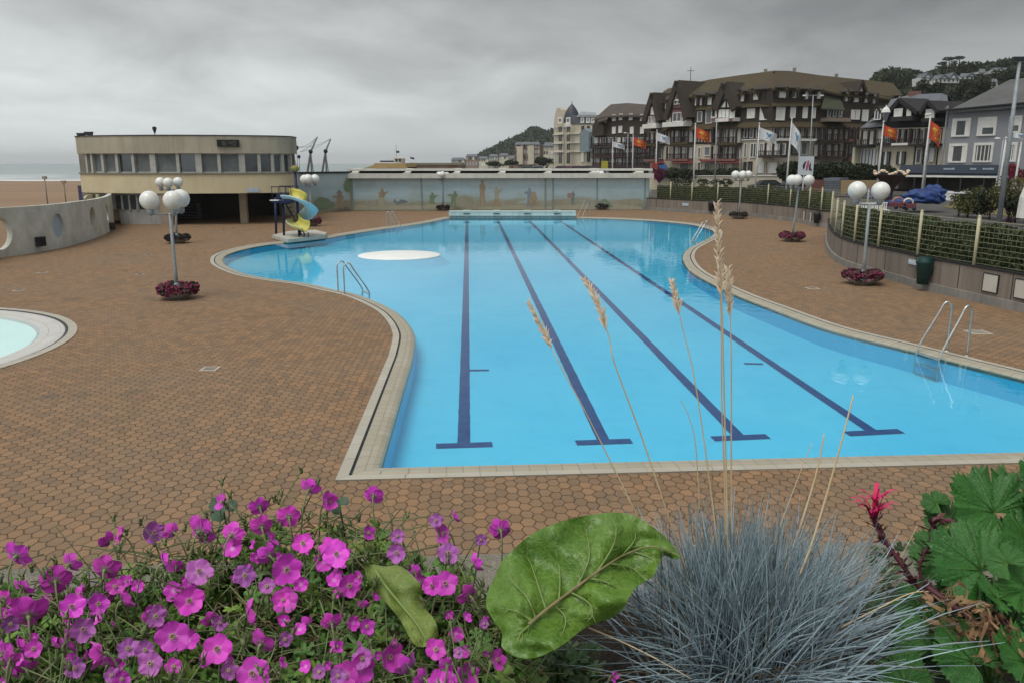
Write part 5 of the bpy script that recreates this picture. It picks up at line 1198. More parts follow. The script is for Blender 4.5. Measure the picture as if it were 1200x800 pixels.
mb = MB(); p = F.hit(481, 200, 0); mb.tube([p, V((p.x, p.y, F.hit(481, 184).z))], .06, 5); rt = mb.build('beach_flagpole', M_white); tag(rt, 'thin flagpole with a small dark flag between pavilion and huts', 'flagpole')
mb = MB(); z_ = F.hit(481, 184).z; mb.add([V((p.x, p.y, z_)), V((p.x + 1.6, p.y, z_ - .4)), V((p.x + 1.5, p.y, z_ - 1.0)), V((p.x, p.y, z_ - .7))], [(0, 1, 2, 3)]); mb.build('flag', M_dark, rt)
# ---- slate-roofed villa on the right
pE0, pE1 = at_(1003, 108), at_(1112, 95); FE = Fac(pE0, pE1)
root = bld('timbered_villa', at_(1060, 104), 'cream half-timbered villa with slate gables, before the end of the mossy-roofed hotel')
mb = MB(); FE.poly(mb, [(1005, 216), (1107, 216), (1107, 149), (1008, 151)], -8, 0); mb.build('wall', M_cream, root)
mb = MB(); FE.poly(mb, [(1008, 152), (1109, 147), (1109, 134), (1060, 130), (1032, 138), (1011, 149)], -7, .2); mb.build('tiled_upper_wall', mat('black_boards', (.03, .028, .028), None, 1, .85), root)
mb = MB(); roofq(FE, mb, [(1008, 150), (1034, 147)], [(1031, 135), (1040, 126)], 1.0, -3, .15); roofq(FE, mb, [(1038, 127), (1060, 131), (1094, 129), (1112, 127)], [(1044, 117), (1068, 111), (1104, 109.5), (1110, 112)], .4, -5, .15)
B = [FE.hit(x, y, -5) for x, y in [(1044, 117), (1068, 111), (1104, 109.5), (1110, 112)]]; mb.strip(B, [p - FE.n * 6 + V((0, 0, -4)) for p in B]); mb.build('roof', M_slate, root)
M_blk = MATS['black_boards']
ga = gable(FE, (1064, 119), (1050, 134), (1084, 132), -4, 1.0, root, M_blk, M_blk, .5); gb = gable(FE, (1099, 121.5), (1091, 133), (1110, 131), -4, 1.2, root, M_blk, M_blk, .4)
gc = gable(FE, (1037, 127.5), (1031, 136), (1044, 134.5), -4, .9, root, M_slate, M_blk, .3)
for F_, a in ((FE, (1057.5, 128, 1067, 138)), (FE, (1072.5, 127.5, 1077.5, 137.5)), (FE, (1094.5, 128.5, 1105, 141)), (FE, (1034.5, 128.5, 1042, 141))): win(F_, root, *a, 1.25, 'shutter' if a[0] > 1050 else 'glass', .1)
for a in ((1055, 137, 1081, 142.5), (1091, 139, 1108, 143)): mb = MB(); FE.rect(mb, *a, .2, 1.6); mb.build('balcony', M_blk, root)
bays(FE, 1010, 1026, 153, 170, root, nb=2, floor=M_blk, rail=6); bays(FE, 1030, 1050, 152, 168, root, nb=2, floor=M_blk, rail=5, proj=.8); bays(FE, 1052, 1073, 152, 168, root, nb=3, floor=M_shut, rail=5, proj=.8); bays(FE, 1075, 1104, 151, 169, root, nb=3, floor=M_blk, rail=6)
for x in range(1010, 1028, 4): win(FE, root, x, 174.5, x + 3.2, 195, .1, 'curtain', .08)
for a, k_ in (((1035, 178, 1044, 194), 'dark'), ((1052, 178, 1062, 193), 'dark'), ((1075, 174, 1081, 192), 'glass'), ((1085, 174, 1089, 190), 'shutter'), ((1090.5, 174, 1096, 190), 'shutter')): 
    o = win(FE, root, *a, .1, k_, .1)
    if k_ == 'dark': u = (a[0] + a[2]) / 2; mb = MB(); FE.rect(mb, u - .8, a[1], u + .8, a[3], .12, .3); mb.build('curtain', M_shut, root)
for x in (1072, 1082.5, 1098.5, 1104): mb = MB(); FE.rect(mb, x - .4, 170, x + .4, 200, 0, .12); mb.build('timber', M_timb, root)
for x in (1005,): mb = MB(); FE.rect(mb, x, 164, x + 3, 214, -1, 1.0); mb.build('corner_pier', M_cream, root)
mb = MB(); p = FE.hit(1072, 112, -5); mb.box(p.x - .7, p.y - .4, p.z - 1, p.x + .6, p.y + .4, p.z + .5); mb.build('chimney', mat('brick_pink', (.20, .11, .09), None, 2, .9), root)
# ---- grey building with white framed windows
pF0, pF1 = at_(1108, 92), at_(1290, 78); FG = Fac(pF0, pF1)
root = bld('grey_house', at_(1160, 90), 'blue-grey rendered house with white framed windows above the dark awning')
M_greyr = mat('blue_grey_render', (0.25, 0.26, 0.275), (0.21, 0.22, 0.235), .3, .9, world=True)
mb = MB(); FG.poly(mb, [(1105, 216), (1290, 220), (1290, 112), (1115, 128), (1112, 128.5)], -10, 0); mb.build('wall', M_greyr, root)
mb = MB(); roofq(FG, mb, [(1111, 130), (1170, 125.5), (1290, 113)], [(1168, 104), (1184, 93.5), (1290, 82)], .8, -5.5, .25)
B = [FG.hit(x, y, -5.5) for x, y in [(1168, 104), (1184, 93.5), (1290, 82)]]; mb.strip(B, [p - FG.n * 6 + V((0, 0, -4.5)) for p in B]); mb.build('roof', mat('grey_slate', (.105, .105, .11), (.075, .078, .07), .4, .8, world=True), root)
mb = MB(); FG.poly(mb, [(1111, 130.5), (1290, 114.2), (1290, 112.6), (1111, 129)], 0, .95); mb.build('gutter', M_dark, root)
for a in ((1158, 119, 1168, 124), (1193, 116, 1203, 121)):
    mb = MB(); roofq(FG, mb, [(a[0], a[3]), (a[2], a[3] - .5)], [(a[0] + 2, a[1]), (a[2], a[1])], -.3, -1.4, .1); mb.build('roof_window', M_shut, root)
def bigwin(x0, y0, x1, y1, kind):
    u0, z0, u1, z1 = FG.rc(x0, y0, x1, y1); mb = MB()
    fr = .25; FG.bx(mb, u0, z0, u0 + fr, z1, 0, .1); FG.bx(mb, u1 - fr, z0, u1, z1, 0, .1); FG.bx(mb, u0 + fr, z1 - fr * 1.1, u1 - fr, z1, 0, .1); FG.bx(mb, u0 + fr, z0, u1 - fr, z0 + fr * .7, 0, .14); s_ = mb.build('window_surround', M_shut, root)
    mb = MB(); FG.bx(mb, u0 + fr, z0 + fr * .7, u1 - fr, z1 - fr * 1.1, 0, .02); w_ = mb.build('window', M_gls2, root)
    iu0, iu1, iz0, iz1 = u0 + fr, u1 - fr, z0 + fr * .7, z1 - fr * 1.1; mb = MB(); W_ = iu1 - iu0
    if kind == 0: FG.bx(mb, iu0, iz0, iu0 + W_ * .16, iz1, .02, .05); mb.build('window_frame', M_shut, w_); mb = MB(); FG.bx(mb, iu1 - W_ * .22, iz0, iu1, iz1, .02, .05)
    if kind == 1: FG.bx(mb, iu0, iz0 + (iz1 - iz0) * .45, iu1, iz1, .02, .06); FG.bx(mb, iu0, iz0, iu0 + W_ * .2, iz1, .02, .05)
    if kind == 2: 
        for f in (.1, .35, .6, .85): FG.bx(mb, iu0 + W_ * f - .05, iz0, iu0 + W_ * f + .05, iz1, .02, .06)
    mb.build('window_frame', M_shut, w_)
for a in ((1116, 139, 1137.5, 160.5, 0), (1146, 137.5, 1168, 159.5, 1), (1183, 136, 1197.5, 156, 1), (1112, 168.5, 1133.5, 191, 0), (1141, 167.5, 1164, 190.5, 2), (1178, 167, 1192, 190, 2)): bigwin(*a)
mb = MB(); FG.rect(mb, 1107, 130, 1108.5, 193, .05, .2); mb.build('drainpipe', mat('pipe_grey', (.3, .31, .33), None, 2, .5), root)
# shop awning and its pale edge
FH = Fac(at_(1045, 88), at_(1180, 80)); root = bld('shop_awning', at_(1110, 84), 'long dark blue shopfront awning with pale lettering below the grey house', 'awning')
M_navy = mat('awning_navy', (.018, .026, .042), (.013, .02, .03), 1, .8)
mb = MB(); roofq(FH, mb, [(1052, 203), (1176, 204)], [(1056, 193.5), (1176, 193.5)], 1.2, -1.5, .1); FH.rect(mb, 1052, 203, 1176, 205.5, 1.1, 1.2); mb.build('canopy', M_navy, root)
mb = MB(); FH.rect(mb, 1050, 206, 1173, 208, 1.15, 1.35); mb.build('edge_beam', M_shut, root)
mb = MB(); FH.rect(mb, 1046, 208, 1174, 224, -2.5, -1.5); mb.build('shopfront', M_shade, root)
for x in (1050, 1077, 1104, 1131, 1158, 1173): mb = MB(); u = FH.uz(x, 212)[0]; FH.bx(mb, u - .06, ZS, u + .06, FH.uz(x, 206)[1], 1.15, 1.27); mb.build('post', M_shut if x > 1165 else M_dark, root)
rnd = random.Random(4)
for x0, n_ in ((1106, 7), (1137, 4), (1152, 7)):
    for k in range(n_): mb = MB(); xx_ = x0 + k * 1.9; P_ = [FH.hit(xx_, 199.2, .4), FH.hit(xx_ + 1.1, 199.2, .4), FH.hit(xx_ + 1.1, 197.3 - rnd.random() * .6, .4), FH.hit(xx_, 197.4, .4)]; mb.prism(P_, FH.n * .05); mb.build('lettering', M_plq, root)
# ---- hills with woods and white houses
M_hill = mat('hill_ground', (.055, .06, .03), (.04, .045, .025), .02, .95, world=True)
M_wood = mat('far_wood', (.050, .062, .032), (.028, .038, .022), .03, .9, rand=.5, world=True)
def hill(prof, D_, depth, name, kname, dens, size, label=None, front=60, base=-2):
    """prof: skyline pixels; the terrain rises from its foot to the skyline over depth metres"""
    P = [AT(x, y, D_) for x, y in prof]
    mb = MB(); rows = 7; n_ = len(P)
    vs = []
    for j in range(rows):
        f = j / (rows - 1); s_ = sin(f * pi / 2)
        for p in P:
            d = p - CAM; sc = (D_ - depth * (1 - f)) / D_; q = V((p.x * sc, p.y * sc, 0)); vs.append(V((q.x, q.y, base + (p.z - base - 4) * s_)))
    for p in P: vs.append(V((p.x * 1.3, p.y * 1.3, base)))
    fs = [(j * n_ + i, j * n_ + i + 1, (j + 1) * n_ + i + 1, (j + 1) * n_ + i) for j in range(rows) for i in range(n_ - 1)]
    mb.add(vs, fs, 0, True); mb.build(name, M_hill, kind='structure')
    mb = MB()
    for _ in range(dens):
        i = random.randrange(n_ - 1); f = U(0, 1); p = P[i].lerp(P[i + 1], f); g_ = U(.05, 1) ** .8; sc = (D_ - depth * (1 - g_)) / D_
        r = size * U(.5, 1.3); c_ = V((p.x * sc, p.y * sc, base + (p.z - base - 4) * sin(g_ * pi / 2) + r * .35))
        leafcloud(mb, [(c_, (r, r, r * .9))], 55, r * .55)
    o = mb.build(kname, M_wood); tag(o, label or 'distant woodland covering the hillside behind the hotels', 'woodland', kind='stuff')
hill([(545, 196), (556, 189), (567, 181), (580, 173.5), (600, 164.5), (612, 160), (622, 154.5), (627, 152), (632, 155), (637, 158), (647, 154.5), (662, 150), (690, 146)], 1050, 240, 'hill', 'woodland', 520, 5.5, 'hazy woodland on the headland left of the domed hotel')
hill([(1020, 100), (1034, 84), (1045, 82), (1062, 84), (1078, 86), (1092, 87), (1100, 82), (1110, 80), (1130, 80), (1148, 79), (1160, 76), (1180, 72), (1200, 72), (1240, 68), (1300, 66)], 420, 170, 'hill', 'woodland', 1300, 2.7, 'dark woodland on the hill above the slate-roofed villa')
M_leafD = mat('tree_leaf_dark', (.035, .045, .022), (.022, .030, .016), .4, .85, rand=.5, world=True)
M_trunk = mat('trunk', (.05, .04, .03), None, 4, .9)
def pine(px, ytop, ybot, D_, w_, label, flat=True):
    a = AT(px, ybot, D_); b2 = AT(px, ytop, D_); root = empty('pine_tree' if flat else 'cypress_tree', a, label, 'tree')
    mb = MB(); mb.tube([a, a.lerp(b2, .5) + V((w_ * .08, 0, 0)), b2 - V((0, 0, (b2.z - a.z) * .1))], [.35, .25, .1], 6)
    h_ = b2.z - a.z
    bl = [(b2 - V((0, 0, h_ * .10)), (w_, w_, h_ * .13)), (a.lerp(b2, .62) + V((-w_ * .9, 0, 0)), (w_ * .6, w_ * .6, h_ * .08)), (a.lerp(b2, .55) + V((w_ * .8, 0, 0)), (w_ * .6, w_ * .6, h_ * .1))] if flat else [(a.lerp(b2, .25), (w_, w_, h_ * .3)), (a.lerp(b2, .6), (w_ * .65, w_ * .65, h_ * .35))]
    if flat:
        for c_, r in bl[1:]: mb.tube([a.lerp(b2, .4), c_], [.15, .06], 5)
    mb.build('trunk', M_trunk, root); mb = MB(); leafcloud(mb, bl, 900, w_ * .16); mb.build('crown', M_leafD, root)
pine(1112, 67.5, 84, 330, 2.4, 'flat-topped pine on the hill skyline, left one of two')
pine(1124, 66.5, 82, 335, 2.2, 'flat-topped pine on the hill skyline, right one of two')
pine(1104, 73.5, 87, 335, 1.9, 'small umbrella pine on the skyline above the white villas')
pine(1169, 68.5, 80, 340, 1.0, 'thin conifer on the hill skyline right of the pines', False)
def broad(px, py, D_, rx, rz, label, name='tree', m_=None, n_=1500, base=ZS, ls=.5):
    c_ = AT(px, py, D_); a = V((c_.x, c_.y, base)); root = empty(name, a, label, 'tree' if name == 'tree' else 'shrub')
    mb = MB(); mb.tube([a, V((c_.x, c_.y, (a.z + c_.z) / 2)), c_], [rx * .07, rx * .05, rx * .02], 6)
    for k in range(3): mb.tube([a.lerp(c_, .4), c_ + V((U(-1, 1) * rx * .6, U(-1, 1) * rx * .5, U(0, .5) * rz))], [rx * .035, rx * .012], 5)
    mb.build('trunk' if name == 'tree' else 'stem', M_trunk, root)
    bl = [(c_ + V((U(-1, 1) * rx * .6, U(-.6, .6) * rx, U(-.5, .6) * rz)), (rx * U(.35, .6), rx * U(.35, .6), rz * U(.35, .6))) for _ in range(8)]
    mb = MB(); leafcloud(mb, bl, n_, ls); mb.build('crown' if name == 'tree' else 'foliage', m_ or M_leafD, root)
for px, py, D_, rx, rz, lab in ((1152, 104, 250, 4.5, 3.6, 'broad dark reddish tree beside the grey house roof'), (1133, 106, 260, 3.8, 3.4, 'dark tree below the white villas on the hill'), (1174, 90, 300, 4.5, 3, 'dark bushy tree below the right-hand hillside villas'), (1090, 104, 250, 3.6, 3.0, 'tree behind the slate villa roof, below the first white villa'), (1050, 96, 300, 5, 3.2, 'dark trees behind the end of the mossy roof'), (1133, 79.5, 340, 6, 3, 'round tree on the skyline right of the pines'), (1185, 77, 340, 7, 3, 'wide dark tree on the skyline near the mast top')):
    c_ = AT(px, py, D_); broad(px, py, D_, rx, rz, lab, base=c_.z - rz * 2.2, n_=1300, ls=.75)
def villa(x0, x1, ytop, yb, D_, apexes, label, roofm=M_slate):
    F = Fac(at_(x0, D_), at_(x1, D_)); zb_ = F.hit(x0, yb)[2] - 4; root = empty('white_villa', V((F.p.x, F.p.y, zb_)), label, 'house')
    mb = MB(); F.poly(mb, [(x0, yb), (x1, yb), (x1, ytop), (x0, ytop)], -7, 0)
    for a, h_ in apexes: F.poly(mb, [(a - 4.5, ytop + .3), (a + 4.5, ytop + .3), (a, h_)], -7, .3)
    mb.build('wall', M_white, root)
    mb = MB(); roofq(F, mb, [(x0 - .5, ytop + .4), (x1 + .5, ytop + .4)], [(x0 + 1, ytop - 3.4), (x1 - 1, ytop - 3.4)], .2, -3.5, .2)
    for a, h_ in apexes: F.bar(mb, a, h_ - .6, a - 5, ytop + .6, .5, -6, .7); F.bar(mb, a, h_ - .6, a + 5, ytop + .6, .5, -6, .7)
    mb.build('roof', roofm, root)
    k = int((x1 - x0) / 5)
    for i in range(k): xa = x0 + (i + .5) * (x1 - x0) / k; win(F, root, xa - .9, ytop + 1.6, xa + .9, ytop + 4, .32, 'dark', .1)
villa(1080, 1093, 91, 100, 300, [(1087, 86.5)], 'white gabled villa at the left end of the hillside row')
villa(1094, 1124, 92, 97.5, 300, [(1106, 89), (1117, 86.5)], 'long white villa with two gables in the middle of the hill')
villa(1125, 1141, 89.5, 93, 305, [(1138, 87)], 'low white villa just right of the two-gabled one')
villa(1147, 1155, 84.5, 86.5, 330, [], 'small white house alone above the dark tree')
villa(1164, 1181, 83, 86, 330, [(1172, 80.5)], 'white villa with wide roof near the top of the mast')
villa(1186, 1194, 81, 86, 335, [(1191, 78)], 'white gabled house behind the mast top')
villa(1160, 1169, 96, 103, 250, [], 'small white outbuilding beside the grey house roof')
# ---- things between hedge wall and hotels
def slabwall(name, label, x0, x1, ytop, ybot, D0, D1, m_, cat='wall', th=.3, cap=None):
    F = Fac(at_(x0, D0), at_(x1, D1)); root = empty(name, V((F.p.x, F.p.y, ZS)), label, cat)
    mb = MB(); F.poly(mb, [(x0, ybot), (x1, ybot), (x1, ytop), (x0, ytop)], -th, 0); mb.build('wall', m_, root)
    if cap: mb = MB(); F.poly(mb, [(x0, ytop + .2), (x1, ytop + .2), (x1, ytop - .6), (x0, ytop - .6)], -th - .1, .12); mb.build('cap', cap, root)
    return root, F
r_, F = slabwall('terrace_wall', 'long low cream terrace wall in front of the big hotel', 760, 925, 206.5, 224, 108, 101, M_cream, cap=M_shut)
slabwall('brick_wall', 'short red brick wall beside the grey garage door', 943, 965, 211, 226, 86, 84, mat('red_brick', (.14, .06, .045), None, 2, .9))
r_, F = slabwall('garage', 'grey garage door between the brick wall and the tan wall', 965, 984, 209, 226, 84, 83, mat('garage_grey', (.14, .155, .18), None, 2, .6), 'garage', 3)
for k in range(5): mb = MB(); F.rect(mb, 966, 213 + k * 2.4, 983.5, 213.4 + k * 2.4, 0, .03); mb.build('panel_joint', M_dark, r_)
slabwall('tan_wall', 'tan rendered wall right of the garage, below the dark hedge', 985, 1030, 211.5, 228, 83, 81, mat('tan_wall', (.28, .20, .11), (.22, .16, .09), .5, .9))
def hedgebox(x0, x1, ytop, ybot, D_, label, m_=M_leafD, n_=3000, ls=.25, dp=2.5):
    F = Fac(at_(x0, D_), at_(x1, D_)); L_ = F.L; z1 = F.uz((x0 + x1) / 2, ytop)[1]; z0 = max(ZS, F.uz((x0 + x1) / 2, ybot)[1]); mb = MB()
    bl = []; k = max(2, int(L_ / 1.6))
    for i in range(k): bl.append((F.W((i + .5) * L_ / k, z0 + (z1 - z0) * U(.42, .56), -dp / 2 * U(.6, 1.3)), (L_ / k * .8, dp * .55, (z1 - z0) * U(.48, .6))))
    leafcloud(mb, bl, n_, ls); F.bx(mb, .2, z0, L_ - .2, z0 + (z1 - z0) * .7, -dp * .8, -dp * .35); o = mb.build('hedge', m_); tag(o, label, 'hedge')
hedgebox(771, 782, 196, 208, 106, 'dark hedge in front of the hotel, left of its gap pillars', n_=900)
hedgebox(784, 798, 197, 209, 105.5, 'clipped dark hedge before the gable bay of the big hotel', n_=900)
hedgebox(800, 838, 199, 210, 105, 'low dark hedge along the terrace before the big hotel', n_=2200)
hedgebox(840, 872, 197, 211, 104.5, 'rounded dark hedge on the terrace under the second gable', n_=2200)
hedgebox(922, 1004, 190, 213, 92, 'tall dark hedge behind the figure poster', n_=6500, ls=.3)
hedgebox(1004, 1052, 193, 213, 86, 'dark hedge between tan wall and awning', n_=3500, ls=.28)
for k, x in enumerate((791, 805, 823, 839, 851)):
    c_ = AT(x, 213.5, 100); mb = MB(); leafcloud(mb, [(c_, (.75, .5, .45)), (c_ + V((.5, 0, -.1)), (.5, .4, .3))], 260, .2); mb.lathe(V((c_.x, c_.y, c_.z - 1.0)), [(.2, 0), (.32, .6), (.34, .7)], 10); o = mb.build('potted_shrub', M_leafD)
    tag(o, ['round potted shrub before the terrace wall, leftmost', 'second round potted shrub from the left along the terrace', 'third of the potted shrubs, between the flag and lamp poles', 'potted shrub just behind the small-headed lamp post', 'last potted shrub, nearest the globe lamp'][k], 'shrub', 'potted shrubs along the terrace')
# ---- flagpoles
M_pole = mat('pole_white', (.62, .62, .60), None, 4, .4)
M_fr = mat('flag_red', (.52, .085, .03), (.40, .05, .025), 1.5, .8); M_fw = mat('flag_white', (.60, .62, .62), (.50, .52, .53), 1.5, .8); M_fy = mat('flag_yellow', (.60, .38, .05), None, 3, .8); M_fb = mat('flag_blue', (.12, .25, .42), None, 3, .8)
def flagpole(base, top, D_, flag, label, limp=0.0, lion=True, grp='flagpoles along the sea-front road'):
    b2 = AT(base[0], base[1], D_); t_ = AT(top[0], top[1], D_); b2.z = ZS; root = empty('flagpole', b2, label, 'flagpole', grp)
    mb = MB(); mb.tube([b2, V(((b2.x + t_.x) / 2, D_, (b2.z + t_.z) / 2)), t_], [.10, .085, .05], 8); mb.ball(t_, .1, 8, 6); mb.build('pole', M_pole, root)
    if flag is None: return root
    (x0, y0), (x1, y1), col = flag
    p0, p1 = AT(x0, y0, D_), AT(x1, y1, D_); L_ = p1.x - p0.x; hgt = flag_h = (y1 - y0) / FPX * D_
    nx, nz = 12, 7
    def P_(u, v): 
        drop = limp * u * u * abs(L_) * 1.0
        hh = hgt * (1 - .42 * (1 if limp < .3 else limp))
        x = p0.x + L_ * u; z = p0.z - v * hh * (1 - .1 * u) - u * hgt * .36 - drop
        y = D_ - .1 + .22 * sin(u * 7 + v * 1.5) * u
        return V((x, y, z))
    mb = MB(); mb.add([P_(i / nx, j / nz) for j in range(nz + 1) for i in range(nx + 1)], [(j * (nx + 1) + i, j * (nx + 1) + i + 1, (j + 1) * (nx + 1) + i + 1, (j + 1) * (nx + 1) + i) for j in range(nz) for i in range(nx)], 0, True)
    fl = mb.build('flag', M_fr if col == 'r' else M_fw, root)
    # emblem lies on both faces of the cloth
    mb = MB()
    shapes = [[(.2, .42), (.34, .22), (.5, .22), (.6, .34), (.78, .2), (.82, .3), (.66, .46), (.5, .44), (.46, .52), (.36, .52), (.3, .44)], [(.3, .74), (.44, .56), (.6, .56), (.7, .66), (.86, .52), (.9, .62), (.76, .78), (.6, .76), (.56, .84), (.46, .84), (.4, .76)]] if col == 'r' else [[(.34, .3), (.42, .2), (.5, .34), (.6, .22), (.66, .36), (.56, .5), (.62, .62), (.5, .58), (.42, .66), (.44, .48)], [(.36, .74), (.66, .7), (.66, .76), (.36, .8)]]
    for sgn in (-.03, .03):
        for sh in shapes:
            P2 = [P_(u, v) + V((0, sgn, 0)) for u, v in sh]; tr = tessellate_polygon([[V((u, v, 0)) for u, v in sh]]); mb.add(P2, [tuple(q) for q in tr])
    mb.build('emblem', M_fy if col == 'r' else M_fb, fl); return root
flagpole((718, 200), (718, 164.5), 128, ((718.5, 166), (732, 176.5), 'w'), 'flagpole with white flag before the tan dark-roofed hotel')
flagpole((741.5, 200), (742, 158.5), 122, ((742.5, 161), (757, 176), 'r'), 'flagpole with orange-red flag farthest along the road')
flagpole((768.5, 208), (770, 153), 112, ((770, 155.5), (785, 171), 'w'), 'flagpole with white flag at the left end of the big hotel')
flagpole((812.5, 226), (815, 145.5), 90, ((815.5, 149), (831, 169), 'r'), 'flagpole with orange-red flag before the gable bay of the big hotel')
flagpole((885, 222), (890, 145), 86, ((890.5, 149.5), (910, 171), 'w'), 'flagpole with large white flag right of the second gable')
flagpole((921, 224), (928, 139.5), 82, ((928, 144), (938.5, 174), 'w'), 'flagpole with limp white flag left of the figure poster', .55)
flagpole((1027.5, 224), (1035.5, 143), 78, ((1036, 146.5), (1051, 166.5), 'r'), 'flagpole with red and yellow flag before the slate villa')
flagpole((1080, 226), (1090.5, 134), 74, ((1090, 141), (1102, 164), 'r'), 'flagpole with red flag near the corner of the grey house', .3)
flagpole((1170, 222), (1179, 162), 66, None, 'bare white flagpole just left of the tall grey mast')
flagpole((1188, 222), (1197.5, 164), 64, ((1187, 154.5), (1200, 165), 'w'), 'flagpole at the right edge with pale blue and white flag')
def lamppost(base, top, D_, arms, label, r=.07, name='street_lamp'):
    b2 = AT(base[0], base[1], D_); b2.z = ZS; t_ = AT(top[0], top[1], D_); root = empty(name, b2, label, 'street lamp'); mb = MB(); mb.tube([b2, t_], [r * 1.25, r * .75], 10); mb.build('pole', M_grey, root)
    for a in arms:
        e_ = AT(top[0] + a, top[1] + abs(a) * .04, D_); mb = MB(); mb.tube([t_, e_], .035, 6); q = mb.build('arm', M_grey, root); mb = MB(); mb.ball(e_, .16, 10, 6, 0, (1.7, .8, .55)); mb.build('lamp_head', M_shut, q)
lamppost((949.5, 190), (953, 112), 92, (-10, 10), 'tall twin-headed street lamp behind the figure poster'); 
rl = AT(953.2, 105, 92)
lamppost((837.5, 226), (840, 138), 92, (-4.5,), 'street lamp with one short arm between red and white flags')
lamppost((735, 198), (736, 156), 125, (-3.5,), 'thin street lamp left of the farthest orange-red flag')
lamppost((867, 222), (867.5, 176), 96, (), 'plain thin post behind the globe lamp at the terrace wall', .05, 'plain_post')
lamppost((1083, 223), (1091, 134.5), 75.2, (-4,), 'short-armed street lamp behind the red flag at the grey house')
lamppost((1168, 222), (1176, 162.5), 68, (-7, 5), 'twin-headed white lamp left of the grey mast')
# big grey mast
b2 = G(1170.5, 262, ZS); t_ = AT(1195.5, 68, b2.y); root = empty('tall_mast', b2, 'thick grey mast standing on the grass at the right edge', 'mast'); mb = MB(); mb.tube([b2, b2.lerp(t_, .5), t_], [.15, .12, .08], 14); mb.build('pole', M_grey, root); mb = MB(); mb.box(t_.x - .4, t_.y - .12, t_.z - .15, t_.x + .2, t_.y + .12, t_.z + .05); mb.build('floodlight', M_dark, root)
# old lantern on the villa side
p = AT(1037, 152, 84); root = empty('lantern_post', V((p.x, 84, ZS)), 'tall post with a dark four-sided lantern before the slate villa', 'street lamp'); mb = MB(); t_ = AT(1037, 143, 84); mb.tube([V((p.x, 84, ZS)), t_], [.08, .05], 8); mb.build('pole', M_dark, root)
mb = MB(); mb.lathe(t_, [(.15, 0), (.42, .85), (.44, .9)], 6, smooth=False); mb.build('lantern_glass', mat('lantern_glass', (.20, .21, .22), None, 2, .2), root); mb = MB(); mb.lathe(t_ + V((0, 0, .9)), [(.5, 0), (.35, .35), (.1, .55), (.02, .75)], 6, smooth=False); mb.build('lantern_cap', M_shut, root)
# poster panel
F = Fac(at_(930, 70), at_(960, 70)); root = empty('poster_panel', V((F.hit(944, 200).x, 70, ZS)), 'white poster panel with dark and rose swimmers on it', 'sign')
mb = MB(); F.rect(mb, 935.5, 183.5, 953.5, 205.5, -.06, 0); mb.build('panel', mat('poster_white', (.50, .54, .56), (.44, .48, .51), 2, .6), root)
mb = MB(); F.rect(mb, 940.5, 205, 941.7, 232, -.1, -.02); F.rect(mb, 948.5, 205, 949.7, 232, -.1, -.02); mb.build('leg', M_pole, root)
mb = MB()
for pts, mi in (([(941, 199.5), (940.5, 194), (943, 190), (945.5, 189), (944, 192), (943, 197)], 0), ([(944, 200.5), (944.5, 195), (946.5, 189), (948.3, 188), (948, 194), (946, 200)], 1), ([(947.6, 199.5), (948, 195), (949.5, 191), (950.5, 192), (950, 197), (951.5, 199.5), (951, 201)], 0)): blob(F, mb, pts, mi, .01)
mb.build('printed_figure', [mat('print_navy', (.03, .035, .08), None, 2, .6), mat('print_rose', (.42, .10, .12), None, 2, .6)], root)
# carousel top with its row of lit scallops, blue covers, chairs
c_ = AT(1043, 216, 66); root = empty('carousel', V((c_.x, c_.y, ZS)), 'dark carousel canopy edged with little orange and white scallops', 'carousel')
sc_ = 66 / FPX; mb = MB(); ztop = AT(1043, 205, 66).z; mb.lathe(V((c_.x, c_.y, 0)), [(17 * sc_, ztop), (13 * sc_, ztop - .35), (6 * sc_, ztop - 1.0), (4 * sc_, ztop - 1.4), (4 * sc_, ZS)], 20); mb.build('canopy', mat('carousel_dark', (.05, .025, .025), None, 2, .7), root)
M_sc = mat('scallop', (.62, .42, .25), (.68, .62, .52), 3, .6)
for k in range(18): a = 2 * pi * k / 18; mb = MB(); mb.ball((c_.x + 17.5 * sc_ * cos(a), c_.y + 17.5 * sc_ * sin(a), ztop + .05 + .12 * (k % 3)), .10 + .04 * (k % 2), 8, 5, 0, (1.2, 1.2, .9)); mb.build('scallop', M_sc, root)
M_tarp = mat('tarp_blue', (.02, .06, .22), (.008, .022, .08), 2.2, .45, bump=.8, bscale=3)
def tarp(px, py, w_, h_, D_, label, m_=M_tarp, seed=0):
    c_ = AT(px, py, D_); nx, ny = 40, 26; wx, hx = w_ / FPX * D_, h_ / FPX * D_; mb = MB(); vs = []
    for j in range(ny + 1):
        for i in range(nx + 1):
            a = pi * j / ny; b3 = 2 * pi * i / nx
            d = V((sin(a) * cos(b3), sin(a) * sin(b3), cos(a))); r = 1 + .32 * noise.noise(d * 2.2 + V((seed, 0, 0))) - .22 * abs(noise.noise(d * 5.5 + V((seed, 3, 0)))); z = max(-.5, d.z) * hx * r
            vs.append(V((c_.x + d.x * wx * r, c_.y + d.y * 1.3 * r, c_.z + z)))
    mb.add(vs, [(j * (nx + 1) + i, (j + 1) * (nx + 1) + i, (j + 1) * (nx + 1) + i + 1, j * (nx + 1) + i + 1) for j in range(ny) for i in range(nx)], 0, True); o = mb.build('covered_ride', m_); tag(o, label, 'covered ride'); return o
tarp(1080, 233, 21, 10, 58, 'large crumpled bright blue tarpaulin over a fairground ride', seed=2); tarp(1094, 229, 10, 11, 58.5, 'peaked blue tarpaulin bundle at the right of the covered rides', seed=5)
tarp(1018, 229, 22, 7, 63, 'low blue covered ride left of the carousel canopy', seed=8); tarp(1055, 238, 14, 5, 57, 'flat dark blue cover in front of the carousel', seed=11)
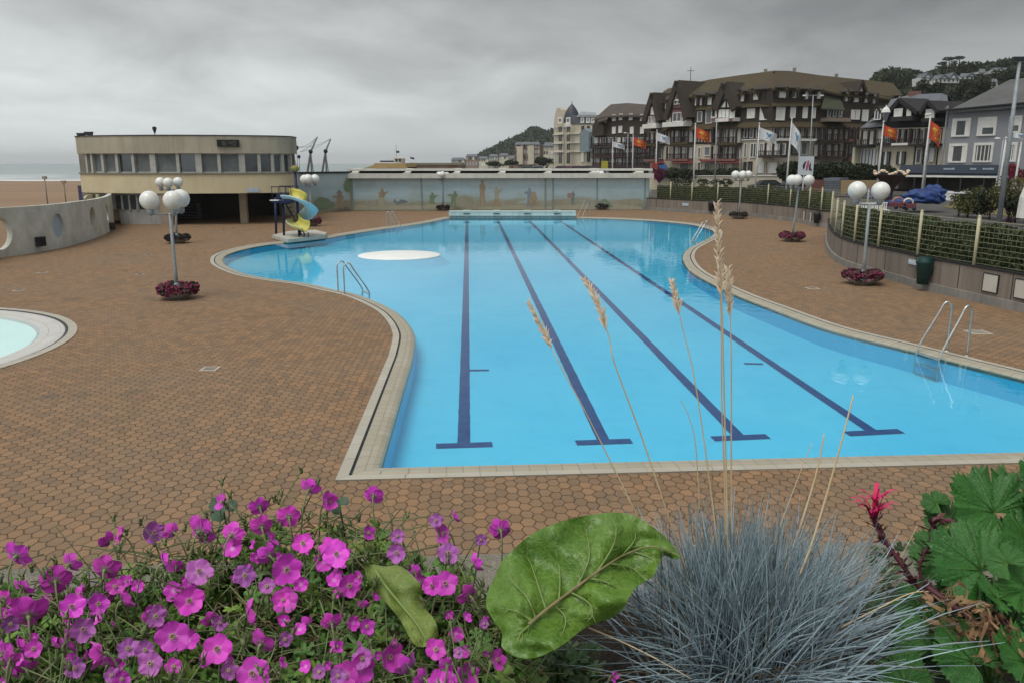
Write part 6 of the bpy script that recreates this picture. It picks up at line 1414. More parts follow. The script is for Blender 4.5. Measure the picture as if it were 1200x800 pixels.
for k, (x, y) in enumerate(((1052, 238.5), (1064, 240))):
    c_ = AT(x, y, 55); root = empty('ride_car', V((c_.x, c_.y, ZS)), ['small rosy child ride car with a pale arch, left of two', 'small white-fronted child ride car, right of two'][k], 'ride car'); mb = MB(); mb.tube([c_ + V((.34 * cos(a), 0, .05 + .34 * sin(a))) for a in [pi * j / 10 for j in range(11)]], .06, 8); mb.build('hood', mat('rosy', (.42, .22, .17), None, 2, .6) if k == 0 else M_shut, root)
    mb = MB(); mb.box(c_.x - .42, c_.y - .3, c_.z - .25, c_.x + .42, c_.y + .3, c_.z + .05); mb.build('body', mat('ride_maroon', (.18, .05, .06), None, 2, .6), root)
    for sx in (-.26, .26): mb = MB(); mb.lathe(V((c_.x + sx, c_.y - .33, c_.z - .25)), [(.02, 0), (.13, 0), (.13, .08), (.02, .08)], 12, ax=Matrix.Rotation(pi / 2, 3, 'X')); mb.build('wheel', M_dark, root)
# white plastic chairs beside the hedge
def chair(c_, rz, label):
    root = empty('plastic_chair', c_, label, 'chair', 'white plastic chairs behind the hedge'); 
    mb = MB(); mb.box(c_.x - .25, c_.y - .25, c_.z + .42, c_.x + .25, c_.y + .25, c_.z + .46); mb.build('seat', M_white, root); mb = MB()
    for k in range(4): mb.box(c_.x - .22 + k * .13, c_.y + .2, c_.z + .46, c_.x - .16 + k * .13, c_.y + .24, c_.z + .9)
    mb.box(c_.x - .26, c_.y + .19, c_.z + .84, c_.x + .26, c_.y + .25, c_.z + .92); mb.build('backrest', M_white, root)
    for sx in (-.22, .22):
        for sy in (-.2, .2): mb = MB(); mb.tube([V((c_.x + sx, c_.y + sy, c_.z)), V((c_.x + sx, c_.y + sy, c_.z + .44))], .022, 6); mb.build('leg', M_white, root)
    return root
for k, x in enumerate((1012, 1022, 1029, 1036, 1043)): chair(AT(x, 247, 50).__class__((AT(x, 247, 52).x, 52 + .2 * k, ZS)), 0, ['white plastic chair at the left end of the row', 'second white chair from the left in the row', 'middle white chair of the row behind the hedge', 'fourth white chair, just left of the tall globe lamp head', 'white chair at the right end of the row'][k])
# balustrade
F = Fac(at_(1098, 62), at_(1172, 58)); root = empty('balustrade', V((F.p.x, F.p.y, ZS)), 'white balustrade in front of the shopfront awning', 'fence'); mb = MB()
F.rect(mb, 1101, 226, 1172, 227.5, 0, .15); F.rect(mb, 1101, 234, 1172, 236, 0, .15); mb.build('rail', M_white, root)
x = 1101
while x < 1172: mb = MB(); u = F.uz(x, 230)[0]; F.bx(mb, u - .07, F.uz(x, 235)[1], u + .07, F.uz(x, 226.5 - 2.5 * abs(sin((x - 1101) * .15)))[1], .03, .12); mb.build('baluster', M_white, root); x += 2.6
# shrubs and grass on the right
M_sy = mat('shrub_yellow', (.12, .11, .035), (.06, .07, .025), .8, .85, rand=.5, world=True)
mb = MB(); P_ = [G(1105, 243, ZS + .01), G(1145, 250, ZS + .01), G(1200, 256, ZS + .01), G(1260, 262, ZS + .01), G(1300, 245, ZS + .01), G(1120, 238, ZS + .01)]; mb.prism(P_, V((0, 0, .03))); o = mb.build('lawn', mat('dry_grass', (.15, .12, .055), (.11, .10, .045), .5, .95, bump=.4, bscale=20, world=True), kind='structure')
for px, py, D_, rx, rz, lab, m_ in ((1125, 237, 53, 1.0, .75, 'dark green shrub at the left of the bed by the balustrade', M_leafD), (1136, 236, 52, 1.15, 1.0, 'yellow-green shrub in the middle of the bed by the balustrade', M_sy), (1151, 238, 51.5, 1.1, .85, 'brownish low shrub beside the yellow-green one', M_leafD), (1162, 236, 50, .9, .9, 'grey-green shrub just left of the thick grey mast', M_leafD), (1185, 233, 48, 1.2, 1.3, 'tall rust-tinged shrub right of the thick grey mast', M_sy), (1192, 243, 47, .8, .7, 'green shrub beside the folded white parasol', M_leafD)): broad(px, py, D_, rx, rz, lab, 'shrub', m_, 1300, ZS, .14)
c_ = G(1184, 262, ZS); broad(1184, 258.5, c_.y, .42, .25, 'small dark purple shrub at the foot of the mast', 'shrub', mat('purple_leaf', (.05, .02, .035), None, 3, .8, rand=.4), 400, ZS, .08)
c_ = AT(1200, 262, 44); root = empty('parasol', V((c_.x, 44, ZS)), 'folded white parasol standing at the right picture edge', 'parasol'); zt_ = AT(1200, 200, 44).z; mb = MB()
mb.lathe(V((c_.x, 44, 0)), [(.42, ZS + .5), (.38, ZS + 1.6), (.22, zt_ - .8), (.08, zt_)], 9, smooth=False); mb.build('cloth', M_shut, root); mb = MB(); mb.tube([V((c_.x, 44, ZS)), V((c_.x, 44, zt_ + .1))], .04, 8); mb.build('pole', M_grey, root)
# flower baskets and kiosks near the big hotel
for k, (x, y, r, m_, lab) in enumerate(((773, 204, .9, (.16, .02, .06), 'dark magenta flower mass beside the left end of the terrace wall'), (1186, 199, .55, (.25, .03, .05), 'hanging basket of red flowers right of the mast, upper'), (1196, 206, .6, (.25, .03, .05), 'hanging basket of red flowers right of the mast, lower'))):
    D_ = 98 if k == 0 else 66; c_ = AT(x, y, D_); mb = MB(); leafcloud(mb, [(c_, (r, r * .7, r * .8))], 500, .16); mb.lathe(c_ - V((0, 0, r * .8)), [(.1, -.3), (r * .5, .1), (r * .7, .4)], 10); mb.tube([V((c_.x, c_.y, ZS)), c_], .05, 5); o = mb.build('flower_basket', mat('bask%d' % k, m_, tuple(v * .4 for v in m_), 2, .8, rand=.5)); tag(o, lab, 'flowers')
F = Fac(at_(772, 100), at_(784, 100)); mb = MB(); F.rect(mb, 773, 193.5, 782, 199, -.3, 0); F.rect(mb, 777, 199, 778, 212, -.2, -.05); o = mb.build('blue_sign', mat('sign_blue', (.06, .15, .38), None, 2, .6)); tag(o, 'bright blue sign board on a post before the left end of the big hotel', 'sign')
F = Fac(at_(763, 99), at_(772, 99)); mb = MB(); F.rect(mb, 764, 191.5, 771, 197.5, -.3, 0); F.rect(mb, 767, 197.5, 768, 212, -.2, -.05); o = mb.build('red_sign', mat('sign_red', (.30, .05, .05), None, 2, .6)); tag(o, 'small red sign board left of the blue one', 'sign')
F = Fac(at_(700, 120), at_(720, 120)); mb = MB(); F.rect(mb, 705, 189, 712.5, 198, -.4, 0); F.rect(mb, 708, 198, 709.5, 205, -.2, -.05); o = mb.build('yellow_sign', mat('sign_yellow', (.42, .38, .05), None, 2, .6)); tag(o, 'yellow board above the mural wall roof, before the dark hotel', 'sign')
# cars on the road
def car(px, py, D_, colr, label, rz=0.0, parent=None):
    c_ = AT(px, py, D_); c_.z = ZS; root = empty('parked_car', c_, label, 'car', 'cars parked along the sea front'); bm_ = mat('car_%d' % int(colr[0] * 999 + colr[2] * 77), colr, colr, 2, .3, spec=.6)
    side = [(-2.1, .35), (-2.15, .75), (-1.9, .88), (-1.2, .95), (-.7, 1.42), (.75, 1.45), (1.4, 1.0), (2.05, .9), (2.15, .6), (2.1, .32)]
    mb = MB(); mb.prism([c_ + V((x, -.85, z)) for x, z in side], V((0, 1.7, 0))); b3 = mb.build('body', bm_, root)
    mb = MB(); gp_ = [(-1.05, .97), (-.65, 1.36), (.7, 1.38), (1.2, 1.0)]; mb.prism([c_ + V((x, -.87, z)) for x, z in gp_], V((0, 1.74, 0))); mb.build('windows', M_gls2, b3)
    for x in (-1.35, 1.35):
        for y in (-.88, .70): mb = MB(); mb.lathe(c_ + V((x, y, .33)), [(.01, 0), (.33, 0), (.34, .05), (.33, .18), (.01, .18)], 16, ax=Matrix.Rotation(-pi / 2, 3, 'X')); mb.build('wheel', M_dark, root)
    return root
car(899, 219, 98, (.02, .02, .025), 'black car parked left of the limp white flag')
car(928, 219, 97, (.035, .037, .045), 'dark grey car parked behind the fence, right of the black one')
# cars far along the road are hidden up to their roofs by the mural wall; they stand on the raised promenade
mb = MB(); P_ = [at_(560, 150), at_(760, 122), at_(762, 150), at_(700, 230), at_(600, 300), at_(540, 260)]; mb.prism(lay(P_, ZS + .02), V((0, 0, 1.5))); mb.build('promenade', M_asph, kind='structure')
for k, (px, colr, lab) in enumerate(((657, (.20, .03, .05), 'dark red car behind the mural wall, below the domed hotel'), (686, (.10, .02, .04), 'maroon car behind the mural wall, below the dark hotel'), (664.5, (.32, .34, .36), 'silver car between two dark red cars'), (630, (.35, .37, .38), 'pale grey car behind the mural wall, below the distant brick hotel'), (674.5, (.22, .02, .04), 'red car right of the silver one'), (697, (.16, .03, .06), 'wine-red car left of the yellow board'), (617, (.05, .06, .09), 'dark blue car far left in the sea-front row'))):
    D_ = 150 + (k % 3); r_ = car(px, 196, D_, colr, lab); r_.location.z = ZS + 1.52
for x, y, D_, rx, rz, lab in ((640, 189, 230, 3.2, 1.6, 'dark round tree before the distant hotels'), (600, 192, 260, 3, 1.1, 'low dark tree left of the distant brick hotel'), (581, 192.5, 280, 3.6, 1.0, 'low dark trees before the distant sea-front row'), (633, 191.5, 225, 1.6, 1.0, 'small dark bush beside the round tree')): broad(x, y, D_, rx, rz, lab, 'tree', M_leafD, 700, ZS, .5)
# ------------------------------------------------------------------ foreground planter on the terrace
ZP = 3.85
def Q(px, py, z): return G(px, py, z)
e0, e1 = G(-300, 676.5, ZP), G(1500, 619, ZP)
ed = (e1 - e0).normalized(); en = V((ed.y, -ed.x, 0))          # en points back to the camera
if en.y > 0: en = -en
M_stone = mat('washed_stone', (.34, .31, .25), (.22, .20, .165), 30, .95, bump=.9, bscale=160, world=True)
mb = MB(); a, b_ = e0, e1; W_ = .15
mb.prism([V((p.x, p.y, 0)) for p in (a, b_, b_ + en * W_, a + en * W_)], V((0, 0, ZP)))
root = empty('planter', V((0, a.y, 0)), 'stone-topped terrace planter wall full of soil under the foreground flowers', 'planter')
mb.build('parapet', M_stone, root)
mb = MB(); p0, p1 = a + en * (W_ + .002), b_ + en * (W_ + .002); nx, ny = 90, 36; vs = []
for j in range(ny + 1):
    for i in range(nx + 1):
        q = p0.lerp(p1, i / nx) + en * (1.5 * j / ny); vs.append(V((q.x, q.y, ZP - .035 + .022 * noise.noise(q * 9) + .012 * noise.noise(q * 31))))
mb.add(vs, [(j * (nx + 1) + i, j * (nx + 1) + i + 1, (j + 1) * (nx + 1) + i + 1, (j + 1) * (nx + 1) + i) for j in range(ny) for i in range(nx)], 0, True)
mb.build('soil', mat('soil', (.035, .026, .019), (.02, .016, .012), 20, 1, bump=.9, bscale=120, world=True), root)
mb = MB(); q0, q1 = a + en * 1.66, b_ + en * 1.66; mb.prism([V((p.x, p.y, 0)) for p in (q0, q1, q1 + en * W_, q0 + en * W_)], V((0, 0, ZP - .2))); mb.build('rear_wall', M_stone, root)
# ---- leaf helpers
def lobed(mb, c, nrm, up, r, lobes=5, cut=.55, teeth=2, cup=.18, mi=0, spread=2.55, rnd=None):
    """palmate leaf: lobes fan round the petiole, toothed margin, slightly cupped"""
    nrm = nrm.normalized(); up = (up - nrm * up.dot(nrm)).normalized(); sx = up.cross(nrm)
    pts = [(0, 0)]; K = teeth * 2 + 2
    for l in range(lobes):
        a0 = -spread + 2 * spread * l / lobes; a1 = -spread + 2 * spread * (l + 1) / lobes
        L_ = 1.0 - .28 * abs((l + .5) / lobes - .5) * 2
        for k in range(K):
            f = k / K; a = a0 + (a1 - a0) * f; rr = cut + (L_ - cut) * sin(pi * f) ** .7
            if k % 2: rr *= 1.0
            else: rr *= .90
            if k == 0: rr = cut * .8
            pts.append((a, rr))
    pts.append((spread, cut * .8)); vs = [c]
    mid = []
    for a, rr in pts[1:]:
        x, y = sin(a) * rr * r, cos(a) * rr * r; fold = abs(sin((a + spread) / (2 * spread) * lobes * pi)) * .10 * r * rr
        mid.append(c + sx * x * .5 + up * y * .5 + nrm * (cup * r * .25 + fold * .6))
        vs.append(c + sx * x + up * y + nrm * (cup * r * rr * rr * U(.6, 1.3) - cup * .4 * r + fold))
    n_ = len(pts) - 1; out = vs[1:]; mid = [m_ + nrm * r * .10 * noise.noise(m_ * 90) for m_ in mid]; out = [m_ + nrm * r * .16 * noise.noise(m_ * 70) for m_ in out]; vv = [c] + mid + out
    fs = [(0, 1 + i, 2 + i) for i in range(n_ - 1)] + [(1 + i, 1 + n_ + i, 2 + n_ + i, 2 + i) for i in range(n_ - 1)]
    mb.add(vv, fs, mi, True)
def rnorm(bias=V((0, -.5, 1.0)), s_=.6): return (bias + V((random.gauss(0, s_), random.gauss(0, s_), random.gauss(0, s_)))).normalized()
def leafmat(name, c1, c2, rand=.4, rough=.5, vein=None, vs_=70):
    m, t, b = newmat(name); tc = coords(t); g = t.add('ShaderNodeNewGeometry').outputs['Random Per Island']
    col = t.mix(t.ramp(t.noise(tc, 9, 3), .3, .7), c1, c2)
    if vein:
        v = t.add('ShaderNodeTexVoronoi', feature='DISTANCE_TO_EDGE'); v.inputs['Scale'].default_value = vs_
        dv = t.vmath('ADD', tc, t.vmath('MULTIPLY', t.add('ShaderNodeTexNoise', i_Scale=30.0).outputs['Color'], .012)); t.link(dv, v.inputs['Vector'])
        col = t.mix(t.math('MULTIPLY', t.ramp(v.outputs['Distance'], .0, .09, (1, 1, 1), (0, 0, 0)), .45), col, vein)
        bp = t.add('ShaderNodeBump'); bp.inputs['Strength'].default_value = .45; bp.inputs['Distance'].default_value = .0015
        t.link(t.ramp(v.outputs['Distance'], 0, .3), bp.inputs['Height']); t.link(bp.outputs[0], b.inputs['Normal'])
    hs = t.add('ShaderNodeHueSaturation'); t.link(col, hs.inputs['Color']); t.link(t.math('MULTIPLY_ADD', g, rand * 2, 1 - rand), hs.inputs['Value']); t.link(t.math('MULTIPLY_ADD', t.math('FRACT', t.math('MULTIPLY', g, 13.7)), .05, .475), hs.inputs['Hue'])
    t.link(hs.outputs[0], b.inputs['Base Color']); b.inputs['Roughness'].default_value = rough; b.inputs['Specular IOR Level'].default_value = .35
    b.inputs['Transmission Weight'].default_value = 0
    return m
# ---- geranium mat
M_gl = leafmat('geranium_leaf', (.125, .215, .035), (.07, .145, .028), .5)
M_gs = mat('geranium_stem', (.15, .19, .08), (.10, .12, .05), 30, .6, rand=.4)
M_deadbit = mat('dry_bit', (.20, .15, .09), (.12, .08, .05), 30, .8, rand=.5)
def gtop(px):   # upper pixel limit of the mat
    P_ = [(-60, 640), (0, 660), (80, 672), (130, 650), (200, 640), (290, 600), (360, 585), (440, 598), (500, 630), (560, 655), (590, 690), (620, 760), (640, 800)]
    for (a, y0), (b2, y1) in zip(P_, P_[1:]):
        if a <= px <= b2: return y0 + (y1 - y0) * (px - a) / (b2 - a)
    return 800
def matD(py): return 1.16 - (py - 570) * (1.16 - .80) / 230
groot = empty('geranium', Q(300, 740, ZP), 'spreading clump of magenta cranesbill geraniums over the planter edge', 'flowers')
mb = MB(); st = MB(); dm = MB()
for _ in range(3000):
    px = U(-60, 640); y0 = gtop(px) + 14; py = y0 + (860 - y0) * U(0, 1) ** .9
    if px > 590 and py < 765: continue
    D_ = matD(py) + U(-.005, .06); c_ = AT(px, py, D_); c_.z = min(c_.z, ZP + .2)
    r = U(.010, .022); lobed(mb, c_ - V((0, 0, U(.0, .03))), rnorm(V((0, -.5, 1)), .75), V((U(-1, 1), U(-1, 1), U(-.3, 1))), r, 5, U(.28, .45), 1)
for _ in range(620):
    px = U(-60, 625); y0 = gtop(px) + 2; py = y0 + (860 - y0) * U(0, 1); D_ = matD(py) + U(.0, .05)
    c_ = AT(px, py, D_); d = V((random.gauss(0, .9), random.gauss(0, .5) - .1, random.gauss(.45, .5))).normalized() * U(.03, .075)
    st.tube([c_ - d, c_ + V((U(-.006, .006), 0, .004)), c_ + d], [.0011, .001, .0008], 4)
    if R() < .6:
        e_ = c_ + d; st.ball(e_, .003, 6, 4, 0, (1, 1, 1.9))
        for k in range(4): a = U(0, 6.28); st.tube([e_, e_ + V((cos(a) * .007, sin(a) * .007, .010))], [.0016, .0003], 3)
for _ in range(700):
    px = U(-60, 630); y0 = gtop(px) + 30; py = y0 + (860 - y0) * U(0, 1); c_ = AT(px, py, matD(py) + .03); d = V((random.gauss(0, 1), random.gauss(0, 1), random.gauss(0, .5))).normalized() * U(.01, .03)
    dm.tube([c_ - d, c_ + V((0, 0, U(-.004, .008))), c_ + d], [.0012, .0018, .0006], 3)
mb.build('foliage', M_gl, groot, kind='stuff'); st.build('stems', M_gs, groot, kind='stuff'); dm.build('dry_stalks', M_deadbit, groot, kind='stuff')
# under-storey so that the soil hardly shows
mb = MB()
for _ in range(900):
    px = U(-60, 620); y0 = gtop(px) + 40; py = y0 + (900 - y0) * U(0, 1); c_ = AT(px, py, matD(py) + .06); lobed(mb, V((c_.x, c_.y, min(c_.z, ZP + .07) - .02)), rnorm(V((0, -.2, 1)), .5), V((U(-1, 1), U(-1, 1), 0)), U(.014, .03), 5, .4, 1)
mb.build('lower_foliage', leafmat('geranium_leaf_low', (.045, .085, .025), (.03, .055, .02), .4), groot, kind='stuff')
def petalmat(name, base, dark, pale):
    m, t, b = newmat(name); uv = t.add('ShaderNodeUVMap').outputs[0]; sp = t.add('ShaderNodeSeparateXYZ'); t.link(uv, sp.inputs[0])
    oi = t.add('ShaderNodeObjectInfo').outputs['Random']
    v = t.math('ABSOLUTE', t.math('SINE', t.math('MULTIPLY', sp.outputs[1], 22.0))); vm = t.ramp(v, 0.0, .35, (1, 1, 1), (0, 0, 0))
    col = t.mix(t.math('MULTIPLY', vm, .75), base, dark); col = t.mix(t.ramp(sp.outputs[0], .10, .32, (1, 1, 1), (0, 0, 0)), col, pale)
    col = t.mix(t.math('MULTIPLY', t.ramp(t.noise(coords(t), 90, 3), .4, .7), .25), col, dark)
    hs = t.add('ShaderNodeHueSaturation'); t.link(col, hs.inputs['Color']); t.link(t.math('MULTIPLY_ADD', oi, .03, .482), hs.inputs['Hue']); t.link(t.math('MULTIPLY_ADD', t.math('FRACT', t.math('MULTIPLY', oi, 7.7)), .4, .82), hs.inputs['Value'])
    t.link(hs.outputs[0], b.inputs['Base Color']); b.inputs['Roughness'].default_value = .55; b.inputs['Subsurface Weight'].default_value = .25; b.inputs['Subsurface Radius'].default_value = (.004, .002, .004)
    b.inputs['Sheen Weight'].default_value = .2; return m
M_p1 = petalmat('petal_magenta', (.58, .04, .47), (.30, .012, .26), (.62, .26, .55)); M_p2 = petalmat('petal_purple', (.36, .09, .36), (.17, .03, .20), (.42, .26, .42))
M_cal = mat('calyx', (.22, .27, .12), (.15, .17, .09), 60, .6); M_eye = mat('flower_eye', (.30, .32, .12), (.35, .12, .22), 90, .6)
def flower(px, py, dpx, kind, root, purple=False, name='flower'):
    D_ = matD(max(575, py)) - .045 + U(-.02, .01); c_ = AT(px, py, D_); zc_ = (c_ - CAM).dot(FW); r = dpx / 2 / FPX * zc_ * .96
    tocam = (CAM - c_).normalized()
    if kind == 'f': n_ = (tocam + V((U(-.5, .5), U(-.2, .2), U(-.2, .4)))).normalized()
    elif kind == 'b': n_ = V((U(-.55, .55), .95, U(-.15, .45))).normalized()
    else: n_ = (V((random.choice((-1, 1)) * U(.6, 1.0), random.choice((-.6, .6)) * U(.6, 1.2), U(.0, .5)))).normalized()
    a1 = n_.orthogonal().normalized(); a1 = Matrix.Rotation(U(0, 6.28), 3, n_) @ a1; a2 = n_.cross(a1)
    mb = MB(); mb.uv = []; nu, nv = 8, 8; cup = U(.15, .42) if kind != 's' else U(.35, .7); crump = .16 if not purple else .34
    sd = U(0, 99)
    for k in range(5):
        th = 2 * pi * k / 5 + U(-.08, .08); rl = r * U(.92, 1.08); vs = []; hw = .52 * U(.9, 1.08)
        for i in range(nu + 1):
            f = i / nu; wd = hw * sin(min(1, f) ** .85 * pi * .80) * r
            for j in range(nv + 1):
                g = j / nv * 2 - 1; rad = rl * f * (1 - .10 * g * g * f) - rl * .05 * (f > .9) * max(0, 1 - 3 * abs(g)); lat = wd * g
                h_ = r * (cup * f * f + .05 * k % 2 * .02) + r * crump * .5 * f * noise.noise(V((f * 2.2 + sd, g * 2.0 + k * 7, 0))) + r * .05 * cos(g * 3) * f + r * .06 * f * f * noise.noise(V((f * 3 + sd, g * 5 + k * 3, 9))) + r * .05 * g * f
                d = a1 * cos(th) + a2 * sin(th); e_ = -a1 * sin(th) + a2 * cos(th)
                vs.append(c_ + d * rad + e_ * lat + n_ * h_)
                mb.uv.append((f, j / nv))
        mb.add(vs, [(i * (nv + 1) + j, i * (nv + 1) + j + 1, (i + 1) * (nv + 1) + j + 1, (i + 1) * (nv + 1) + j) for i in range(nu) for j in range(nv)], 0, True)
    o = mb.build(name, M_p2 if purple else M_p1, root)
    mb = MB(); mb.ball(c_ + n_ * r * .06, r * .11, 8, 6)
    for k in range(7): a = 2 * pi * k / 7; mb.tube([c_, c_ + n_ * r * .26 + (a1 * cos(a) + a2 * sin(a)) * r * .13], [.0006, .0005], 3); mb.ball(c_ + n_ * r * .27 + (a1 * cos(a) + a2 * sin(a)) * r * .13, .0012, 5, 4)
    mb.build('flower_eye', M_eye, o)
    mb = MB(); mb.lathe(c_ - n_ * r * .32, [(.001, 0), (r * .10, r * .08), (r * .12, r * .2), (r * .09, r * .3)], 8, ax=Matrix((a1, a2, n_)).transposed())
    for k in range(5): a = 2 * pi * (k + .5) / 5; dd = a1 * cos(a) + a2 * sin(a); q0 = c_ - n_ * r * .08; e_ = n_.cross(dd) * r * .09; mb.add([q0 - e_, q0 + e_, q0 + dd * r * .5 + n_ * r * (.0 + cup * .2 - .05)], [(0, 1, 2)])
    foot = c_ - n_ * r * .3; dn = V((U(-.015, .015), U(-.01, .02), -U(.05, .09))); mb.tube(catmull([foot, foot - n_ * r * .5 + dn * .25, foot - n_ * r * .3 + dn], 4), .0012, 5)
    mb.build('calyx_and_stem', M_cal, o)
fl7 = [(60, 330, 115, 'b'), (385, 280, 75, 's'), (427, 262, 70, 's'), (540, 250, 85, 'p'), (610, 250, 65, 's'), (705, 245, 122, 'b'), (815, 260, 95, 'b'), (785, 145, 70, 's'), (912, 160, 75, 'b'), (920, 230, 85, 'b'), (1015, 195, 88, 'b'), (1087, 98, 82, 'b'), (1150, 140, 75, 's'), (1065, 290, 82, 'f'), (245, 360, 82, 'b'), (370, 380, 110, 'b'), (195, 420, 112, 'b'), (290, 465, 72, 's'), (430, 490, 88, 's'), (80, 450, 85, 'b'), (575, 360, 95, 's'), (700, 390, 105, 'p'), (860, 400, 82, 'p'), (945, 330, 82, 's'), (940, 440, 62, 'p'), (1005, 380, 122, 'f'), (1003, 488, 98, 'f'), (665, 490, 108, 'f'), (868, 540, 105, 's'), (742, 558, 66, 's'), (545, 545, 80, 'p'), (608, 615, 120, 'f'), (340, 490, 60, 'p'), (100, 540, 145, 'b'), (10, 480, 62, 'b'), (290, 590, 90, 'p'), (360, 675, 105, 's'), (450, 660, 80, 'p'), (530, 710, 92, 'p'), (765, 660, 112, 'f'), (920, 640, 112, 'b'), (1000, 625, 60, 'p'), (890, 745, 130, 'f'), (800, 735, 70, 'p'), (1160, 310, 90, 'f'), (1192, 460, 42, 's'), (1182, 650, 52, 's'), (1125, 740, 55, 'p'), (1187, 755, 62, 'p'), (240, 610, 55, 's')]
fl8 = [(165, 115, 74, 'b'), (18, 135, 52, 's'), (145, 240, 58, 's'), (42, 312, 95, 'f'), (82, 415, 88, 'f'), (122, 388, 50, 's'), (245, 305, 70, 'p'), (245, 250, 52, 'p'), (435, 190, 45, 's'), (375, 198, 52, 'p'), (405, 240, 80, 's'), (415, 310, 82, 'p'), (405, 410, 92, 'f'), (500, 345, 70, 's'), (485, 450, 85, 's'), (590, 230, 80, 'b'), (525, 262, 45, 'p'), (535, 545, 36, 'p'), (450, 640, 42, 'p'), (575, 665, 78, 's'), (40, 620, 46, 's'), (215, 655, 105, 's'), (285, 690, 90, 's'), (130, 660, 78, 'p'), (75, 715, 105, 'f'), (330, 725, 75, 's'), (965, 718, 40, 's')]
fx = random.Random(8)
for _ in range(21):
    x = fx.uniform(5, 560); y = fx.uniform(max(665, gtop(x) + 35), 795); flower(x, y, fx.uniform(18, 32), fx.choice('fbsf'), groot, fx.random() < .3)
for x, y, d_, k in fl7: flower(x / 3, 540 + y / 3, d_ / 3, 'f' if k == 'p' else k, groot, k == 'p')
for x, y, d_, k in fl8: flower(380 + x / 2.857, 540 + y / 2.857, d_ / 2.857, 'f' if k == 'p' else k, groot, k == 'p')
# beyond the hundred flowers that show largest, the remaining small blossoms are one part
srcs = [o for o in groot.children if o.name.startswith('flower')]
pb = MB(); pb.uv = []; cb2 = MB(); fx = random.Random(21)
for _ in range(95):
    x = fx.uniform(-10, 575); y = fx.uniform(gtop(x) + 25, 805); s_ = fx.choice(srcs); sc = fx.uniform(.45, .85)
    tgt = AT(x, y, matD(max(575, y)) - .02 + fx.uniform(-.01, .02)) - groot.location
    me = s_.data; ctr = sum((v.co for v in me.vertices), V()) / len(me.vertices); rot = Matrix.Rotation(fx.uniform(-.6, .6), 3, 'Z') @ Matrix.Rotation(fx.uniform(-.4, .4), 3, 'X')
    n0 = len(pb.v); pb.add([groot.location + tgt + rot @ (v.co - ctr) * sc for v in me.vertices], [tuple(p.vertices) for p in me.polygons], 0, True)
    uvd = {}
    for p in me.polygons:
        for li, vi in zip(p.loop_indices, p.vertices): uvd[vi] = tuple(me.uv_layers[0].data[li].uv)
    pb.uv += [uvd.get(i, (0, 0)) for i in range(len(me.vertices))]
    for ch in s_.children:
        if ch.name.startswith('calyx'): cb2.add([groot.location + tgt + rot @ (v.co - ctr) * sc for v in ch.data.vertices], [tuple(p.vertices) for p in ch.data.polygons], 0, True)
pb.build('small_blossoms', M_p1, groot, kind='stuff'); cb2.build('small_calyxes', M_cal, groot, kind='stuff')
# ---- big dock leaf
def sheetleaf(outline, rib, Dfun, name, label, cat, m_, M_rib, nveins=7, amp=.012):
    O = catmull([V((x, y, 0)) for x, y in outline], 4, True); n_ = len(O); ribp = catmull([V((x, y, 0)) for x, y in rib], 8)
    root = empty(name, AT(rib[0][0], rib[0][1], Dfun(*rib[0])), label, cat)
    A = ribp[0]; B = ribp[-1]
    def near_(p):
        best, bt = None, 0
        for i, q in enumerate(ribp):
            f = i / (len(ribp) - 1); w_ = (p - q).length + 0.25 * abs(0)
            if best is None or w_ < best: best, bt = w_, i
        i = max(0, int(bt - .28 * best / max(1, (ribp[1] - ribp[0]).length) )) ; return ribp[i], i / (len(ribp) - 1)
    K = 9; vs = []
    side = []
    for p in O:
        q, f = near_(p); dirr = (B - A); s_ = 1 if (p - A).cross(dirr).z > 0 else -1; side.append((q, f, s_))
    for j in range(K + 1):
        g = j / K
        for p, (q, f, s_) in zip(O, side):
            x = q.lerp(p, g); quilt = abs(sin((f * nveins + .15 * g) * pi)) * sin(pi * min(1, g * 1.1)) if g < 1 else 0
            D_ = Dfun(x.x, x.y) - amp * .22 * quilt + amp * 2.4 * noise.noise(V((x.x * .022, x.y * .022, 5))) + amp * .8 * noise.noise(V((x.x * .07, x.y * .07, 1))) + (.012 * g * g * sin(f * 14 + s_) )
            vs.append(AT(x.x, x.y, D_))
    mb = MB(); fs = []
    for j in range(K):
        for i in range(n_): fs.append((j * n_ + i, j * n_ + (i + 1) % n_, (j + 1) * n_ + (i + 1) % n_, (j + 1) * n_ + i))
    mb.add(vs, fs, 0, True); mb.add([v + V((0, .0012, -.0012)) for v in vs], [tuple(reversed(f_)) for f_ in fs], 0, True); mb.build('blade', m_, root)
    mb = MB(); k = len(ribp); mb.tube([AT(p.x, p.y, Dfun(p.x, p.y) - .006 + amp * 2.4 * noise.noise(V((p.x * .022, p.y * .022, 5))) + amp * .8 * noise.noise(V((p.x * .07, p.y * .07, 1)))) for p in ribp], [.0023 * (1 - .75 * i / k) for i in range(k)], 8); mb.build('midrib', M_rib, root)
    return root, O, ribp, vs, side, n_, K
M_dock = leafmat('dock_leaf', (.075, .19, .022), (.045, .135, .016), 0.0, .38, (.13, .26, .05), 60)
M_rib = mat('leaf_rib', (.22, .16, .09), (.17, .21, .07), 6, .6)
M_vein = mat('leaf_vein', (.17, .25, .075), (.15, .22, .06), 9, .6)
out = [(797, 651), (784, 633), (765, 617), (742, 603), (716, 600), (681, 604.5), (653, 612), (625, 624), (604, 641), (588, 657), (580, 675), (571, 694), (570, 709), (577, 724), (588, 741), (588, 757), (600, 767), (615, 771), (632, 769), (647, 762), (661, 754), (684, 736), (702, 728), (717, 723), (732, 710), (738, 698), (747, 686), (765, 675), (772, 660), (778, 650), (790, 654)]
rib = [(620, 731), (640, 714), (672, 690), (705, 666), (735, 648), (765, 640), (795, 650)]
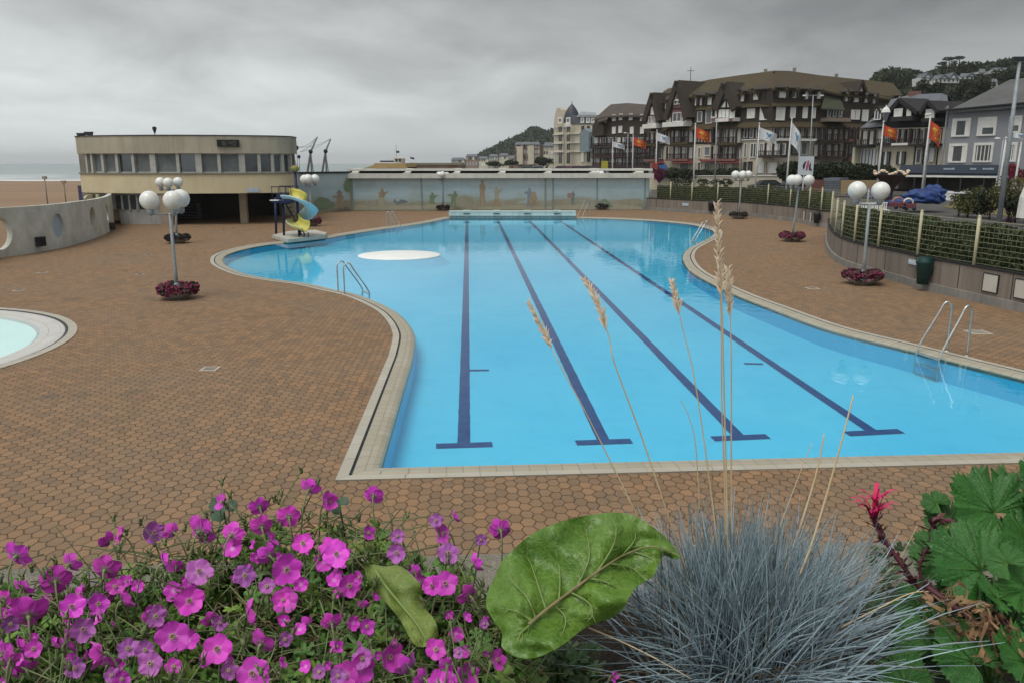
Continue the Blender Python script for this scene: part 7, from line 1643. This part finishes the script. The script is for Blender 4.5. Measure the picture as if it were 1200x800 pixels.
def Dl(x, y): return .775 + (770 - y) * .00085 + (x - 680) * .00012
root, O, ribp, vs, side, n_, K = sheetleaf(out, rib, Dl, 'dock_leaf', 'single huge veined green leaf between the magenta flowers and the blue grass', 'leaf', M_dock, M_rib)
def vein(root, pts, r0, m_=M_vein, Df=Dl, amp=.012):
    P2 = catmull([V((x, y, 0)) for x, y in pts], 5); k = len(P2); mb = MB()
    mb.tube([AT(p.x, p.y, Df(p.x, p.y) - .0048 + amp * 2.4 * noise.noise(V((p.x * .022, p.y * .022, 5))) + amp * .8 * noise.noise(V((p.x * .07, p.y * .07, 1)))) for p in P2], [r0 * (1 - .7 * i / k) for i in range(k)], 5); 
    for q in range(6):
        i = int(k * (.15 + .13 * q)); sg = 1 if q % 2 else -1
        if i + 2 >= k: continue
        dx, dy = P2[i + 1].x - P2[i].x, P2[i + 1].y - P2[i].y; L_ = hypot(dx, dy) or 1; dx, dy = dx / L_, dy / L_
        br = [(P2[i].x + (dx * .8 * s - dy * sg * .7 * s) , P2[i].y + (dy * .8 * s + dx * sg * .7 * s)) for s in (0, 4, 8, 12)]
        mb.tube([AT(x, y, Df(x, y) - .0044 + amp * 2.4 * noise.noise(V((x * .022, y * .022, 5))) + amp * .8 * noise.noise(V((x * .07, y * .07, 1)))) for x, y in br], [r0 * .4, r0 * .35, r0 * .28, r0 * .15], 4)
    mb.build('side_vein', m_, root)
for pts in ([(628, 725), (618, 700), (600, 680), (596, 668)], [(624, 728), (606, 716), (586, 712)], [(622, 731), (610, 742), (606, 756)], [(640, 714), (632, 690), (622, 660), (612, 645)], [(655, 703), (656, 670), (650, 640), (645, 622)], [(676, 687), (690, 655), (688, 628), (684, 610)], [(700, 669), (718, 640), (722, 618), (716, 606)], [(726, 653), (744, 632), (742, 616)], [(648, 708), (662, 722), (660, 740), (648, 755)], [(668, 693), (690, 706), (694, 720), (688, 728)], [(690, 677), (712, 682), (730, 694)], [(716, 660), (738, 664), (752, 674)], [(742, 646), (760, 652), (770, 660)]): vein(root, pts, .0014)
out2 = [(428, 663), (438, 661), (452, 663), (466, 662), (481, 671), (494, 688), (495, 707), (510, 727), (513, 745), (502, 756), (490, 757), (482, 750), (470, 728), (458, 712), (444, 697), (432, 684)]
def Dl2(x, y): return .835 + (760 - y) * .0011
M_yl = leafmat('yellow_leaf', (.17, .20, .035), (.11, .15, .03), 0, .5, (.25, .27, .09), 80)
r2, *_ = sheetleaf(out2, [(440, 668), (452, 686), (470, 708), (488, 730), (500, 750)], Dl2, 'wilting_leaf', 'drooping yellow-green leaf among the magenta flowers', 'leaf', M_yl, M_vein, 5, .006)
def simpleleaf(px, py, rpx, D_, nrm, up, m_, name, label, lobes=7, cut=.62, teeth=2, veins=True, cup=.15):
    c_ = AT(px, py, D_); r = rpx / FPX * D_ * 1.06; root = empty(name, c_, label, 'leaf') if label else None
    mb = MB(); lobed(mb, c_, nrm, up, r, lobes, cut, teeth, cup); return c_, r, mb
for px, py, r, lab in ((398, 592, 17, 'dark green leaf behind the flowers, by the pool corner'), (262, 598, 22, 'dark green leaf behind the flower stems on the left')):
    c_ = AT(px, py, 1.12); mb = MB(); lobed(mb, c_, V((.1, -.6, .8)), V((U(-1, 0), .5, .3)), r / FPX * 1.2, 3, .6, 2); mb.tube([c_, c_ + V((.01, 0, -.09))], .0015, 5); o = mb.build('leaf', leafmat('dark_leaf%d' % px, (.03, .075, .03), (.02, .05, .02), .2)); tag(o, lab, 'leaf')
# ---- blue fescue
M_fes = mat('fescue_blue', (.33, .425, .46), (.22, .295, .33), 25, .45, rand=.5)
fr_ = empty('blue_fescue', Q(868, 790, ZP), 'big tuft of spiky blue-grey grass in the planter', 'ornamental grass')
def blade(mb, b0, tip, bend, r, seg=6, ns=3):
    m_ = b0.lerp(tip, .5) + bend; pts = [b0 * ((1 - t_) ** 2) + m_ * (2 * t_ * (1 - t_)) + tip * (t_ * t_) for t_ in [i / seg for i in range(seg + 1)]]
    mb.tube(pts, [r * (1 - .85 * (i / seg) ** 1.6) for i in range(seg + 1)], ns, cap=False)
cb = Q(868, 795, ZP)
mb = MB()
for _ in range(1800):
    a = U(0, 2 * pi); el = U(0, 1) ** .75; el = radians(12 + 74 * el) if R() < .75 else radians(U(50, 88))
    L_ = U(.16, .245) * (1.0 if el > .9 else 1.14)
    d = V((cos(a) * cos(el), sin(a) * cos(el) * .9, sin(el))); b0 = cb + V((random.gauss(0, .040), random.gauss(0, .035), -.01))
    tip = b0 + d * L_; tip.z = max(tip.z, ZP + U(.0, .02)); 
    pv = b0.lerp(tip, .7) - CAM; ppx = 600 + FPX * pv.x / pv.dot(FW); pv2 = tip - CAM; ppx2 = 600 + FPX * pv2.x / pv2.dot(FW)
    if ppx2 < 805 and 400 - FPX * pv2.dot(UPV) / pv2.dot(FW) < 775 - (ppx2 - 600) * .55 and min(b0.lerp(tip, .7).y, tip.y) < .93 and tip.z > ZP + .05 and R() < .93: continue
    blade(mb, b0, tip, V((U(-.014, .014), U(-.014, .014), .035 * cos(el) + U(-.01, .015))), U(.0009, .0022))
mb.build('blades', M_fes, fr_, kind='stuff')
mb = MB()
for _ in range(160):
    a = U(0, 2 * pi); el = radians(U(5, 60)); L_ = U(.12, .26); d = V((cos(a) * cos(el), sin(a) * cos(el), sin(el))); b0 = cb + V((random.gauss(0, .05), random.gauss(0, .04), 0)); tip = b0 + d * L_; tip.z = max(tip.z, ZP + .0)
    blade(mb, b0, tip, V((U(-.02, .02), U(-.02, .02), .03)), U(.0008, .0013))
mb.build('dead_blades', M_deadbit, fr_, kind='stuff')
M_straw = mat('straw', (.60, .48, .30), (.47, .36, .21), 12, .6)
M_seed = mat('seed_husk', (.68, .56, .42), (.54, .43, .31), 40, .7, rand=.25)
def stalk(pts, D0, D1, r, label, head=None, nsp=0, hw=.009):
    hw *= .72
    P2 = catmull([V((x, y, 0)) for x, y in pts], 8); k = len(P2); W3 = [AT(p.x, p.y, D0 + (D1 - D0) * i / (k - 1)) for i, p in enumerate(P2)]
    root = empty('grass_stalk', W3[0], label, 'grass stalk', 'dry stalks rising from the blue grass')
    mb = MB(); mb.tube(W3, [r * (1 - .6 * i / k) for i in range(k)], 6); mb.build('stem', M_straw, root)
    if head:
        i0 = int(k * head); mb = MB()
        for s_ in range(nsp):
            f = i0 + (k - 1 - i0) * (s_ + .5) / nsp; i = min(k - 2, int(f)); p = W3[i].lerp(W3[i + 1], f - i); d = (W3[min(k - 1, i + 1)] - W3[i]).normalized(); sd_ = V((1, 0, 0)) if s_ % 2 else V((-1, 0, 0)); sd_ = (sd_ + V((0, U(-.8, .8), 0))).normalized()
            tp = 1 - .45 * s_ / nsp; L_ = hw * U(.8, 1.4) * tp
            for q in range(3):
                dd = (d * 1.0 + sd_ * (.42 + .25 * q * U(.5, 1.2))).normalized(); st_ = p + d * L_ * .35 * q
                mb.tube([st_, st_ + dd * L_ * .45, st_ + dd * L_ * 1.25], [.0004, .0011, .0002], 5)
        mb.build('seed_head', M_seed, root)
stalk([(800, 760), (790, 700), (745, 600), (690, 490), (655, 425), (645, 405), (620, 357)], .96, 1.02, .0011, 'thin dry stalk leaning far left with a slim seed head', .80, 26, .011)
stalk([(830, 740), (795, 640), (755, 520), (720, 425), (715, 400), (700, 355), (686, 330)], .95, 1.0, .0012, 'dry stalk leaning left with a fuller seed head', .70, 24, .013)
stalk([(850, 720), (835, 590), (815, 450), (800, 385), (788, 332)], .95, .99, .0011, 'dry stalk with short seed head, third from the left', .80, 20, .011)
stalk([(853, 700), (852, 600), (849, 480), (846, 360), (843, 300), (840, 243)], .94, .95, .0014, 'tallest dry stalk with a long branching seed head', .62, 30, .0125)
stalk([(858, 700), (857, 560), (857, 430), (856, 380), (853.5, 318)], .945, .97, .0012, 'dry stalk just right of the tallest one, with a slender seed head', .76, 20, .012)
stalk([(849, 700), (850, 600), (846, 480), (845, 380), (843, 325)], .955, .965, .0011, 'straight dry stalk hidden close behind the tallest one', .85, 12, .010)
stalk([(868, 770), (900, 720), (930, 640), (955, 560), (966, 508)], .90, .96, .0020, 'thick bare straw leaning right, shorter one')
stalk([(893, 790), (925, 700), (950, 640), (980, 540), (1000, 463)], .88, .95, .0022, 'thick bare straw leaning right, longer one')
stalk([(862, 740), (880, 700), (905, 640), (935, 560), (952, 518)], .92, .97, .0009, 'thin bare straw between tuft and the two thick straws')
stalk([(820, 600), (815, 520), (806, 485), (797, 468)], 1.0, 1.0, .0008, 'short crooked thread of dry grass over the lane line')
stalk([(800, 700), (765, 640), (745, 600), (728, 570)], 1.0, 1.04, .0009, 'short dry blade at the left of the tuft')
stalk([(960, 760), (1010, 700), (1050, 660), (1075, 615)], .93, 1.02, .0008, 'thin pale blade bending right towards the dried flower')
stalk([(985, 735), (1030, 712), (1075, 693), (1120, 698)], .88, .9, .0012, 'pale stem lying across the dried leaves')
stalk([(690, 735), (730, 752), (770, 772), (810, 795)], .85, .80, .0011, 'tan dry straw lying below the huge leaf')
# ---- leafy plant on the right with the pink flower spike
M_rl = leafmat('broad_leaf', (.052, .130, .020), (.028, .082, .015), .4, .34, (.06, .15, .032), 120)
rr_ = empty('hollyhock_plant', Q(1160, 800, ZP), 'dark green lobed-leaf plant in the bottom right corner', 'plant')
M_rv = mat('pale_vein', (.085, .18, .04), None, 8, .6)
for px, py, rp_, D_, tilt in ((1098, 590, 20, 1.06, (-.4, -.4, .8)), (1128, 645, 30, .93, (.4, -.6, .7)), (1180, 660, 28, .88, (-.5, -.5, .8)), (1168, 700, 30, .86, (.4, -.3, .9)), (1100, 735, 26, .87, (.3, -.8, .6)), (1165, 600, 62, 1.02, (.1, -.8, .9)), (1112, 612, 34, 1.05, (-.3, -.5, .8)), (1205, 640, 50, .98, (.3, -.7, .7)), (1150, 668, 70, .90, (-.05, -.8, .9)), (1205, 690, 55, .88, (.2, -.9, .6)), (1105, 655, 42, .98, (-.4, -.6, .7)), (1190, 572, 34, 1.06, (.2, -.4, .9)), (1078, 712, 38, .95, (-.5, -.5, .8)), (1090, 760, 52, .86, (-.4, -.6, .9)), (1140, 775, 58, .82, (.0, -.7, .9)), (1200, 775, 52, .80, (.4, -.7, .8)), (1060, 800, 42, .84, (-.6, -.5, .7)), (1130, 718, 44, .92, (.2, -.6, .9)), (1175, 635, 36, 1.04, (-.2, -.5, .9)), (1235, 600, 50, 1.0, (.2, -.7, .8)), (1215, 560, 30, 1.05, (.2, -.7, .8)), (1182, 728, 50, .9, (.1, -.6, .9)), (1125, 690, 30, 1.0, (-.3, -.7, .6)), (1240, 740, 60, .85, (.2, -.7, .8))):
    c_ = AT(px, py, D_); r = rp_ / FPX * D_ * 1.08; n_ = V(tilt).normalized(); up = V((U(-.9, .3), .3, .8)); mb = MB(); lobed(mb, c_, n_, up, r, 7, .80, 5, .25); lf = mb.build('leaf', M_rl, rr_)
    up = (up - n_ * up.dot(n_)).normalized(); sx = up.cross(n_); mb = MB()
    for l in range(7): a = -2.55 + 5.1 * (l + .5) / 7; e_ = c_ + (sx * sin(a) + up * cos(a)) * r * .8 + n_ * r * .20; mb.tube([c_ + n_ * .0006, c_.lerp(e_, .5) + n_ * (r * .025), e_], [.0008, .0005, .0002], 4)
    mb.build('leaf_veins', M_rv, lf)
    base_ = Q(1160, 810, ZP); mb = MB(); mb.tube(catmull([c_, c_.lerp(base_, .5) + V((0, 0, .02)), base_], 4), .0017, 6); mb.build('petiole', M_rv, rr_)
M_mar = mat('maroon_stem', (.13, .035, .045), (.06, .022, .028), 30, .6, rand=.3); M_pk = mat('pink_petal', (.62, .03, .13), (.45, .015, .09), 40, .5, rand=.2); M_brn = mat('dried_petal', (.30, .19, .095), (.12, .07, .04), 40, .8, rand=.35)
def spike(pts, D0, D1, r, root, nb, m_=M_mar):
    P2 = catmull([V((x, y, 0)) for x, y in pts], 8); k = len(P2); W3 = [AT(p.x, p.y, D0 + (D1 - D0) * i / (k - 1)) for i, p in enumerate(P2)]
    mb = MB(); mb.tube(W3, [r * (1 - .4 * i / k) for i in range(k)], 8); mb.build('stem', m_, root); mb = MB()
    for s_ in range(nb):
        f = U(.1, .99) * (k - 1); i = min(k - 2, int(f)); p = W3[i].lerp(W3[i + 1], f - i); d = (W3[i + 1] - W3[i]).normalized(); sd_ = rnorm(V((0, 0, 0)), 1.0); dd = (d * .8 + sd_ * .8).normalized(); L_ = U(.010, .024); w_ = d.cross(dd).normalized() * .0034
        mb.add([p, p + dd * L_ * .5 + w_, p + dd * L_ + V((0, 0, -.002)), p + dd * L_ * .5 - w_, p + dd * L_ * .5 + sd_ * .002], [(0, 1, 4), (1, 2, 4), (2, 3, 4), (3, 0, 4)], 0, True)
    mb.build('bracts', m_, root); return W3
sp_ = empty('pink_flower_spike', AT(1085, 700, .95), 'maroon stem topped by one hot pink ragged flower', 'flower')
W3 = spike([(1110, 712), (1080, 690), (1062, 668), (1045, 645), (1030, 622), (1025, 604)], .93, .97, .0032, sp_, 70)
tp = W3[-1]; mb = MB()
for k in range(34):
    a = U(0, 6.28); up_ = V((-.12, 0, 1)); o_ = V((cos(a), sin(a) * .7, 0)); L_ = U(.016, .030); p0_ = tp + V((U(-.004, .004), U(-.004, .004), -.004 + (.016 if k % 3 == 0 else 0))); w_ = up_.cross(o_).normalized() * U(.0014, .0026)
    c1_ = p0_ + up_ * L_ * .6 + o_ * L_ * .22; c2_ = p0_ + up_ * L_ * .95 + o_ * L_ * .62; c3_ = p0_ + up_ * L_ * .85 + o_ * L_ * 1.05
    mb.add([p0_ - w_ * .6, p0_ + w_ * .6, c1_ + w_, c1_ - w_, c2_ + w_ * .9, c2_ - w_ * .9, c3_], [(0, 1, 2, 3), (3, 2, 4, 5), (5, 4, 6)], 0, True)
mb.build('petals', M_pk, sp_)
sp2 = empty('budding_spike', AT(1085, 690, .97), 'short dark spike with tiny pink tip right of the pink flower', 'flower')
W3 = spike([(1080, 680), (1078, 660), (1088, 640), (1092, 622), (1094, 610), (1104, 608)], .95, .98, .0022, sp2, 46)
dr = empty('dried_flower_stem', AT(1190, 770, .82), 'thick maroon stem with crumpled brown withered petals, bottom right', 'dried flower')
spike([(1230, 790), (1190, 765), (1150, 735), (1115, 708), (1088, 688)], .80, .90, .0055, dr, 50); spike([(1210, 770), (1180, 735), (1150, 700), (1120, 676), (1098, 662)], .83, .92, .003, dr, 24)
mb = MB()
for k in range(130):
    f = R(); px = 1092 + 100 * f + U(-14, 14); py = 700 + 50 * f + U(-22, 40); D_ = .86 - .04 * f + U(-.015, .01); c_ = AT(px, py, D_); d = rnorm(V((0, -.2, -.4)), .8); w_ = d.orthogonal().normalized() * U(.0012, .0038); L_ = U(.010, .026); cr = rnorm(V((0, -1, 0)), .6) * L_ * .5; P4 = []
    for i in range(6):
        t_ = i / 5; q = c_ + d * L_ * (t_ - .3) + cr * sin(t_ * 3.4) + V((U(-1, 1), U(-1, 1), U(-1, 1))) * .0022; ww = w_ * (sin(pi * (t_ * .8 + .15))) ; ww = Matrix.Rotation(t_ * 2.0, 3, d) @ ww; P4 += [q - ww, q + ww]
    mb.add(P4, [(2 * i, 2 * i + 1, 2 * i + 3, 2 * i + 2) for i in range(5)], 0, True)
mb.build('withered_petals', M_brn, dr, kind='stuff')
# small weeds under the big leaf and round the tuft
mb = MB()
for _ in range(420):
    px = U(575, 700) if R() < .5 else U(1000, 1240); py = U(755, 830) if px < 800 else U(640, 830); c_ = Q(px, py, ZP + U(0, .05)); lobed(mb, c_, rnorm(V((0, -.4, 1)), .5), V((U(-1, 1), U(-1, 1), .2)), U(.009, .02), 5, .4, 1)
o = mb.build('ground_cover', M_MATS if 0 else MATS['geranium_leaf_low']); tag(o, 'small green leaves covering the soil between the plants', 'ground cover', kind='stuff')

# ------------------------------------------------------------------ sea haze: one even volume round the whole scene
m = bpy.data.materials.new('sea_haze'); m.use_nodes = True; t = NT(m); t.n.remove(t.n['Principled BSDF'])
pv = t.add('ShaderNodeVolumePrincipled'); pv.inputs['Density'].default_value = 0.00011; pv.inputs['Color'].default_value = (.86, .9, .92, 1); pv.inputs['Anisotropy'].default_value = 0.0
t.link(pv.outputs[0], t.n['Material Output'].inputs['Volume'])
mb = MB(); mb.box(-10000, -1000, -4, 10000, 16000, 140); mb.build('haze', m, kind='stuff', org=(0, 0, 0))
